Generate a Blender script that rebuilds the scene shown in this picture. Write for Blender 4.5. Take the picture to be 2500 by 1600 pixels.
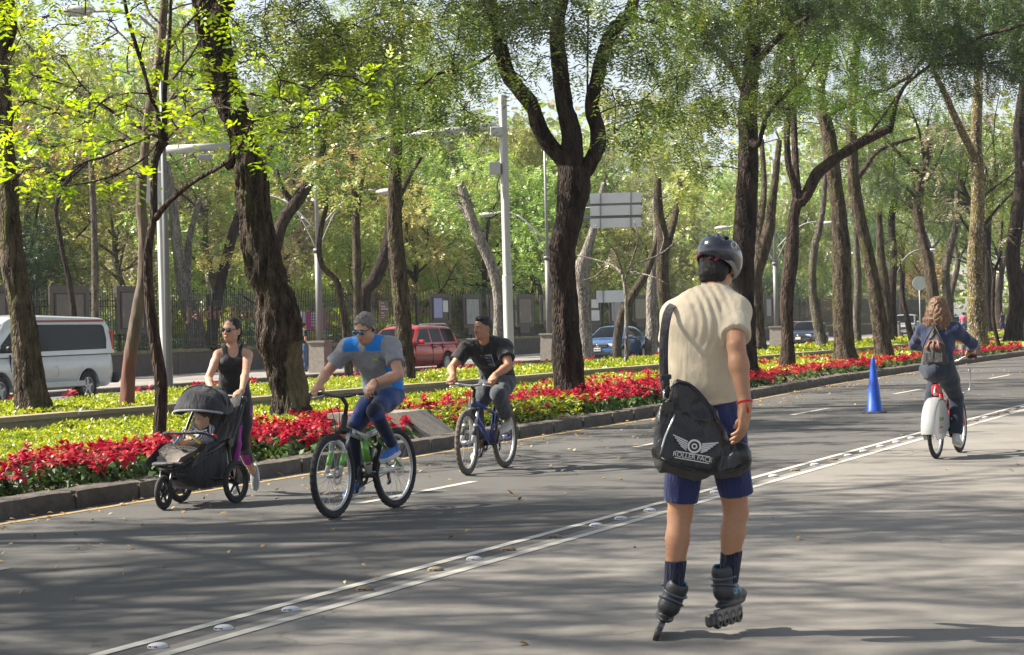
import bpy, math, random
import numpy as np
from mathutils import Vector, Matrix
for o in list(bpy.data.objects):
    bpy.data.objects.remove(o)
random.seed(7)
RNG = np.random.default_rng(7)
SC = bpy.context.scene
COL = SC.collection
R = math.radians
# ------------------------------------------------------------------ camera
ROLL, HC, FPX = R(1.52), 1.52, 5090.0
CR, SR = math.cos(ROLL), math.sin(ROLL)
cd = bpy.data.cameras.new('camera')
cam = bpy.data.objects.new('camera', cd)
COL.objects.link(cam)
SC.camera = cam
cd.sensor_width = 36
cd.lens = 36 * FPX / 2500
cd.clip_start, cd.clip_end = 0.1, 3000
cam.matrix_world = Matrix(((CR, SR, 0, 0), (0, 0, -1, 0), (-SR, CR, 0, HC), (0, 0, 0, 1)))
# ------------------------------------------------------------------ sky and sun
SUN_EL, SUN_AZ = R(41), R(-83)          # azimuth from +Y towards +X
w = bpy.data.worlds.new('World')
SC.world = w
w.use_nodes = True
nt = w.node_tree
bg = nt.nodes['Background']
sky = nt.nodes.new('ShaderNodeTexSky')
sky.sky_type = 'NISHITA'
sky.sun_disc = False
sky.sun_elevation = SUN_EL
sky.sun_rotation = SUN_AZ
sky.dust_density = 1.0
sky.air_density = 1.0
hs_ = nt.nodes.new('ShaderNodeHueSaturation'); hs_.inputs['Saturation'].default_value = .5; hs_.inputs['Value'].default_value = 1.25
nt.links.new(sky.outputs[0], hs_.inputs['Color']); nt.links.new(hs_.outputs[0], bg.inputs[0])
bg.inputs[1].default_value = 0.05
sl = bpy.data.lights.new('sun', 'SUN')
sun = bpy.data.objects.new('sun', sl)
COL.objects.link(sun)
sl.energy, sl.angle, sl.color = 5.0, R(0.53), (1.0, 0.92, 0.80)
sd = Vector((math.sin(SUN_AZ) * math.cos(SUN_EL), math.cos(SUN_AZ) * math.cos(SUN_EL), math.sin(SUN_EL)))
sun.rotation_euler = sd.to_track_quat('Z', 'Y').to_euler()
sun.location = sd * 50
SC.view_settings.view_transform = 'Standard'
SC.view_settings.look = 'None'
SC.view_settings.gamma = 1
SC.view_settings.use_curve_mapping = False
SC.view_settings.exposure = 1.62
SC.cycles.max_bounces = 6
SC.cycles.transparent_max_bounces = 8

# ------------------------------------------------------------------ photo geometry -> ground / depth
K = 1.0388
def ray(x, y):
    u = (x - 1250) / FPX; v = (801 - y) / FPX
    return u * CR + v * SR, -u * SR + v * CR
def G(x, y, z=0.0):                        # source pixel -> point on the plane at height z
    a, b = ray(x, y); Y = (z - HC) / b
    return Vector((Y * a, Y, z))
def P(x, y, Y):                            # source pixel -> point at depth Y
    a, b = ray(x, y)
    return Vector((Y * a, Y, HC + Y * b))
TH = R(22.98); CT, ST = math.cos(TH), math.sin(TH)
def W(s, p, z=0.0):                        # road coordinates: s along, p across (to the left)
    return Vector((s * ST - p * CT, s * CT + p * ST, z))
def Wn(S, Pp, Z):
    return np.stack([S * ST - Pp * CT, S * CT + Pp * ST, Z + 0 * S], -1)
def toSP(v): return v[0] * ST + v[1] * CT, -v[0] * CT + v[1] * ST

# ------------------------------------------------------------------ tagging
def tag(o, label=None, cat=None, group=None, kind=None):
    if label: o['label'] = label
    if cat: o['category'] = cat
    if group: o['group'] = group
    if kind: o['kind'] = kind
    return o
def thing(name, label, cat, loc=(0, 0, 0), rz=0.0, group=None):
    o = bpy.data.objects.new(name, None); COL.objects.link(o)
    o.location = loc; o.rotation_euler = (0, 0, rz); o.empty_display_size = .1
    return tag(o, label, cat, group)
def copy_tree(o, parent=None):
    c = o.copy(); COL.objects.link(c); c.parent = parent
    for ch in o.children: copy_tree(ch, c)
    return c

# ------------------------------------------------------------------ mesh building
def make_mesh(name, V, F, mats, MI=None, smooth=True):
    """V (n,3); F list of int arrays (k,3)/(k,4); mats list; MI list of per-face material arrays or None"""
    V = np.asarray(V, np.float32).reshape(-1, 3)
    F = [np.asarray(f, np.int32) for f in F if len(f)]
    me = bpy.data.meshes.new(name)
    nl = sum(f.size for f in F); nf = sum(len(f) for f in F)
    me.vertices.add(len(V)); me.vertices.foreach_set('co', V.ravel())
    me.loops.add(nl); me.polygons.add(nf)
    me.loops.foreach_set('vertex_index', np.concatenate([f.ravel() for f in F]))
    tot = np.concatenate([np.full(len(f), f.shape[1], np.int32) for f in F])
    st = np.concatenate([[0], np.cumsum(tot)[:-1]]).astype(np.int32)
    me.polygons.foreach_set('loop_start', st)
    me.polygons.foreach_set('loop_total', tot)
    if MI is not None: me.polygons.foreach_set('material_index', np.concatenate(MI).astype(np.int32))
    me.polygons.foreach_set('use_smooth', np.full(nf, smooth, bool))
    for m in (mats if isinstance(mats, (list, tuple)) else [mats]): me.materials.append(m)
    me.update(calc_edges=True)
    return me
def link(name, me, parent=None):
    o = bpy.data.objects.new(name, me); COL.objects.link(o); o.parent = parent
    return o
def rotm(rx=0, ry=0, rz=0):
    return np.array(Matrix.Rotation(rz, 3, 'Z') @ Matrix.Rotation(ry, 3, 'Y') @ Matrix.Rotation(rx, 3, 'X'))
def frame_of(d, up=(0, 0, 1)):
    d = np.asarray(d, float); d = d / (np.linalg.norm(d) + 1e-9)
    u = np.asarray(up, float)
    if abs(d @ u) > .97 * np.linalg.norm(u): u = np.array([1., 0, 0])
    s = np.cross(d, u); s /= np.linalg.norm(s); t = np.cross(s, d)
    return s, t, d
class MB:
    """collects shapes, links them as one mesh object"""
    def __init__(s): s.V = []; s.Q = []; s.T = []; s.Qm = []; s.Tm = []; s.n = 0; s.m = 0
    def add(s, V, Q=(), T=()):
        V = np.asarray(V, float).reshape(-1, 3)
        if len(Q): Q = np.asarray(Q, int) + s.n; s.Q.append(Q); s.Qm.append(np.full(len(Q), s.m))
        if len(T): T = np.asarray(T, int) + s.n; s.T.append(T); s.Tm.append(np.full(len(T), s.m))
        s.V.append(V); s.n += len(V); return s
    def mat(s, i): s.m = i; return s
    def box(s, c, d, M=None, tap=1.0, bev=0.0):
        c = np.asarray(c, float); x, y, z = np.asarray(d, float) / 2
        if bev:
            b = min(bev, x * .9, y * .9, z * .9)
            rings = []
            for zz, ins in ((-z, b), (-z + b, 0), (z - b, 0), (z, b)):
                X, Y = x - ins, y - ins
                rings.append([(-X + (b if not ins else 0), -Y, zz), (X - (b if not ins else 0), -Y, zz), (X, -Y + (b if not ins else 0), zz), (X, Y - (b if not ins else 0), zz),
                              (X - (b if not ins else 0), Y, zz), (-X + (b if not ins else 0), Y, zz), (-X, Y - (b if not ins else 0), zz), (-X, -Y + (b if not ins else 0), zz)])
            V = np.array(rings).reshape(-1, 3)
            Q = [(k * 8 + i, k * 8 + (i + 1) % 8, k * 8 + 8 + (i + 1) % 8, k * 8 + 8 + i) for k in range(3) for i in range(8)]
            Q += [(7, 6, 1, 0), (6, 5, 2, 1), (5, 4, 3, 2), (24, 25, 30, 31), (25, 26, 29, 30), (26, 27, 28, 29)]
        else:
            V = np.array([(-x, -y, -z), (x, -y, -z), (x, y, -z), (-x, y, -z), (-x * tap, -y * tap, z), (x * tap, -y * tap, z), (x * tap, y * tap, z), (-x * tap, y * tap, z)])
            Q = [(3, 2, 1, 0), (4, 5, 6, 7), (0, 1, 5, 4), (1, 2, 6, 5), (2, 3, 7, 6), (3, 0, 4, 7)]
        if M is not None: V = V @ np.asarray(M).T
        return s.add(V + c, Q)
    def tube(s, pts, r, n=8, cap=True, ell=None, up=(0, 0, 1), closed=False):
        pts = np.asarray(pts, float); m = len(pts)
        r = np.broadcast_to(np.asarray(r, float), (m,))
        if closed: tan = np.roll(pts, -1, 0) - np.roll(pts, 1, 0)
        else: tan = np.gradient(pts, axis=0)
        tan /= np.linalg.norm(tan, axis=1)[:, None] + 1e-12
        a = np.arange(n) / n * 2 * np.pi
        V = []
        sd_, tt, _ = frame_of(tan[0], up)
        for i in range(m):
            d = tan[i]; sd_ = sd_ - d * (sd_ @ d); sd_ /= np.linalg.norm(sd_) + 1e-12; tt = np.cross(sd_, d)
            ex, ey = (ell if ell else (1, 1))
            V.append(pts[i] + r[i] * (np.cos(a)[:, None] * sd_ * ex + np.sin(a)[:, None] * tt * ey))
        V = np.concatenate(V)
        i = np.arange(m if closed else m - 1)[:, None] * n; j = np.arange(n)[None]; j2 = (j + 1) % n
        i2 = (i + n) % (m * n)
        Q = np.stack([i + j, i + j2, i2 + j2, i2 + j], -1).reshape(-1, 4)
        T = []
        if cap and not closed:
            V = np.concatenate([V, pts[:1], pts[-1:]])
            T = [(m * n, (k + 1) % n, k) for k in range(n)] + [(m * n + 1, (m - 1) * n + k, (m - 1) * n + (k + 1) % n) for k in range(n)]
        return s.add(V, Q, T)
    def lathe(s, prof, c=(0, 0, 0), axis=(0, 0, 1), n=24, up=(0, 0, 1), a0=0, a1=2 * math.pi):
        S_, T_, D_ = frame_of(axis, up); prof = np.asarray(prof, float)
        full = abs(a1 - a0 - 2 * math.pi) < 1e-6
        m = n if full else n + 1
        a = a0 + np.arange(m) / n * (a1 - a0)
        V = (prof[:, 0][:, None, None] * (np.cos(a)[None, :, None] * S_ + np.sin(a)[None, :, None] * T_) + prof[:, 1][:, None, None] * D_) + np.asarray(c, float)
        k = len(prof)
        i = np.arange(k - 1)[:, None] * m; j = np.arange(n)[None]; j2 = (j + 1) % m
        Q = np.stack([i + j, i + j2, i + m + j2, i + m + j], -1).reshape(-1, 4)
        return s.add(V.reshape(-1, 3), Q)
    def loft(s, rings, cap=True, closed=True):
        rings = np.asarray(rings, float); m, n = rings.shape[:2]
        i = np.arange(m - 1)[:, None] * n; jn = n if closed else n - 1; j = np.arange(jn)[None]; j2 = (j + 1) % n
        Q = np.stack([i + j, i + j2, i + n + j2, i + n + j], -1).reshape(-1, 4)
        V = rings.reshape(-1, 3); T = []
        if cap:
            V = np.concatenate([V, rings[0].mean(0)[None], rings[-1].mean(0)[None]])
            T = [(m * n, (k + 1) % n, k) for k in range(n)] + [(m * n + 1, (m - 1) * n + k, (m - 1) * n + (k + 1) % n) for k in range(n)]
        return s.add(V, Q, T)
    def prism(s, poly, h, M=None, c=(0, 0, 0)):
        """poly (n,2) extruded along local z by h (list z0,z1) ; M 3x3 columns axes"""
        poly = np.asarray(poly, float); n = len(poly)
        z0, z1 = h
        V = np.concatenate([np.c_[poly, np.full(n, z0)], np.c_[poly, np.full(n, z1)]])
        cen = poly.mean(0); V = np.concatenate([V, [[cen[0], cen[1], z0], [cen[0], cen[1], z1]]])
        Q = [(i, (i + 1) % n, n + (i + 1) % n, n + i) for i in range(n)]
        T = [(2 * n, (i + 1) % n, i) for i in range(n)] + [(2 * n + 1, n + i, n + (i + 1) % n) for i in range(n)]
        if M is not None: V = V @ np.asarray(M, float).T
        return s.add(V + np.asarray(c, float), Q, T)
    def sphere(s, c, r, n=12, M=None):
        m = max(4, n // 2); r = np.broadcast_to(np.asarray(r, float), (3,))
        ph = np.linspace(0.001, np.pi - .001, m + 1); a = np.arange(n) / n * 2 * np.pi
        V = np.stack([np.sin(ph)[:, None] * np.cos(a), np.sin(ph)[:, None] * np.sin(a), np.cos(ph)[:, None] + 0 * a], -1).reshape(-1, 3) * r
        if M is not None: V = V @ np.asarray(M).T
        i = np.arange(m)[:, None] * n; j = np.arange(n)[None]; j2 = (j + 1) % n
        Q = np.stack([i + j, i + n + j, i + n + j2, i + j2], -1).reshape(-1, 4)
        return s.add(V + np.asarray(c, float), Q)
    def mesh(s, name, mats, smooth=False, M=None, off=None):
        V = np.concatenate(s.V)
        if M is not None: V = V @ np.asarray(M).T
        if off is not None: V = V + np.asarray(off)
        F, MI = [], []
        if s.Q: F.append(np.concatenate(s.Q)); MI.append(np.concatenate(s.Qm))
        if s.T: F.append(np.concatenate(s.T)); MI.append(np.concatenate(s.Tm))
        me = make_mesh(name, V, F, mats, MI, bool(smooth))
        if smooth == 'auto':
            try: me.set_sharp_from_angle(angle=R(38))
            except Exception: pass
        return me
    def build(s, name, mats, parent=None, smooth=False, **k):
        return link(name, s.mesh(name, mats, smooth, **k), parent)

def catmull(pts, step):
    pts = np.asarray(pts, float)
    Q = np.vstack([2 * pts[0] - pts[1], pts, 2 * pts[-1] - pts[-2]])
    out = []
    for i in range(1, len(Q) - 2):
        p0, p1, p2, p3 = Q[i - 1], Q[i], Q[i + 1], Q[i + 2]
        n = max(1, int(np.linalg.norm((p2 - p1)[:3]) / step))
        t = (np.arange(n) / n)[:, None]
        out.append(.5 * ((2 * p1) + (-p0 + p2) * t + (2 * p0 - 5 * p1 + 4 * p2 - p3) * t ** 2 + (-p0 + 3 * p1 - 3 * p2 + p3) * t ** 3))
    out.append(pts[-1:])
    return np.concatenate(out)

_h = np.random.default_rng(3).random(65536).astype(np.float32)
def vnoise(p):
    p = np.asarray(p, np.float64); i = np.floor(p).astype(np.int64); f = p - i; f = f * f * (3 - 2 * f)
    def hsh(dx, dy, dz):
        k = (i[..., 0] + dx) * 73856093 ^ (i[..., 1] + dy) * 19349663 ^ (i[..., 2] + dz) * 83492791
        return _h[k & 65535]
    x, y, z = f[..., 0], f[..., 1], f[..., 2]
    a = hsh(0, 0, 0) * (1 - x) + hsh(1, 0, 0) * x; b = hsh(0, 1, 0) * (1 - x) + hsh(1, 1, 0) * x
    c = hsh(0, 0, 1) * (1 - x) + hsh(1, 0, 1) * x; d = hsh(0, 1, 1) * (1 - x) + hsh(1, 1, 1) * x
    return (a * (1 - y) + b * y) * (1 - z) + (c * (1 - y) + d * y) * z

# ------------------------------------------------------------------ materials
def new_mat(name):
    m = bpy.data.materials.new(name); m.use_nodes = True
    return m, m.node_tree, m.node_tree.nodes['Principled BSDF']
def ramp(nt, fac, stops):
    r = nt.nodes.new('ShaderNodeValToRGB')
    el = r.color_ramp.elements
    while len(el) < len(stops): el.new(.5)
    for e, (p, c) in zip(el, stops):
        e.position = p; e.color = (*c, 1)
    nt.links.new(fac, r.inputs[0])
    return r.outputs[0]
def noise_node(nt, scale, detail=4, rough=.6, stretch=(1, 1, 1), coord='Object', rz=0):
    tc = nt.nodes.new('ShaderNodeTexCoord'); mp = nt.nodes.new('ShaderNodeMapping')
    mp.inputs['Scale'].default_value = stretch; mp.inputs['Rotation'].default_value = (0, 0, rz)
    n = nt.nodes.new('ShaderNodeTexNoise'); n.inputs['Scale'].default_value = scale
    n.inputs['Detail'].default_value = detail; n.inputs['Roughness'].default_value = rough
    nt.links.new(tc.outputs[coord], mp.inputs[0]); nt.links.new(mp.outputs[0], n.inputs['Vector'])
    return n.outputs['Fac']
def mixc(nt, fac, a, b, mode='MIX'):
    m = nt.nodes.new('ShaderNodeMix'); m.data_type = 'RGBA'; m.blend_type = mode
    for i, v in ((0, fac), (6, a), (7, b)):
        if isinstance(v, (int, float)): m.inputs[i].default_value = v
        elif isinstance(v, tuple): m.inputs[i].default_value = (*v, 1)
        else: nt.links.new(v, m.inputs[i])
    return m.outputs[2]
def bump(nt, bs, fac, strength=.3, dist=.01):
    b = nt.nodes.new('ShaderNodeBump'); b.inputs['Strength'].default_value = strength; b.inputs['Distance'].default_value = dist
    nt.links.new(fac, b.inputs['Height']); nt.links.new(b.outputs[0], bs.inputs['Normal'])
def plain(name, c, rough=.6, metal=0, var=.12, scale=8, bumpy=0, bscale=60, coat=0, spec=.5):
    m, nt, bs = new_mat(name)
    f = noise_node(nt, scale, 5)
    lo = tuple(max(0, x * (1 - var)) for x in c); hi = tuple(min(1, x * (1 + var)) for x in c)
    nt.links.new(ramp(nt, f, [(.3, lo), (.7, hi)]), bs.inputs['Base Color'])
    bs.inputs['Roughness'].default_value = rough; bs.inputs['Metallic'].default_value = metal
    bs.inputs['Specular IOR Level'].default_value = spec
    if coat: bs.inputs['Coat Weight'].default_value = coat; bs.inputs['Coat Roughness'].default_value = .05
    if bumpy: bump(nt, bs, noise_node(nt, bscale, 5), bumpy, .01)
    return m
def leaf_mat(name, stops, trans=.45, rough=.5, objvar=.25):
    m, nt, bs = new_mat(name)
    g = nt.nodes.new('ShaderNodeNewGeometry')
    nz = noise_node(nt, 2.3, 3, .6); mn = nt.nodes.new('ShaderNodeMapRange'); mn.inputs[1].default_value = .32; mn.inputs[2].default_value = .68; nt.links.new(nz, mn.inputs[0])
    mm = nt.nodes.new('ShaderNodeMath'); mm.operation = 'MULTIPLY_ADD'; mm.inputs[1].default_value = .45; nt.links.new(g.outputs['Random Per Island'], mm.inputs[0])
    m2 = nt.nodes.new('ShaderNodeMath'); m2.operation = 'MULTIPLY'; m2.inputs[1].default_value = .55; nt.links.new(mn.outputs[0], m2.inputs[0]); nt.links.new(m2.outputs[0], mm.inputs[2])
    c = ramp(nt, mm.outputs[0], stops)
    oi = nt.nodes.new('ShaderNodeObjectInfo')
    hs = nt.nodes.new('ShaderNodeHueSaturation')
    mr = nt.nodes.new('ShaderNodeMapRange'); mr.inputs[3].default_value = .5 - .06 * objvar / .25; mr.inputs[4].default_value = .5 + .03 * objvar / .25
    mv = nt.nodes.new('ShaderNodeMapRange'); mv.inputs[3].default_value = 1 - objvar; mv.inputs[4].default_value = 1 + objvar
    nt.links.new(oi.outputs['Random'], mr.inputs[0]); nt.links.new(oi.outputs['Random'], mv.inputs[0])
    nt.links.new(c, hs.inputs['Color']); nt.links.new(mr.outputs[0], hs.inputs['Hue']); nt.links.new(mv.outputs[0], hs.inputs['Value'])
    bs.inputs['Roughness'].default_value = rough; bs.inputs['Specular IOR Level'].default_value = .5
    nt.links.new(hs.outputs[0], bs.inputs['Base Color'])
    tr = nt.nodes.new('ShaderNodeBsdfTranslucent'); mx = nt.nodes.new('ShaderNodeMixShader'); mx.inputs[0].default_value = trans
    hs2 = nt.nodes.new('ShaderNodeHueSaturation'); hs2.inputs['Hue'].default_value = .485; hs2.inputs['Saturation'].default_value = 1.1; hs2.inputs['Value'].default_value = 1.25
    nt.links.new(hs.outputs[0], hs2.inputs['Color']); nt.links.new(hs2.outputs[0], tr.inputs[0])
    out = nt.nodes['Material Output']
    nt.links.new(bs.outputs[0], mx.inputs[1]); nt.links.new(tr.outputs[0], mx.inputs[2]); nt.links.new(mx.outputs[0], out.inputs[0])
    return m
def bark_mat(name, dark, light, moss=None, mossamt=.5, lichen=None, scale=9, red=False):
    m, nt, bs = new_mat(name)
    f = noise_node(nt, scale, 6, .65, (1, 1, .22))
    c = ramp(nt, f, [(.38, dark), (.62, light)])
    c = mixc(nt, .5, c, ramp(nt, noise_node(nt, 2.2, 4, .6, (1, 1, .4)), [(.3, tuple(x * .7 for x in light)), (.7, light)]), 'MULTIPLY') if False else c
    if moss:
        mf = noise_node(nt, 2.6, 5, .7, (1, 1, .35))
        c = mixc(nt, ramp(nt, mf, [(.62 - .25 * mossamt, (0, 0, 0)), (.72 - .15 * mossamt, (1, 1, 1))]), c, moss)
    if lichen:
        lf = noise_node(nt, 16, 4, .6, (1, 1, .7))
        c = mixc(nt, ramp(nt, lf, [(.56, (0, 0, 0)), (.62, (1, 1, 1))]), c, lichen)
    nt.links.new(c, bs.inputs['Base Color'])
    bs.inputs['Roughness'].default_value = .9; bs.inputs['Specular IOR Level'].default_value = .2
    v = nt.nodes.new('ShaderNodeTexVoronoi'); v.feature = 'DISTANCE_TO_EDGE'; v.inputs['Scale'].default_value = scale * 2.6
    tc = nt.nodes.new('ShaderNodeTexCoord'); mp = nt.nodes.new('ShaderNodeMapping'); mp.inputs['Scale'].default_value = (1, 1, .25)
    nt.links.new(tc.outputs['Object'], mp.inputs[0]); nt.links.new(mp.outputs[0], v.inputs['Vector'])
    ma = nt.nodes.new('ShaderNodeMath'); ma.operation = 'MULTIPLY_ADD'; ma.inputs[1].default_value = 2.4
    nt.links.new(v.outputs['Distance'], ma.inputs[0]); nt.links.new(f, ma.inputs[2])
    bump(nt, bs, ma.outputs[0], 1.0, .035)
    return m
# ------------------------------------------------------------------ ground, road, kerbs, beds
def kp(s): return np.interp(s, [-30, 15, 24, 33, 40, 48, 60, 200], [10.95, 10.95, 11.15, 11.25, 11.75, 12.3, 12.5, 12.5])
def strip(name, s0, s1, p0, p1, z, mat, kind='structure', ds=1.5, wear=None, mats=None):
    S = np.arange(s0, s1 + 1e-6, ds) if s1 - s0 > ds else np.array([s0, s1])
    a = p0(S) if callable(p0) else np.full(len(S), p0); b = p1(S) if callable(p1) else np.full(len(S), p1)
    V = np.concatenate([Wn(S, a, z), Wn(S, b, z)]); n = len(S)
    i = np.arange(n - 1); Q = np.stack([i, i + n, i + n + 1, i + 1], -1)[:, ::-1]
    me = make_mesh(name, V, [Q], mat, smooth=False)
    o = link(name, me)
    if kind: o['kind'] = kind
    return o
def road_mat(name, a, b, sc=1.0, bstr=.35, agg=.5):
    m, nt, bs = new_mat(name)
    big = noise_node(nt, .35, 5, .6, (1, 1, 1)); fine = noise_node(nt, 170, 3, .7)
    c = ramp(nt, big, [(.3, a), (.7, b)])
    c = mixc(nt, ramp(nt, fine, [(.35, (.55,) * 3), (.65, (1.25,) * 3)]), c, c, 'MIX')
    mu = mixc(nt, agg, c, ramp(nt, fine, [(.3, (.45,) * 3), (.7, (1, 1, 1))]), 'MULTIPLY')
    st = noise_node(nt, 1.1, 6, .7, (1.6, .35, 1), rz=TH)
    mu = mixc(nt, .35, mu, ramp(nt, st, [(.35, (.6,) * 3), (.6, (1, 1, 1))]), 'MULTIPLY')
    # long crack-like seams
    v = nt.nodes.new('ShaderNodeTexVoronoi'); v.feature = 'DISTANCE_TO_EDGE'; v.inputs['Scale'].default_value = .16
    tc = nt.nodes.new('ShaderNodeTexCoord'); mp = nt.nodes.new('ShaderNodeMapping'); mp.inputs['Scale'].default_value = (1, 1, 1)
    nz = nt.nodes.new('ShaderNodeTexNoise'); nz.inputs['Scale'].default_value = 1.3; nz.inputs['Detail'].default_value = 6
    va = nt.nodes.new('ShaderNodeVectorMath'); va.operation = 'MULTIPLY_ADD'; va.inputs[1].default_value = (1.2, 1.2, 0)
    nt.links.new(tc.outputs['Object'], nz.inputs['Vector']); nt.links.new(nz.outputs['Color'], va.inputs[0]); nt.links.new(tc.outputs['Object'], va.inputs[2])
    nt.links.new(va.outputs[0], v.inputs['Vector'])
    mu = mixc(nt, ramp(nt, v.outputs['Distance'], [(0, (.5,) * 3), (.0012, (0, 0, 0))]), mu, tuple(x * .35 for x in a))
    oil = noise_node(nt, .55, 4, .5, (.5, 1.6, 1), rz=-TH); mu = mixc(nt, ramp(nt, oil, [(.60, (0, 0, 0)), (.70, (.45,) * 3)]), mu, tuple(x * .45 for x in a))
    nt.links.new(mu, bs.inputs['Base Color'])
    bs.inputs['Roughness'].default_value = .82; bs.inputs['Specular IOR Level'].default_value = .35
    bump(nt, bs, fine, bstr, .006)
    return m
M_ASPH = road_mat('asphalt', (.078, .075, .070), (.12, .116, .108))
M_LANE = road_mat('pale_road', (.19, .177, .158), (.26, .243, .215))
M_FAR = road_mat('far_asphalt', (.13, .128, .13), (.17, .165, .165))
M_PAVE = road_mat('paving', (.24, .22, .2), (.32, .3, .27))
M_EARTH = plain('earth', (.10, .085, .05), .95, var=.45, scale=3, bumpy=.6, bscale=25)
M_GRASSY = plain('park_ground', (.10, .12, .035), .95, var=.5, scale=.8, bumpy=.6, bscale=12)

S_ = 1500
g = MB().add([(-S_, -60, -.06), (S_, -60, -.06), (S_, 2400, -.06), (-S_, 2400, -.06)], [(0, 1, 2, 3)]).build('ground', M_GRASSY)
g['kind'] = 'structure'
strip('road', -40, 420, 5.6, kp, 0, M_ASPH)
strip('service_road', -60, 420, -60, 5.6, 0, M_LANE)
strip('planting_soil', -40, 420, lambda s: kp(s) + .26, 23.2, .10, M_EARTH)
strip('avenue', -40, 420, 23.45, 33, 0, M_FAR)
strip('pavement', -40, 420, 33.25, 41.3, .14, M_PAVE)

def paint_mat(name, c, base, wear=.5):
    m, nt, bs = new_mat(name)
    f = noise_node(nt, 5, 8, .8); f2 = noise_node(nt, 60, 3, .7)
    k = nt.nodes.new('ShaderNodeMath'); k.operation = 'MULTIPLY_ADD'; k.inputs[1].default_value = .45
    nt.links.new(f2, k.inputs[0]); nt.links.new(f, k.inputs[2])
    nt.links.new(mixc(nt, ramp(nt, k.outputs[0], [(wear, (0, 0, 0)), (wear + .12, (1, 1, 1))]), base, c), bs.inputs['Base Color'])
    bs.inputs['Roughness'].default_value = .7
    return m
M_WHITE = paint_mat('road_paint_white', (.40, .385, .34), (.13, .125, .11), .50)
M_YEL = paint_mat('road_paint_yellow', (.40, .25, .07), (.10, .09, .08), .62)
strip('road_marking', -10, 260, 5.415, 5.495, .004, M_WHITE)
strip('road_marking', -10, 260, 5.735, 5.815, .004, M_WHITE)
strip('road_marking', -10, 200, lambda s: kp(s) - .30, lambda s: kp(s) - .215, .004, M_YEL)
for s0, s1, p in ((.6, 3.0, 8.5), (8.9, 11.5, 8.6), (16.4, 18.9, 8.47), (24.3, 26.7, 8.7), (32.5, 34.8, 8.95), (41, 43.6, 9.2), (50.1, 53, 8.95), (58.5, 61, 9), (67, 69.5, 9), (75, 78, 9)):
    strip('road_marking', s0, s1, p - .05, p + .05, .004, M_WHITE, ds=5)
for s0 in range(20, 200, 9):
    for p in (26.6, 29.8): strip('road_marking', s0 + .3 * p, s0 + 3 + .3 * p, p - .07, p + .07, .004, M_WHITE, ds=5)

# ---- kerb stones
def stone_mat(name, a, b, moss=None):
    m, nt, bs = new_mat(name)
    f = noise_node(nt, 7, 7, .7); f2 = noise_node(nt, 45, 5, .7)
    oi = nt.nodes.new('ShaderNodeObjectInfo')
    c = ramp(nt, f, [(.3, a), (.7, b)])
    c = mixc(nt, .5, c, ramp(nt, f2, [(.3, (.5,) * 3), (.7, (1.0,) * 3)]), 'MULTIPLY')
    c = mixc(nt, .5, c, ramp(nt, oi.outputs['Random'], [(0, (.6, .6, .62)), (1, (1, .97, .92))]), 'MULTIPLY')
    nt.links.new(c, bs.inputs['Base Color']); bs.inputs['Roughness'].default_value = .95; bs.inputs['Specular IOR Level'].default_value = .2
    bump(nt, bs, f2, .9, .02)
    return m
M_KERB = stone_mat('kerb_stone', (.10, .088, .078), (.2, .18, .155))
M_CONC = stone_mat('concrete', (.22, .2, .175), (.34, .31, .28))
M_TANW = stone_mat('tan_stone', (.30, .25, .18), (.42, .36, .27))
M_DARKW = plain('dark_wall', (.10, .088, .082), .9, var=.15, scale=3, bumpy=.3, bscale=40)
def stone_mesh(name, L, Wd, H, seed, mat, rough=.014):
    nx, ny, nz = 10, 4, 3
    r = np.random.default_rng(seed)
    xs = np.linspace(-L / 2, L / 2, nx + 1); ys = np.linspace(0, Wd, ny + 1); zs = np.linspace(-.04, H, nz + 1)
    rings = []
    for x in xs:
        e = 1 if abs(x) < L / 2 - 1e-6 else 0
        path = [(0, z) for z in zs] + [(y, H) for y in ys[1:]] + [(Wd, z) for z in zs[::-1][1:]]
        rings.append([(x, y, z) for y, z in path])
    V = np.array(rings)
    cen = np.array([0, Wd / 2, H / 2])
    n = vnoise(V * 6 + seed * 17.3)[..., None] - .5
    n2 = vnoise(V * 19 + seed * 5.1)[..., None] - .5
    edge = ((np.abs(V[..., 0]) > L / 2 - 1e-6) | 0).astype(float)
    dirv = (V - cen) * np.array([.25, 1, 1]); dirv /= np.linalg.norm(dirv, axis=-1)[..., None] + 1e-9
    corner = ((np.abs(V[..., 1] - 0) < 1e-6) & (np.abs(V[..., 2] - H) < 1e-6)).astype(float) * .02 + edge * .016
    V = V + dirv * (n * rough * 2.2 + n2 * rough) - dirv * corner[..., None]
    return MB().loft(V, closed=False, cap=True).mesh(name, mat, False)
kst = [stone_mesh('kerb_stone', L, .27, .165, i, M_KERB) for i, L in enumerate((1.15, 1.0, 1.3, .85, 1.2, 1.05))]
kerb = strip('kerb', -40, 420, lambda s: kp(s) + .04, lambda s: kp(s) + .25, .115, M_EARTH)
s = -20.0; i = 0
lens = (1.15, 1.0, 1.3, .85, 1.2, 1.05)
while s < 120:
    k = random.randrange(6); L = lens[k]
    if s > 38: k = random.choice((3, 1)); L = lens[k] * .72
    sc_ = s + L / 2; p0 = float(kp(sc_)); sl_ = (float(kp(sc_ + .5)) - float(kp(sc_ - .5)))
    o = link('kerb_stone', kst[k], kerb)
    o.location = W(sc_, p0); d = W(1, sl_) - W(0, 0)
    o.rotation_euler = (random.uniform(-.015, .015), 0, math.atan2(d.y, d.x) + random.uniform(-.012, .012))
    o.scale = (L / lens[k] * .985, 1, random.uniform(.93, 1.05)); o.location.z = 0
    s += L + .012; i += 1
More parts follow.
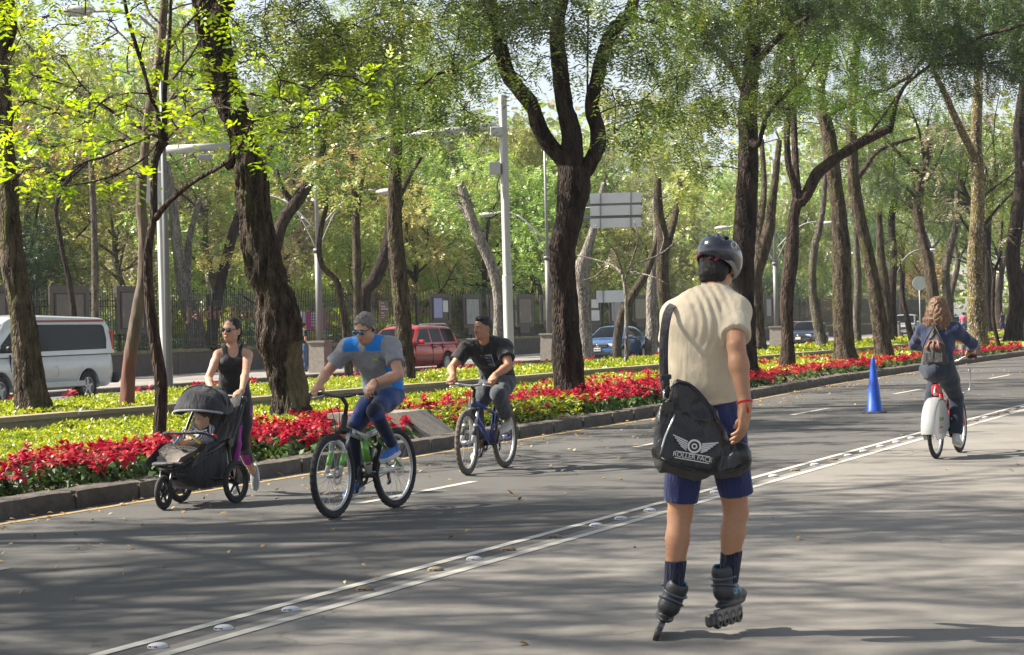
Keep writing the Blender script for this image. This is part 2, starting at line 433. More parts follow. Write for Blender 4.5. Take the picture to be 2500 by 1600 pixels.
def plain_kerb(name, p, h, s0, s1, side=1):
    k0 = strip(name, s0, s1, p + .02, p + .22, h - .06, M_EARTH)
    s = s0
    while s < s1:
        L = 1.6
        o = link('kerb_stone', kst[int(s) % 6], k0); o.location = W(s + L / 2, p + (.0 if side > 0 else .24))
        o.rotation_euler = (0, 0, math.atan2(CT, ST) + (0 if side > 0 else math.pi)); o.scale = (L / lens[int(s) % 6] * .985, .85, h / .18)
        s += L
plain_kerb('kerb', 33.0, .15, 36, 190)
plain_kerb('kerb', 23.2, .15, 20, 110, -1)

# ---- low tan wall through the median
wl = thing('low_wall', 'long low tan stone edging wall between the two hedge beds', 'wall', W(60, 18.2))
def seg_box(parent, name, s0, s1, p0, p1, z0, z1, mat, loc):
    V = []
    for z in (z0, z1):
        for (s, p) in ((s0, p0), (s1, p0), (s1, p1), (s0, p1)): V.append(W(s, p, z) - Vector(loc))
    return MB().add(V, [(0, 1, 2, 3), (7, 6, 5, 4), (0, 4, 5, 1), (1, 5, 6, 2), (2, 6, 7, 3), (3, 7, 4, 0)]).build(name, mat, parent)
for i in range(46):
    s0 = 2 + i * 3.0
    seg_box(wl, 'coping_stone', s0, s0 + 2.985, 18.05, 18.40, .37, .435 + .01 * random.random(), M_TANW, wl.location)
seg_box(wl, 'wall_face', 2, 140, 18.1, 18.36, .06, .37, M_TANW, wl.location)

# ------------------------------------------------------------------ leaf geometry
def unit(v): return v / (np.linalg.norm(v, axis=-1, keepdims=True) + 1e-9)
def rdir(n, rng=RNG):
    v = rng.normal(size=(n, 3)); return unit(v)
def leaf4(B, D, N, L, Wd):
    """rhombus leaves: base B, direction D, normal hint N"""
    S = unit(np.cross(D, N)); L = np.broadcast_to(L, (len(B),))[:, None]; Wd = np.broadcast_to(Wd, (len(B),))[:, None]
    mid = B + D * L * .42
    V = np.stack([B, mid + S * Wd / 2, B + D * L, mid - S * Wd / 2], 1).reshape(-1, 3)
    return V, np.arange(len(B) * 4).reshape(-1, 4)
def leaf6(B, D, N, L, Wd, droop=.15):
    S = unit(np.cross(D, N)); U = unit(np.cross(S, D)); n = len(B)
    L = np.broadcast_to(L, (n,))[:, None]; Wd = np.broadcast_to(Wd, (n,))[:, None]
    a = B + D * L * .32 + U * L * .03; b = B + D * L * .68 - U * L * droop * .35; t = B + D * L - U * L * droop
    f = U * Wd * .12
    V = np.stack([B, a + S * Wd / 2 + f, a - S * Wd / 2 + f, b + S * Wd * .36 + f, b - S * Wd * .36 + f, t], 1).reshape(-1, 3)
    k = np.arange(n)[:, None] * 6
    return V, np.concatenate([k + [0, 1, 2], k + [3, 5, 4]]), (k + [1, 3, 4, 2])
def leaves_obj(name, parts, mats, parent=None, kind=None):
    """parts: list of (V, T or None, Q or None, matindex)"""
    V, T, Q, TM, QM, n = [], [], [], [], [], 0
    for v, t, q, m in parts:
        V.append(v)
        if t is not None and len(t): T.append(t + n); TM.append(np.full(len(t), m))
        if q is not None and len(q): Q.append(q + n); QM.append(np.full(len(q), m))
        n += len(v)
    F, MI = [], []
    if Q: F.append(np.concatenate(Q)); MI.append(np.concatenate(QM))
    if T: F.append(np.concatenate(T)); MI.append(np.concatenate(TM))
    me = make_mesh(name, np.concatenate(V), F, mats, MI, False)
    if name is None: return me
    o = link(name, me, parent)
    if kind: o['kind'] = kind
    return o

M_HEDGE = leaf_mat('hedge_leaf', [(0, (.06, .11, .015)), (.3, (.17, .25, .02)), (.65, (.38, .43, .035)), (1, (.60, .58, .07))], .35, .4, 0)
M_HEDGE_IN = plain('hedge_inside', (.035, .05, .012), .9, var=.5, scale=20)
M_RED = leaf_mat('poinsettia_bract', [(0, (.16, .002, .008)), (.5, (.36, .003, .012)), (.92, (.50, .006, .018)), (1, (.55, .08, .07))], .22, .5, 0)
M_PGREEN = leaf_mat('poinsettia_leaf', [(0, (.02, .05, .012)), (.6, (.045, .10, .02)), (1, (.12, .2, .04))], .25, .45, 0)

def hedge(name, s0, s1, pf, pb, z, segs, label_kind='stuff'):
    """pf,pb callables of s ; segs list of (sa, sb, density per m2, leaf length)"""
    parts = []
    for sa, sb, dens, L in segs:
        n = int((sb - sa) * np.mean([float(pb(x) - pf(x)) for x in np.linspace(sa, sb, 5)]) * dens)
        S = RNG.uniform(sa, sb, n); f = RNG.random(n); Pp = pf(S) + (pb(S) - pf(S)) * f
        X = Wn(S, Pp, np.zeros(n))
        lump = .10 * (vnoise(X * np.array([1.1, 1.1, 0]) + 3) - .5) + .09 * (vnoise(X * np.array([4., 4, 0])) - .5)
        edge = np.minimum(f, 1 - f) * (pb(S) - pf(S))
        top = z + lump - .16 * np.exp(-edge / .08)
        depth = RNG.exponential(.035, n)
        # a share of leaves down the faces
        X[:, 2] = top - np.minimum(depth, .2)
        parts_D = unit(rdir(n) * np.array([1, 1, .6]) + np.array([0, 0, .45]))
        N = unit(rdir(n) + np.array([0, 0, .9]))
        l = L * RNG.uniform(.7, 1.3, n)
        v, q = leaf4(X, parts_D, N, l, l * .55); parts.append((v, None, q, 0))
        # front face
        m = int((sb - sa) * (z - .08) * dens * 1.3)
        S = RNG.uniform(sa, sb, m); Pp = pf(S) + RNG.uniform(-.05, .08, m) + .1 * (vnoise(np.c_[S * 3, S * 0, S * 0]) - .5)
        X = Wn(S, Pp, RNG.uniform(.1, z, m))
        out = -np.array([-CT, ST, 0]) * .8
        v, q = leaf4(X, unit(rdir(m) + out * .5 + [0, 0, .3]), unit(rdir(m) + out), L * RNG.uniform(.7, 1.3, m), L * .55); parts.append((v, None, q, 0))
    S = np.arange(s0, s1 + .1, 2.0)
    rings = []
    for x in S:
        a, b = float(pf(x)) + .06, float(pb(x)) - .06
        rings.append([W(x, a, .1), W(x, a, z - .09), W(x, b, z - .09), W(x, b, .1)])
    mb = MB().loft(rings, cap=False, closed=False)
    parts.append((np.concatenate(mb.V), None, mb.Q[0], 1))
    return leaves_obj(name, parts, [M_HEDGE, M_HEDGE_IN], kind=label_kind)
def band(a): return np.interp(a, [0, 20, 26, 34, 60, 200], [12.95, 13.0, 14.3, 14.5, 14.3, 14.0])
def pb1(s): return np.full(np.shape(s), 17.95)
hedge('hedge', 0, 150, band, pb1, .29, [(2, 16, 200, .06), (16, 34, 420, .055), (34, 60, 190, .075), (60, 150, 60, .13)])
hedge('hedge', 8, 150, lambda s: np.full(np.shape(s), 18.5), lambda s: np.full(np.shape(s), 22.4), .47, [(18, 42, 300, .06), (42, 75, 130, .09), (75, 150, 45, .16)])

def poinsettias(name, S, Pp, zt, sc=1.0, nb=9, ng=12, lod=0):
    """one bed of plants"""
    n = len(S); parts = []
    X0 = Wn(S, Pp, np.full(n, 0.)); H = zt + RNG.normal(0, .03, n) + .10 * (vnoise(X0 * 1.3) - .5)
    tilt = RNG.normal(0, .25, (n, 2))
    for layer, (cnt, L, el, dz, prob) in enumerate(((6, .110, .12, 0, 1), (5, .082, .45, .015, 1), (3, .05, .9, .02, .6))):
        if lod and layer == 2: continue
        a0 = RNG.random(n) * 6.28
        for k in range(cnt):
            a = a0 + k * 6.283 / cnt + RNG.normal(0, .22, n)
            e = el + RNG.normal(0, .25, n)
            D = np.stack([np.cos(a) * np.cos(e), np.sin(a) * np.cos(e), np.sin(e)], -1)
            D[:, 2] += tilt[:, 0] * np.cos(a) + tilt[:, 1] * np.sin(a) - .12; D = unit(D)
            B = X0 + np.stack([np.zeros(n), np.zeros(n), H + dz], -1) + D * .012
            l = L * sc * RNG.uniform(.75, 1.25, n)
            if lod: v, q = leaf4(B, D, np.broadcast_to([0, 0, 1.], (n, 3)), l, l * .6); parts.append((v, None, q, 0))
            else: v, t, q = leaf6(B, D, np.broadcast_to([0, 0, 1.], (n, 3)), l, l * .52, .22); parts.append((v, t, q, 0))
    for k in range(ng):
        a = RNG.random(n) * 6.28; e = RNG.uniform(-.9, .1, n); h = H * RNG.uniform(.35, .93, n)
        D = np.stack([np.cos(a) * np.cos(e), np.sin(a) * np.cos(e), np.sin(e)], -1)
        B = X0 + D * np.array([.05, .05, 0]); B[:, 2] = np.maximum(h, .14)
        l = .125 * sc * RNG.uniform(.7, 1.25, n)
        if lod: v, q = leaf4(B, D, np.broadcast_to([0, 0, 1.], (n, 3)), l, l * .6); parts.append((v, None, q, 1))
        else: v, t, q = leaf6(B, D, unit(rdir(n) * .4 + [0, 0, 1.]), l, l * .55, .25); parts.append((v, t, q, 1))
    o = leaves_obj(name, parts, [M_RED, M_PGREEN], kind='stuff')
    return o
def scatter(s0, s1, pa, pb, dens):
    m = int((s1 - s0) * 4 * dens); S = RNG.uniform(s0, s1, m); Pp = RNG.uniform(11, 15.2, m)
    k = (Pp > pa(S)) & (Pp < pb(S)); return S[k], Pp[k]
fr = lambda s: kp(s) + .42 + .12 * np.sin(s * 1.7)
S, Pp = scatter(4, 24.2, fr, lambda s: band(s) + .05, 27); poinsettias('poinsettia_bed', S, Pp, .35)
S, Pp = scatter(25.2, 42, fr, lambda s: band(s) + .05, 20)
k = ~((S < 30.5) & (Pp < 12.4 + .25 * np.sin(S * 3))); 
poinsettias('poinsettia_bed', S[k], Pp[k], .33)
S, Pp = scatter(42, 80, fr, lambda s: band(s) + .05, 9); poinsettias('poinsettia_bed', S, Pp, .31, 1.15, lod=1, ng=8)
S, Pp = scatter(80, 150, fr, lambda s: band(s) + .05, 5); poinsettias('poinsettia_bed', S, Pp, .30, 1.5, lod=1, ng=6)
for (a, b, p, wd, d) in ((40, 150, 16.5, .35, 7), (14, 150, 22.7, .25, 5), (31, 48, 15.4, .25, 7)):
    m = int((b - a) * wd * 2 * d); poinsettias('poinsettia_bed', RNG.uniform(a, b, m), RNG.uniform(p - wd, p + wd, m), .47 if p > 20 else .32, 1.2, lod=1, ng=4)
# yellow-leaved patch of young plants in front of the red band, beside the concrete block
S = RNG.uniform(24.9, 31, 150); Pp = RNG.uniform(11.7, 12.6, 150)
def yellow_patch():
    parts = []; n = len(S)
    X0 = Wn(S, Pp, np.zeros(n))
    for k in range(16):
        a = RNG.random(n) * 6.28; e = RNG.uniform(-.3, .9, n)
        D = np.stack([np.cos(a) * np.cos(e), np.sin(a) * np.cos(e), np.sin(e)], -1)
        B = X0 + D * .05; B[:, 2] = RNG.uniform(.16, .42, n)
        v, t, q = leaf6(B, D, unit(rdir(n) * .4 + [0, 0, 1.]), .1 * RNG.uniform(.7, 1.3, n), .045, .2); parts.append((v, t, q, 1 if k < 5 else 0))
    leaves_obj('yellow_foliage', parts, [M_HEDGE, M_PGREEN], kind='stuff')
yellow_patch()
S2 = RNG.uniform(25, 30.5, 45); P2 = RNG.uniform(11.7, 12.5, 45); poinsettias('poinsettia_bed', S2, P2, .33, .8)

# fallen leaves on the road
n = 1100
S = RNG.uniform(8, 60, n); Pp = kp(S) - np.abs(RNG.exponential(1.3, n)) - .03
k = RNG.random(n) < .10; Pp[k] = RNG.uniform(1, 11, k.sum())
X = Wn(S, Pp, np.full(n, .012)); D = unit(rdir(n) * [1, 1, .25]); l = RNG.uniform(.03, .085, n)
v, t, q = leaf6(X, D, unit(rdir(n) * .5 + [0, 0, 1]), l, l * .45, .3)
M_DRY = leaf_mat('dry_leaf', [(0, (.16, .09, .03)), (.5, (.36, .24, .09)), (1, (.5, .4, .2))], .2, .7, 0)
leaves_obj('fallen_leaves', [(v, t, q, 0)], [M_DRY], kind='stuff')
# leaf litter and bark chips on the soil next to the kerb
n = 5000
S = RNG.uniform(4, 60, n); Pp = kp(S) + .26 + np.abs(RNG.exponential(.35, n))
X = Wn(S, Pp, np.full(n, .108)); l = RNG.uniform(.02, .06, n)
v, t, q = leaf6(X, unit(rdir(n) * [1, 1, .5]), unit(rdir(n) * .7 + [0, 0, 1]), l, l * .5, .3)
leaves_obj('leaf_litter', [(v, t, q, 0)], [M_DRY], kind='stuff')

# ---- reflective studs between the two white lines
M_STUD = plain('stud_white', (.42, .42, .45), .3, 0, .1, coat=.5)
M_STUDW = plain('stud_worn', (.16, .13, .09), .8, var=.4, scale=30)
M_GLINT = plain('stud_reflector', (.03, .03, .035), .1)
def stud_mesh(name, mat):
    mb = MB(); a = np.linspace(0, np.pi / 2, 7)
    mb.lathe([(0.062, 0)] + [(.062 * np.cos(t) ** .8 + .0, .004 + .024 * np.sin(t)) for t in a[:-1]] + [(0.0005, .0285)], n=20)
    mb.mat(1)
    for k in range(-2, 3): mb.box((k * .012, -.054, .011), (.007, .012, .007))
    return mb.mesh(name, [mat, M_GLINT], 'auto')
sm = [stud_mesh('road_stud', M_STUD), stud_mesh('road_stud', M_STUDW)]
studs = [(160, 1568, 0), (335, 1522, 0), (508, 1480, 0), (660, 1436, 0), (845, 1388, 1), (1003, 1342, 1), (1103, 1317, 0), (1197, 1295, 1), (1318, 1265, 1), (1422, 1238, 0), (1485, 1222, 0), (1556, 1203, 0),
         (1645, 1183, 1), (1730, 1160, 0), (1797, 1138, 0), (1858, 1122, 0), (1905, 1108, 1), (1950, 1095, 0), (1990, 1083, 1), (2030, 1073, 0), (2068, 1063, 0)]
sv = [toSP(G(x * K, y * K))[0] for x, y, _ in studs]; wn_ = [c for _, _, c in studs]
while sv[-1] < 60: sv.append(sv[-1] + .85); wn_.append(1 if random.random() < .25 else 0)
for i, (s_, c_) in enumerate(zip(sv, wn_)):
    o = link('road_stud', sm[c_]); o.scale = (.84, .84, .9); o.location = W(s_, 5.615, .001); o.rotation_euler = (0, 0, math.atan2(CT, ST) - R(90) + random.uniform(-.1, .1))
    if c_: tag(o, 'dull worn brown dome stud set between the two white lines', 'road stud', 'worn brown road studs between the white lines')
    else: tag(o, 'shiny white dome stud set between the two white lines', 'road stud', 'white road studs between the white lines')

# ---- concrete blocks in the bed
def wedge(name, label, s, p, L, Wd, H, slope):
    o = thing(name, label, 'concrete block', W(s, p), math.atan2(CT, ST))
    mb = MB(); h = H
    poly = [(0, 0), (Wd + slope, 0), (Wd, h), (0, h)]
    # profile across the kerb (slopes towards the road), extruded along the kerb
    M = np.array([[0, 0, 1], [-1, 0, 0], [0, 1, 0]], float)
    mb.prism([(x, y) for x, y in poly], (0, L), M)
    mb.build('block_body', M_CONC, o); return o
wedge('concrete_block', 'grey concrete block with sloping end in the flower bed behind the first cyclist', 24.15, 12.9, .95, 1.0, .46, .62)
for (x, y, lab) in ((2275, 835, 'small grey concrete block in red flowers beside the yellow-lichened trunk'), (2262 - 40, 836, 'small grey concrete block in the bed left of the bicycle rider in navy')):
    p_ = G(x * K, y * K, .2); o = thing('concrete_block', lab, 'concrete block', (p_.x, p_.y, 0), .3)
    MB().box((0, 0, .3), (.7, .5, .5), bev=.02).build('block_body', M_CONC, o)
# ------------------------------------------------------------------ trees
M_BARK = bark_mat('bark_dark', (.011, .008, .007), (.05, .036, .029), (.07, .07, .025), .12)
M_BARKM = bark_mat('bark_mossy', (.024, .018, .013), (.13, .10, .07), (.09, .095, .025), .28, scale=12)
def scar_bark():
    m = bark_mat('bark_scarred', (.014, .010, .008), (.085, .063, .045), (.06, .062, .02), .2, scale=11)
    nt = m.node_tree; bs = nt.nodes['Principled BSDF']; src = bs.inputs['Base Color'].links[0].from_socket
    tc = nt.nodes.new('ShaderNodeTexCoord'); mp = nt.nodes.new('ShaderNodeMapping'); mp.inputs['Location'].default_value = (-.13 / .20 , 0, -.80 / .55); mp.inputs['Scale'].default_value = (1 / .20, .6, 1 / .55)
    nt.links.new(tc.outputs['Object'], mp.inputs[0])
    nz = nt.nodes.new('ShaderNodeTexNoise'); nz.inputs['Scale'].default_value = 7; nt.links.new(tc.outputs['Object'], nz.inputs['Vector'])
    ln = nt.nodes.new('ShaderNodeVectorMath'); ln.operation = 'LENGTH'; nt.links.new(mp.outputs[0], ln.inputs[0])
    ad = nt.nodes.new('ShaderNodeMath'); ad.operation = 'MULTIPLY_ADD'; ad.inputs[1].default_value = .95; nt.links.new(nz.outputs['Fac'], ad.inputs[0]); nt.links.new(ln.outputs['Value'], ad.inputs[2]); nz.inputs['Detail'].default_value = 6
    mask = ramp(nt, ad.outputs[0], [(1.0 / 1, (1, 1, 1)), (1.0, (0, 0, 0))]); r_ = mask.node.color_ramp; r_.elements[0].position = .98; r_.elements[1].position = 1.0
    mr = nt.nodes.new('ShaderNodeMapRange'); mr.inputs[1].default_value = 1.30; mr.inputs[2].default_value = 1.46; mr.inputs[3].default_value = 1; mr.inputs[4].default_value = 0; nt.links.new(ad.outputs[0], mr.inputs[0])
    wood_ = ramp(nt, noise_node(nt, 9, 7, .75, (1, 1, .35)), [(.35, (.055, .048, .028)), (.65, (.16, .138, .082))])
    nt.links.new(mixc(nt, mr.outputs[0], src, wood_), bs.inputs['Base Color'])
    bp = bs.inputs['Normal'].links[0].from_node; sb = nt.nodes.new('ShaderNodeMapRange'); sb.inputs[3].default_value = 1; sb.inputs[4].default_value = .25
    nt.links.new(mr.outputs[0], sb.inputs[0]); nt.links.new(sb.outputs[0], bp.inputs['Strength'])
    return m
M_BARKS = scar_bark()
M_BARKR = bark_mat('bark_brown', (.018, .012, .010), (.075, .052, .040), None, scale=8)
M_BARKG = bark_mat('bark_grey', (.05, .043, .036), (.17, .148, .125), (.16, .16, .05), .3, scale=10)
M_BARKL = bark_mat('bark_lichen', (.06, .04, .02), (.17, .125, .065), (.17, .14, .04), .6, (.38, .38, .33), scale=8)
M_BARKP = bark_mat('bark_pale', (.09, .078, .065), (.26, .235, .20), None, 0, (.34, .32, .29), scale=6)
# young tree bark with a red painted foot
def red_foot():
    m, nt, bs = new_mat('bark_red_foot')
    tc = nt.nodes.new('ShaderNodeTexCoord'); sx = nt.nodes.new('ShaderNodeSeparateXYZ'); nt.links.new(tc.outputs['Object'], sx.inputs[0])
    f = noise_node(nt, 7, 6, .7, (1, 1, .3))
    c = ramp(nt, f, [(.3, (.05, .036, .027)), (.7, (.18, .135, .10))])
    ma = nt.nodes.new('ShaderNodeMath'); ma.operation = 'MULTIPLY_ADD'; ma.inputs[1].default_value = -1.2; nt.links.new(f, ma.inputs[0]); nt.links.new(sx.outputs['Z'], ma.inputs[2])
    c = mixc(nt, ramp(nt, ma.outputs[0], [(.35, (1, 1, 1)), (.85, (0, 0, 0))]), c, mixc(nt, f, (.08, .035, .026), (.20, .075, .055)))
    nt.links.new(c, bs.inputs['Base Color']); bs.inputs['Roughness'].default_value = .9; bump(nt, bs, f, .8, .03)
    return m
M_BARKF = red_foot()
L_YOUNG = leaf_mat('young_leaf', [(0, (.10, .20, .015)), (.35, (.22, .35, .03)), (.75, (.37, .48, .05)), (1, (.52, .58, .10))], .55, .4, .05)
L_FEATH = leaf_mat('feathery_leaf', [(0, (.02, .05, .012)), (.4, (.055, .11, .02)), (.75, (.17, .26, .04)), (1, (.42, .44, .10))], .42, .38, .12)
L_DARK = leaf_mat('dark_leaf', [(0, (.018, .04, .012)), (.6, (.045, .085, .02)), (1, (.10, .15, .03))], .35, .5, .15)
L_BACK = leaf_mat('park_leaf', [(0, (.09, .16, .035)), (.4, (.21, .30, .07)), (.8, (.36, .44, .12)), (1, (.66, .66, .32))], .32, .36, .2)
L_WARM = leaf_mat('autumn_leaf', [(0, (.18, .16, .05)), (.5, (.38, .33, .10)), (1, (.64, .54, .26))], .32, .38, .12)
L_GREY = leaf_mat('dull_leaf', [(0, (.12, .12, .06)), (.5, (.25, .235, .13)), (1, (.5, .45, .30))], .3, .38, .15)
L_BLUE = leaf_mat('bluish_leaf', [(0, (.025, .06, .03)), (.6, (.06, .12, .055)), (1, (.12, .20, .09))], .35, .5, .15)

def limb_mesh(mb, pts, rad, seg=10, amp=.0, fr=3.0, ridge=0.0, flare=0.0, step=.25, bumps=()):
    pts = np.asarray(pts, float); rad = np.asarray(rad, float)
    A = catmull(np.c_[pts, rad], step); pts, rad = A[:, :3], np.maximum(A[:, 3], .004)
    if flare:
        z0 = pts[0, 2]; rad = rad * (1 + flare * np.exp(-(pts[:, 2] - z0) / .28))
    v0 = len(mb.V)
    mb.tube(pts, rad, seg)
    if amp or ridge:
        V = mb.V[-1]; m = len(pts)
        body = V[:m * seg].reshape(m, seg, 3); ax = pts[:, None]
        d = body - ax; r = np.linalg.norm(d, axis=-1, keepdims=True); u = d / (r + 1e-9)
        q = ax + u * .5
        n1 = vnoise(body * fr * np.array([1, 1, .55]) + 7.7)[..., None] - .5
        body2 = body + u * r * n1 * amp * 2
        if ridge:
            n2 = np.abs(vnoise(np.concatenate([u * 5.5 / .5 * np.maximum(r, .1), body[..., 2:3] * 2.2], -1)[..., [0, 1, 3]] * 1.0) - .5)[..., None] * 2
            n3 = np.abs(vnoise(body * np.array([17, 17, 3.2]) + 3) - .5)[..., None] * 2
            body2 = body2 + u * ridge * ((1 - n3) ** 2 - .4)
        if flare:
            a = np.arctan2(u[..., 1], u[..., 0])[..., None]
            hz = (body[..., 2:3] - pts[0, 2])
            body2 = body2 + u * r * .16 * np.cos(a * 5 + 1.3) * np.exp(-hz / .3)
        for (bc, br, ba) in bumps:
            w_ = np.exp(-((body - np.asarray(bc)) ** 2).sum(-1, keepdims=True) / br ** 2); body2 = body2 + u * ba * w_
        V[:m * seg] = body2.reshape(-1, 3); mb.V[-1] = V
    return pts, rad

def sprays(C, Rr, n, m, L, lL, lW, droop, rng=RNG, flat=.45, squash=(1, 1, .75), shell=2.2):
    o = rdir(n, rng) * (rng.random(n) ** (1 / shell))[:, None] * np.asarray(squash) * Rr
    out = unit(o + 1e-6)
    ax = unit(out * .5 + rdir(n, rng) * .55 + np.array([0, 0, -droop]))
    Ls = L * rng.uniform(.6, 1.3, n)
    side = unit(np.cross(ax, rdir(n, rng) * flat + np.array([0, 0, 1.])))
    nor = unit(np.cross(side, ax))
    t = (np.arange(m) // 2 + 1) / (m / 2 + .5); sg = np.where(np.arange(m) % 2, 1., -1.)
    pos = C + o[:, None] + ax[:, None] * (Ls[:, None, None] * t[None, :, None]); pos[..., 2] -= .25 * Ls[:, None] * t[None] ** 2
    D = unit(side[:, None] * sg[None, :, None] + ax[:, None] * .55 + rng.normal(0, .18, (n, m, 3)))
    N = unit(np.broadcast_to(nor[:, None], D.shape) + rng.normal(0, .25, (n, m, 3)))
    l = (lL * rng.uniform(.7, 1.25, (n, m)) * (1 - .3 * np.abs(t - .5))[None]).ravel()
    V, Q = leaf4(pos.reshape(-1, 3), D.reshape(-1, 3), N.reshape(-1, 3), l, l * lW)
    return V, Q, C + o

STY = dict(  # leaflets per spray, spray length, leaflet length, width ratio, droop, sprays per clump m2, leaf material
    feath=(16, .46, .105, .27, .55, 15, L_FEATH), dark=(16, .46, .11, .28, .45, 18, L_DARK), young=(7, .22, .10, .42, .15, 20, L_YOUNG),
    olive=(14, .40, .12, .25, .75, 13, L_FEATH), blue=(14, .5, .10, .35, .35, 18, L_BLUE), warm=(10, .4, .14, .45, .3, 8, L_WARM), dull=(10, .4, .13, .45, .3, 7, L_GREY), back=(10, .4, .15, .45, .3, 9, L_BACK))
def tree(label, Z, limbs, clumps, bark, sty='feath', seg=26, amp=.05, ridge=.014, flare=.3, bumps=(), group='trees in the median beds', dens=1.0, dz=0, name='tree', twigs=6, zbase=None):
    """limbs: list of lists of (x,y,width[,dz]) in view pixels (2407 wide) at depth Z ; clumps (x,y,r,dz[,style])"""
    b = limbs[0][0]
    loc = P(b[0] * K, b[1] * K, Z); loc.z = 0.08
    t = thing(name, label, 'tree', loc, 0, group); L0 = np.array(loc)
    mb = MB(); skel = []; ridge *= 1.5
    for li, lm in enumerate(limbs):
        pts = [np.array(P(q[0] * K, q[1] * K, Z + (q[3] if len(q) > 3 else 0))) - L0 for q in lm]
        rad = [q[2] * K / FPX * (Z + (q[3] if len(q) > 3 else 0)) / 2 * (.92 if ridge else 1) for q in lm]
        if li == 0:
            pts = [np.array([pts[0][0] - (pts[1][0] - pts[0][0]) * .0, pts[0][1], -.05])] + ([pts[0]] if pts[0][2] > .1 else []) + pts[1:]
            rad = [rad[0]] + ([rad[0]] if len(pts) > len(rad) else []) + rad[1:]
        big = max(rad) > .05
        pp, rr = limb_mesh(mb, pts, rad, seg if big else 8, amp if big else .06, 1.6, ridge if big else 0, flare if li == 0 else 0, .07 if big and ridge else .15, bumps if li == 0 else ())
        skel += [(p, r_) for p, r_ in zip(pp[::3], rr[::3])]
    sk = np.array([p for p, _ in skel]); sr = np.array([r_ for _, r_ in skel])
    lp = {}; tw = mb
    cp_ = lambda c: np.array(P(c[0] * K, c[1] * K, Z + c[3])) - L0
    clumps = sorted(clumps, key=lambda c: np.linalg.norm(sk - cp_(c), axis=1).min())
    for c in clumps:
        st = c[4] if len(c) > 4 else sty
        m, sL, lL, lW, droop, dn, lm_ = STY[st]
        C = np.array(P(c[0] * K, c[1] * K, Z + c[3])) - L0; Rr = c[2] * K / FPX * (Z + c[3])
        n = max(8, int(dn * dens * 12 * Rr * Rr))
        V, Q, o = sprays(C, Rr, n, m, sL, lL, lW, droop)
        lp.setdefault(lm_, []).append((V, None, Q, 0))
        # branch to the clump
        d = np.linalg.norm(sk - C, axis=1) + np.maximum(0, sk[:, 2] - C[2] - .5) * 2.0 + 0
        j = int(np.argmin(d)); a = sk[j]; r0 = min(sr[j] * .6, .008 + .009 * np.linalg.norm(C - a))
        mid = (a + C) / 2 + RNG.normal(0, .06, 3) * np.linalg.norm(C - a) + np.array([0, 0, .08 * np.linalg.norm(C - a)])
        path = catmull([a, mid, C], max(.2, np.linalg.norm(C - a) / 6))
        rad_ = np.linspace(max(r0, .009), .007, len(path)); tw.tube(path, rad_, 6); sk = np.concatenate([sk, path[1:]]); sr = np.concatenate([sr, rad_[1:]])
        for i in RNG.choice(n, min(twigs, n), replace=False):
            q0 = path[int(len(path) * RNG.uniform(.6, .999))]
            mm = (q0 + o[i]) / 2 + RNG.normal(0, .08, 3) * Rr
            tw.tube([q0, mm, o[i]], [.007, .005, .003], 4, cap=False)
    link('trunk', mb.mesh('trunk', bark, True), t)
    for lm_, pr in lp.items():
        leaves_obj('crown', pr, [lm_], t)
    return t
def rc(box, n, r, dz=3, sty=None, rr=.35):
    """n random clumps in a view box"""
    x0, y0, x1, y1 = box
    return [(RNG.uniform(x0, x1), RNG.uniform(y0, y1), r * RNG.uniform(1 - rr, 1 + rr), RNG.uniform(-dz, dz)) + ((sty,) if sty else ()) for _ in range(n)]

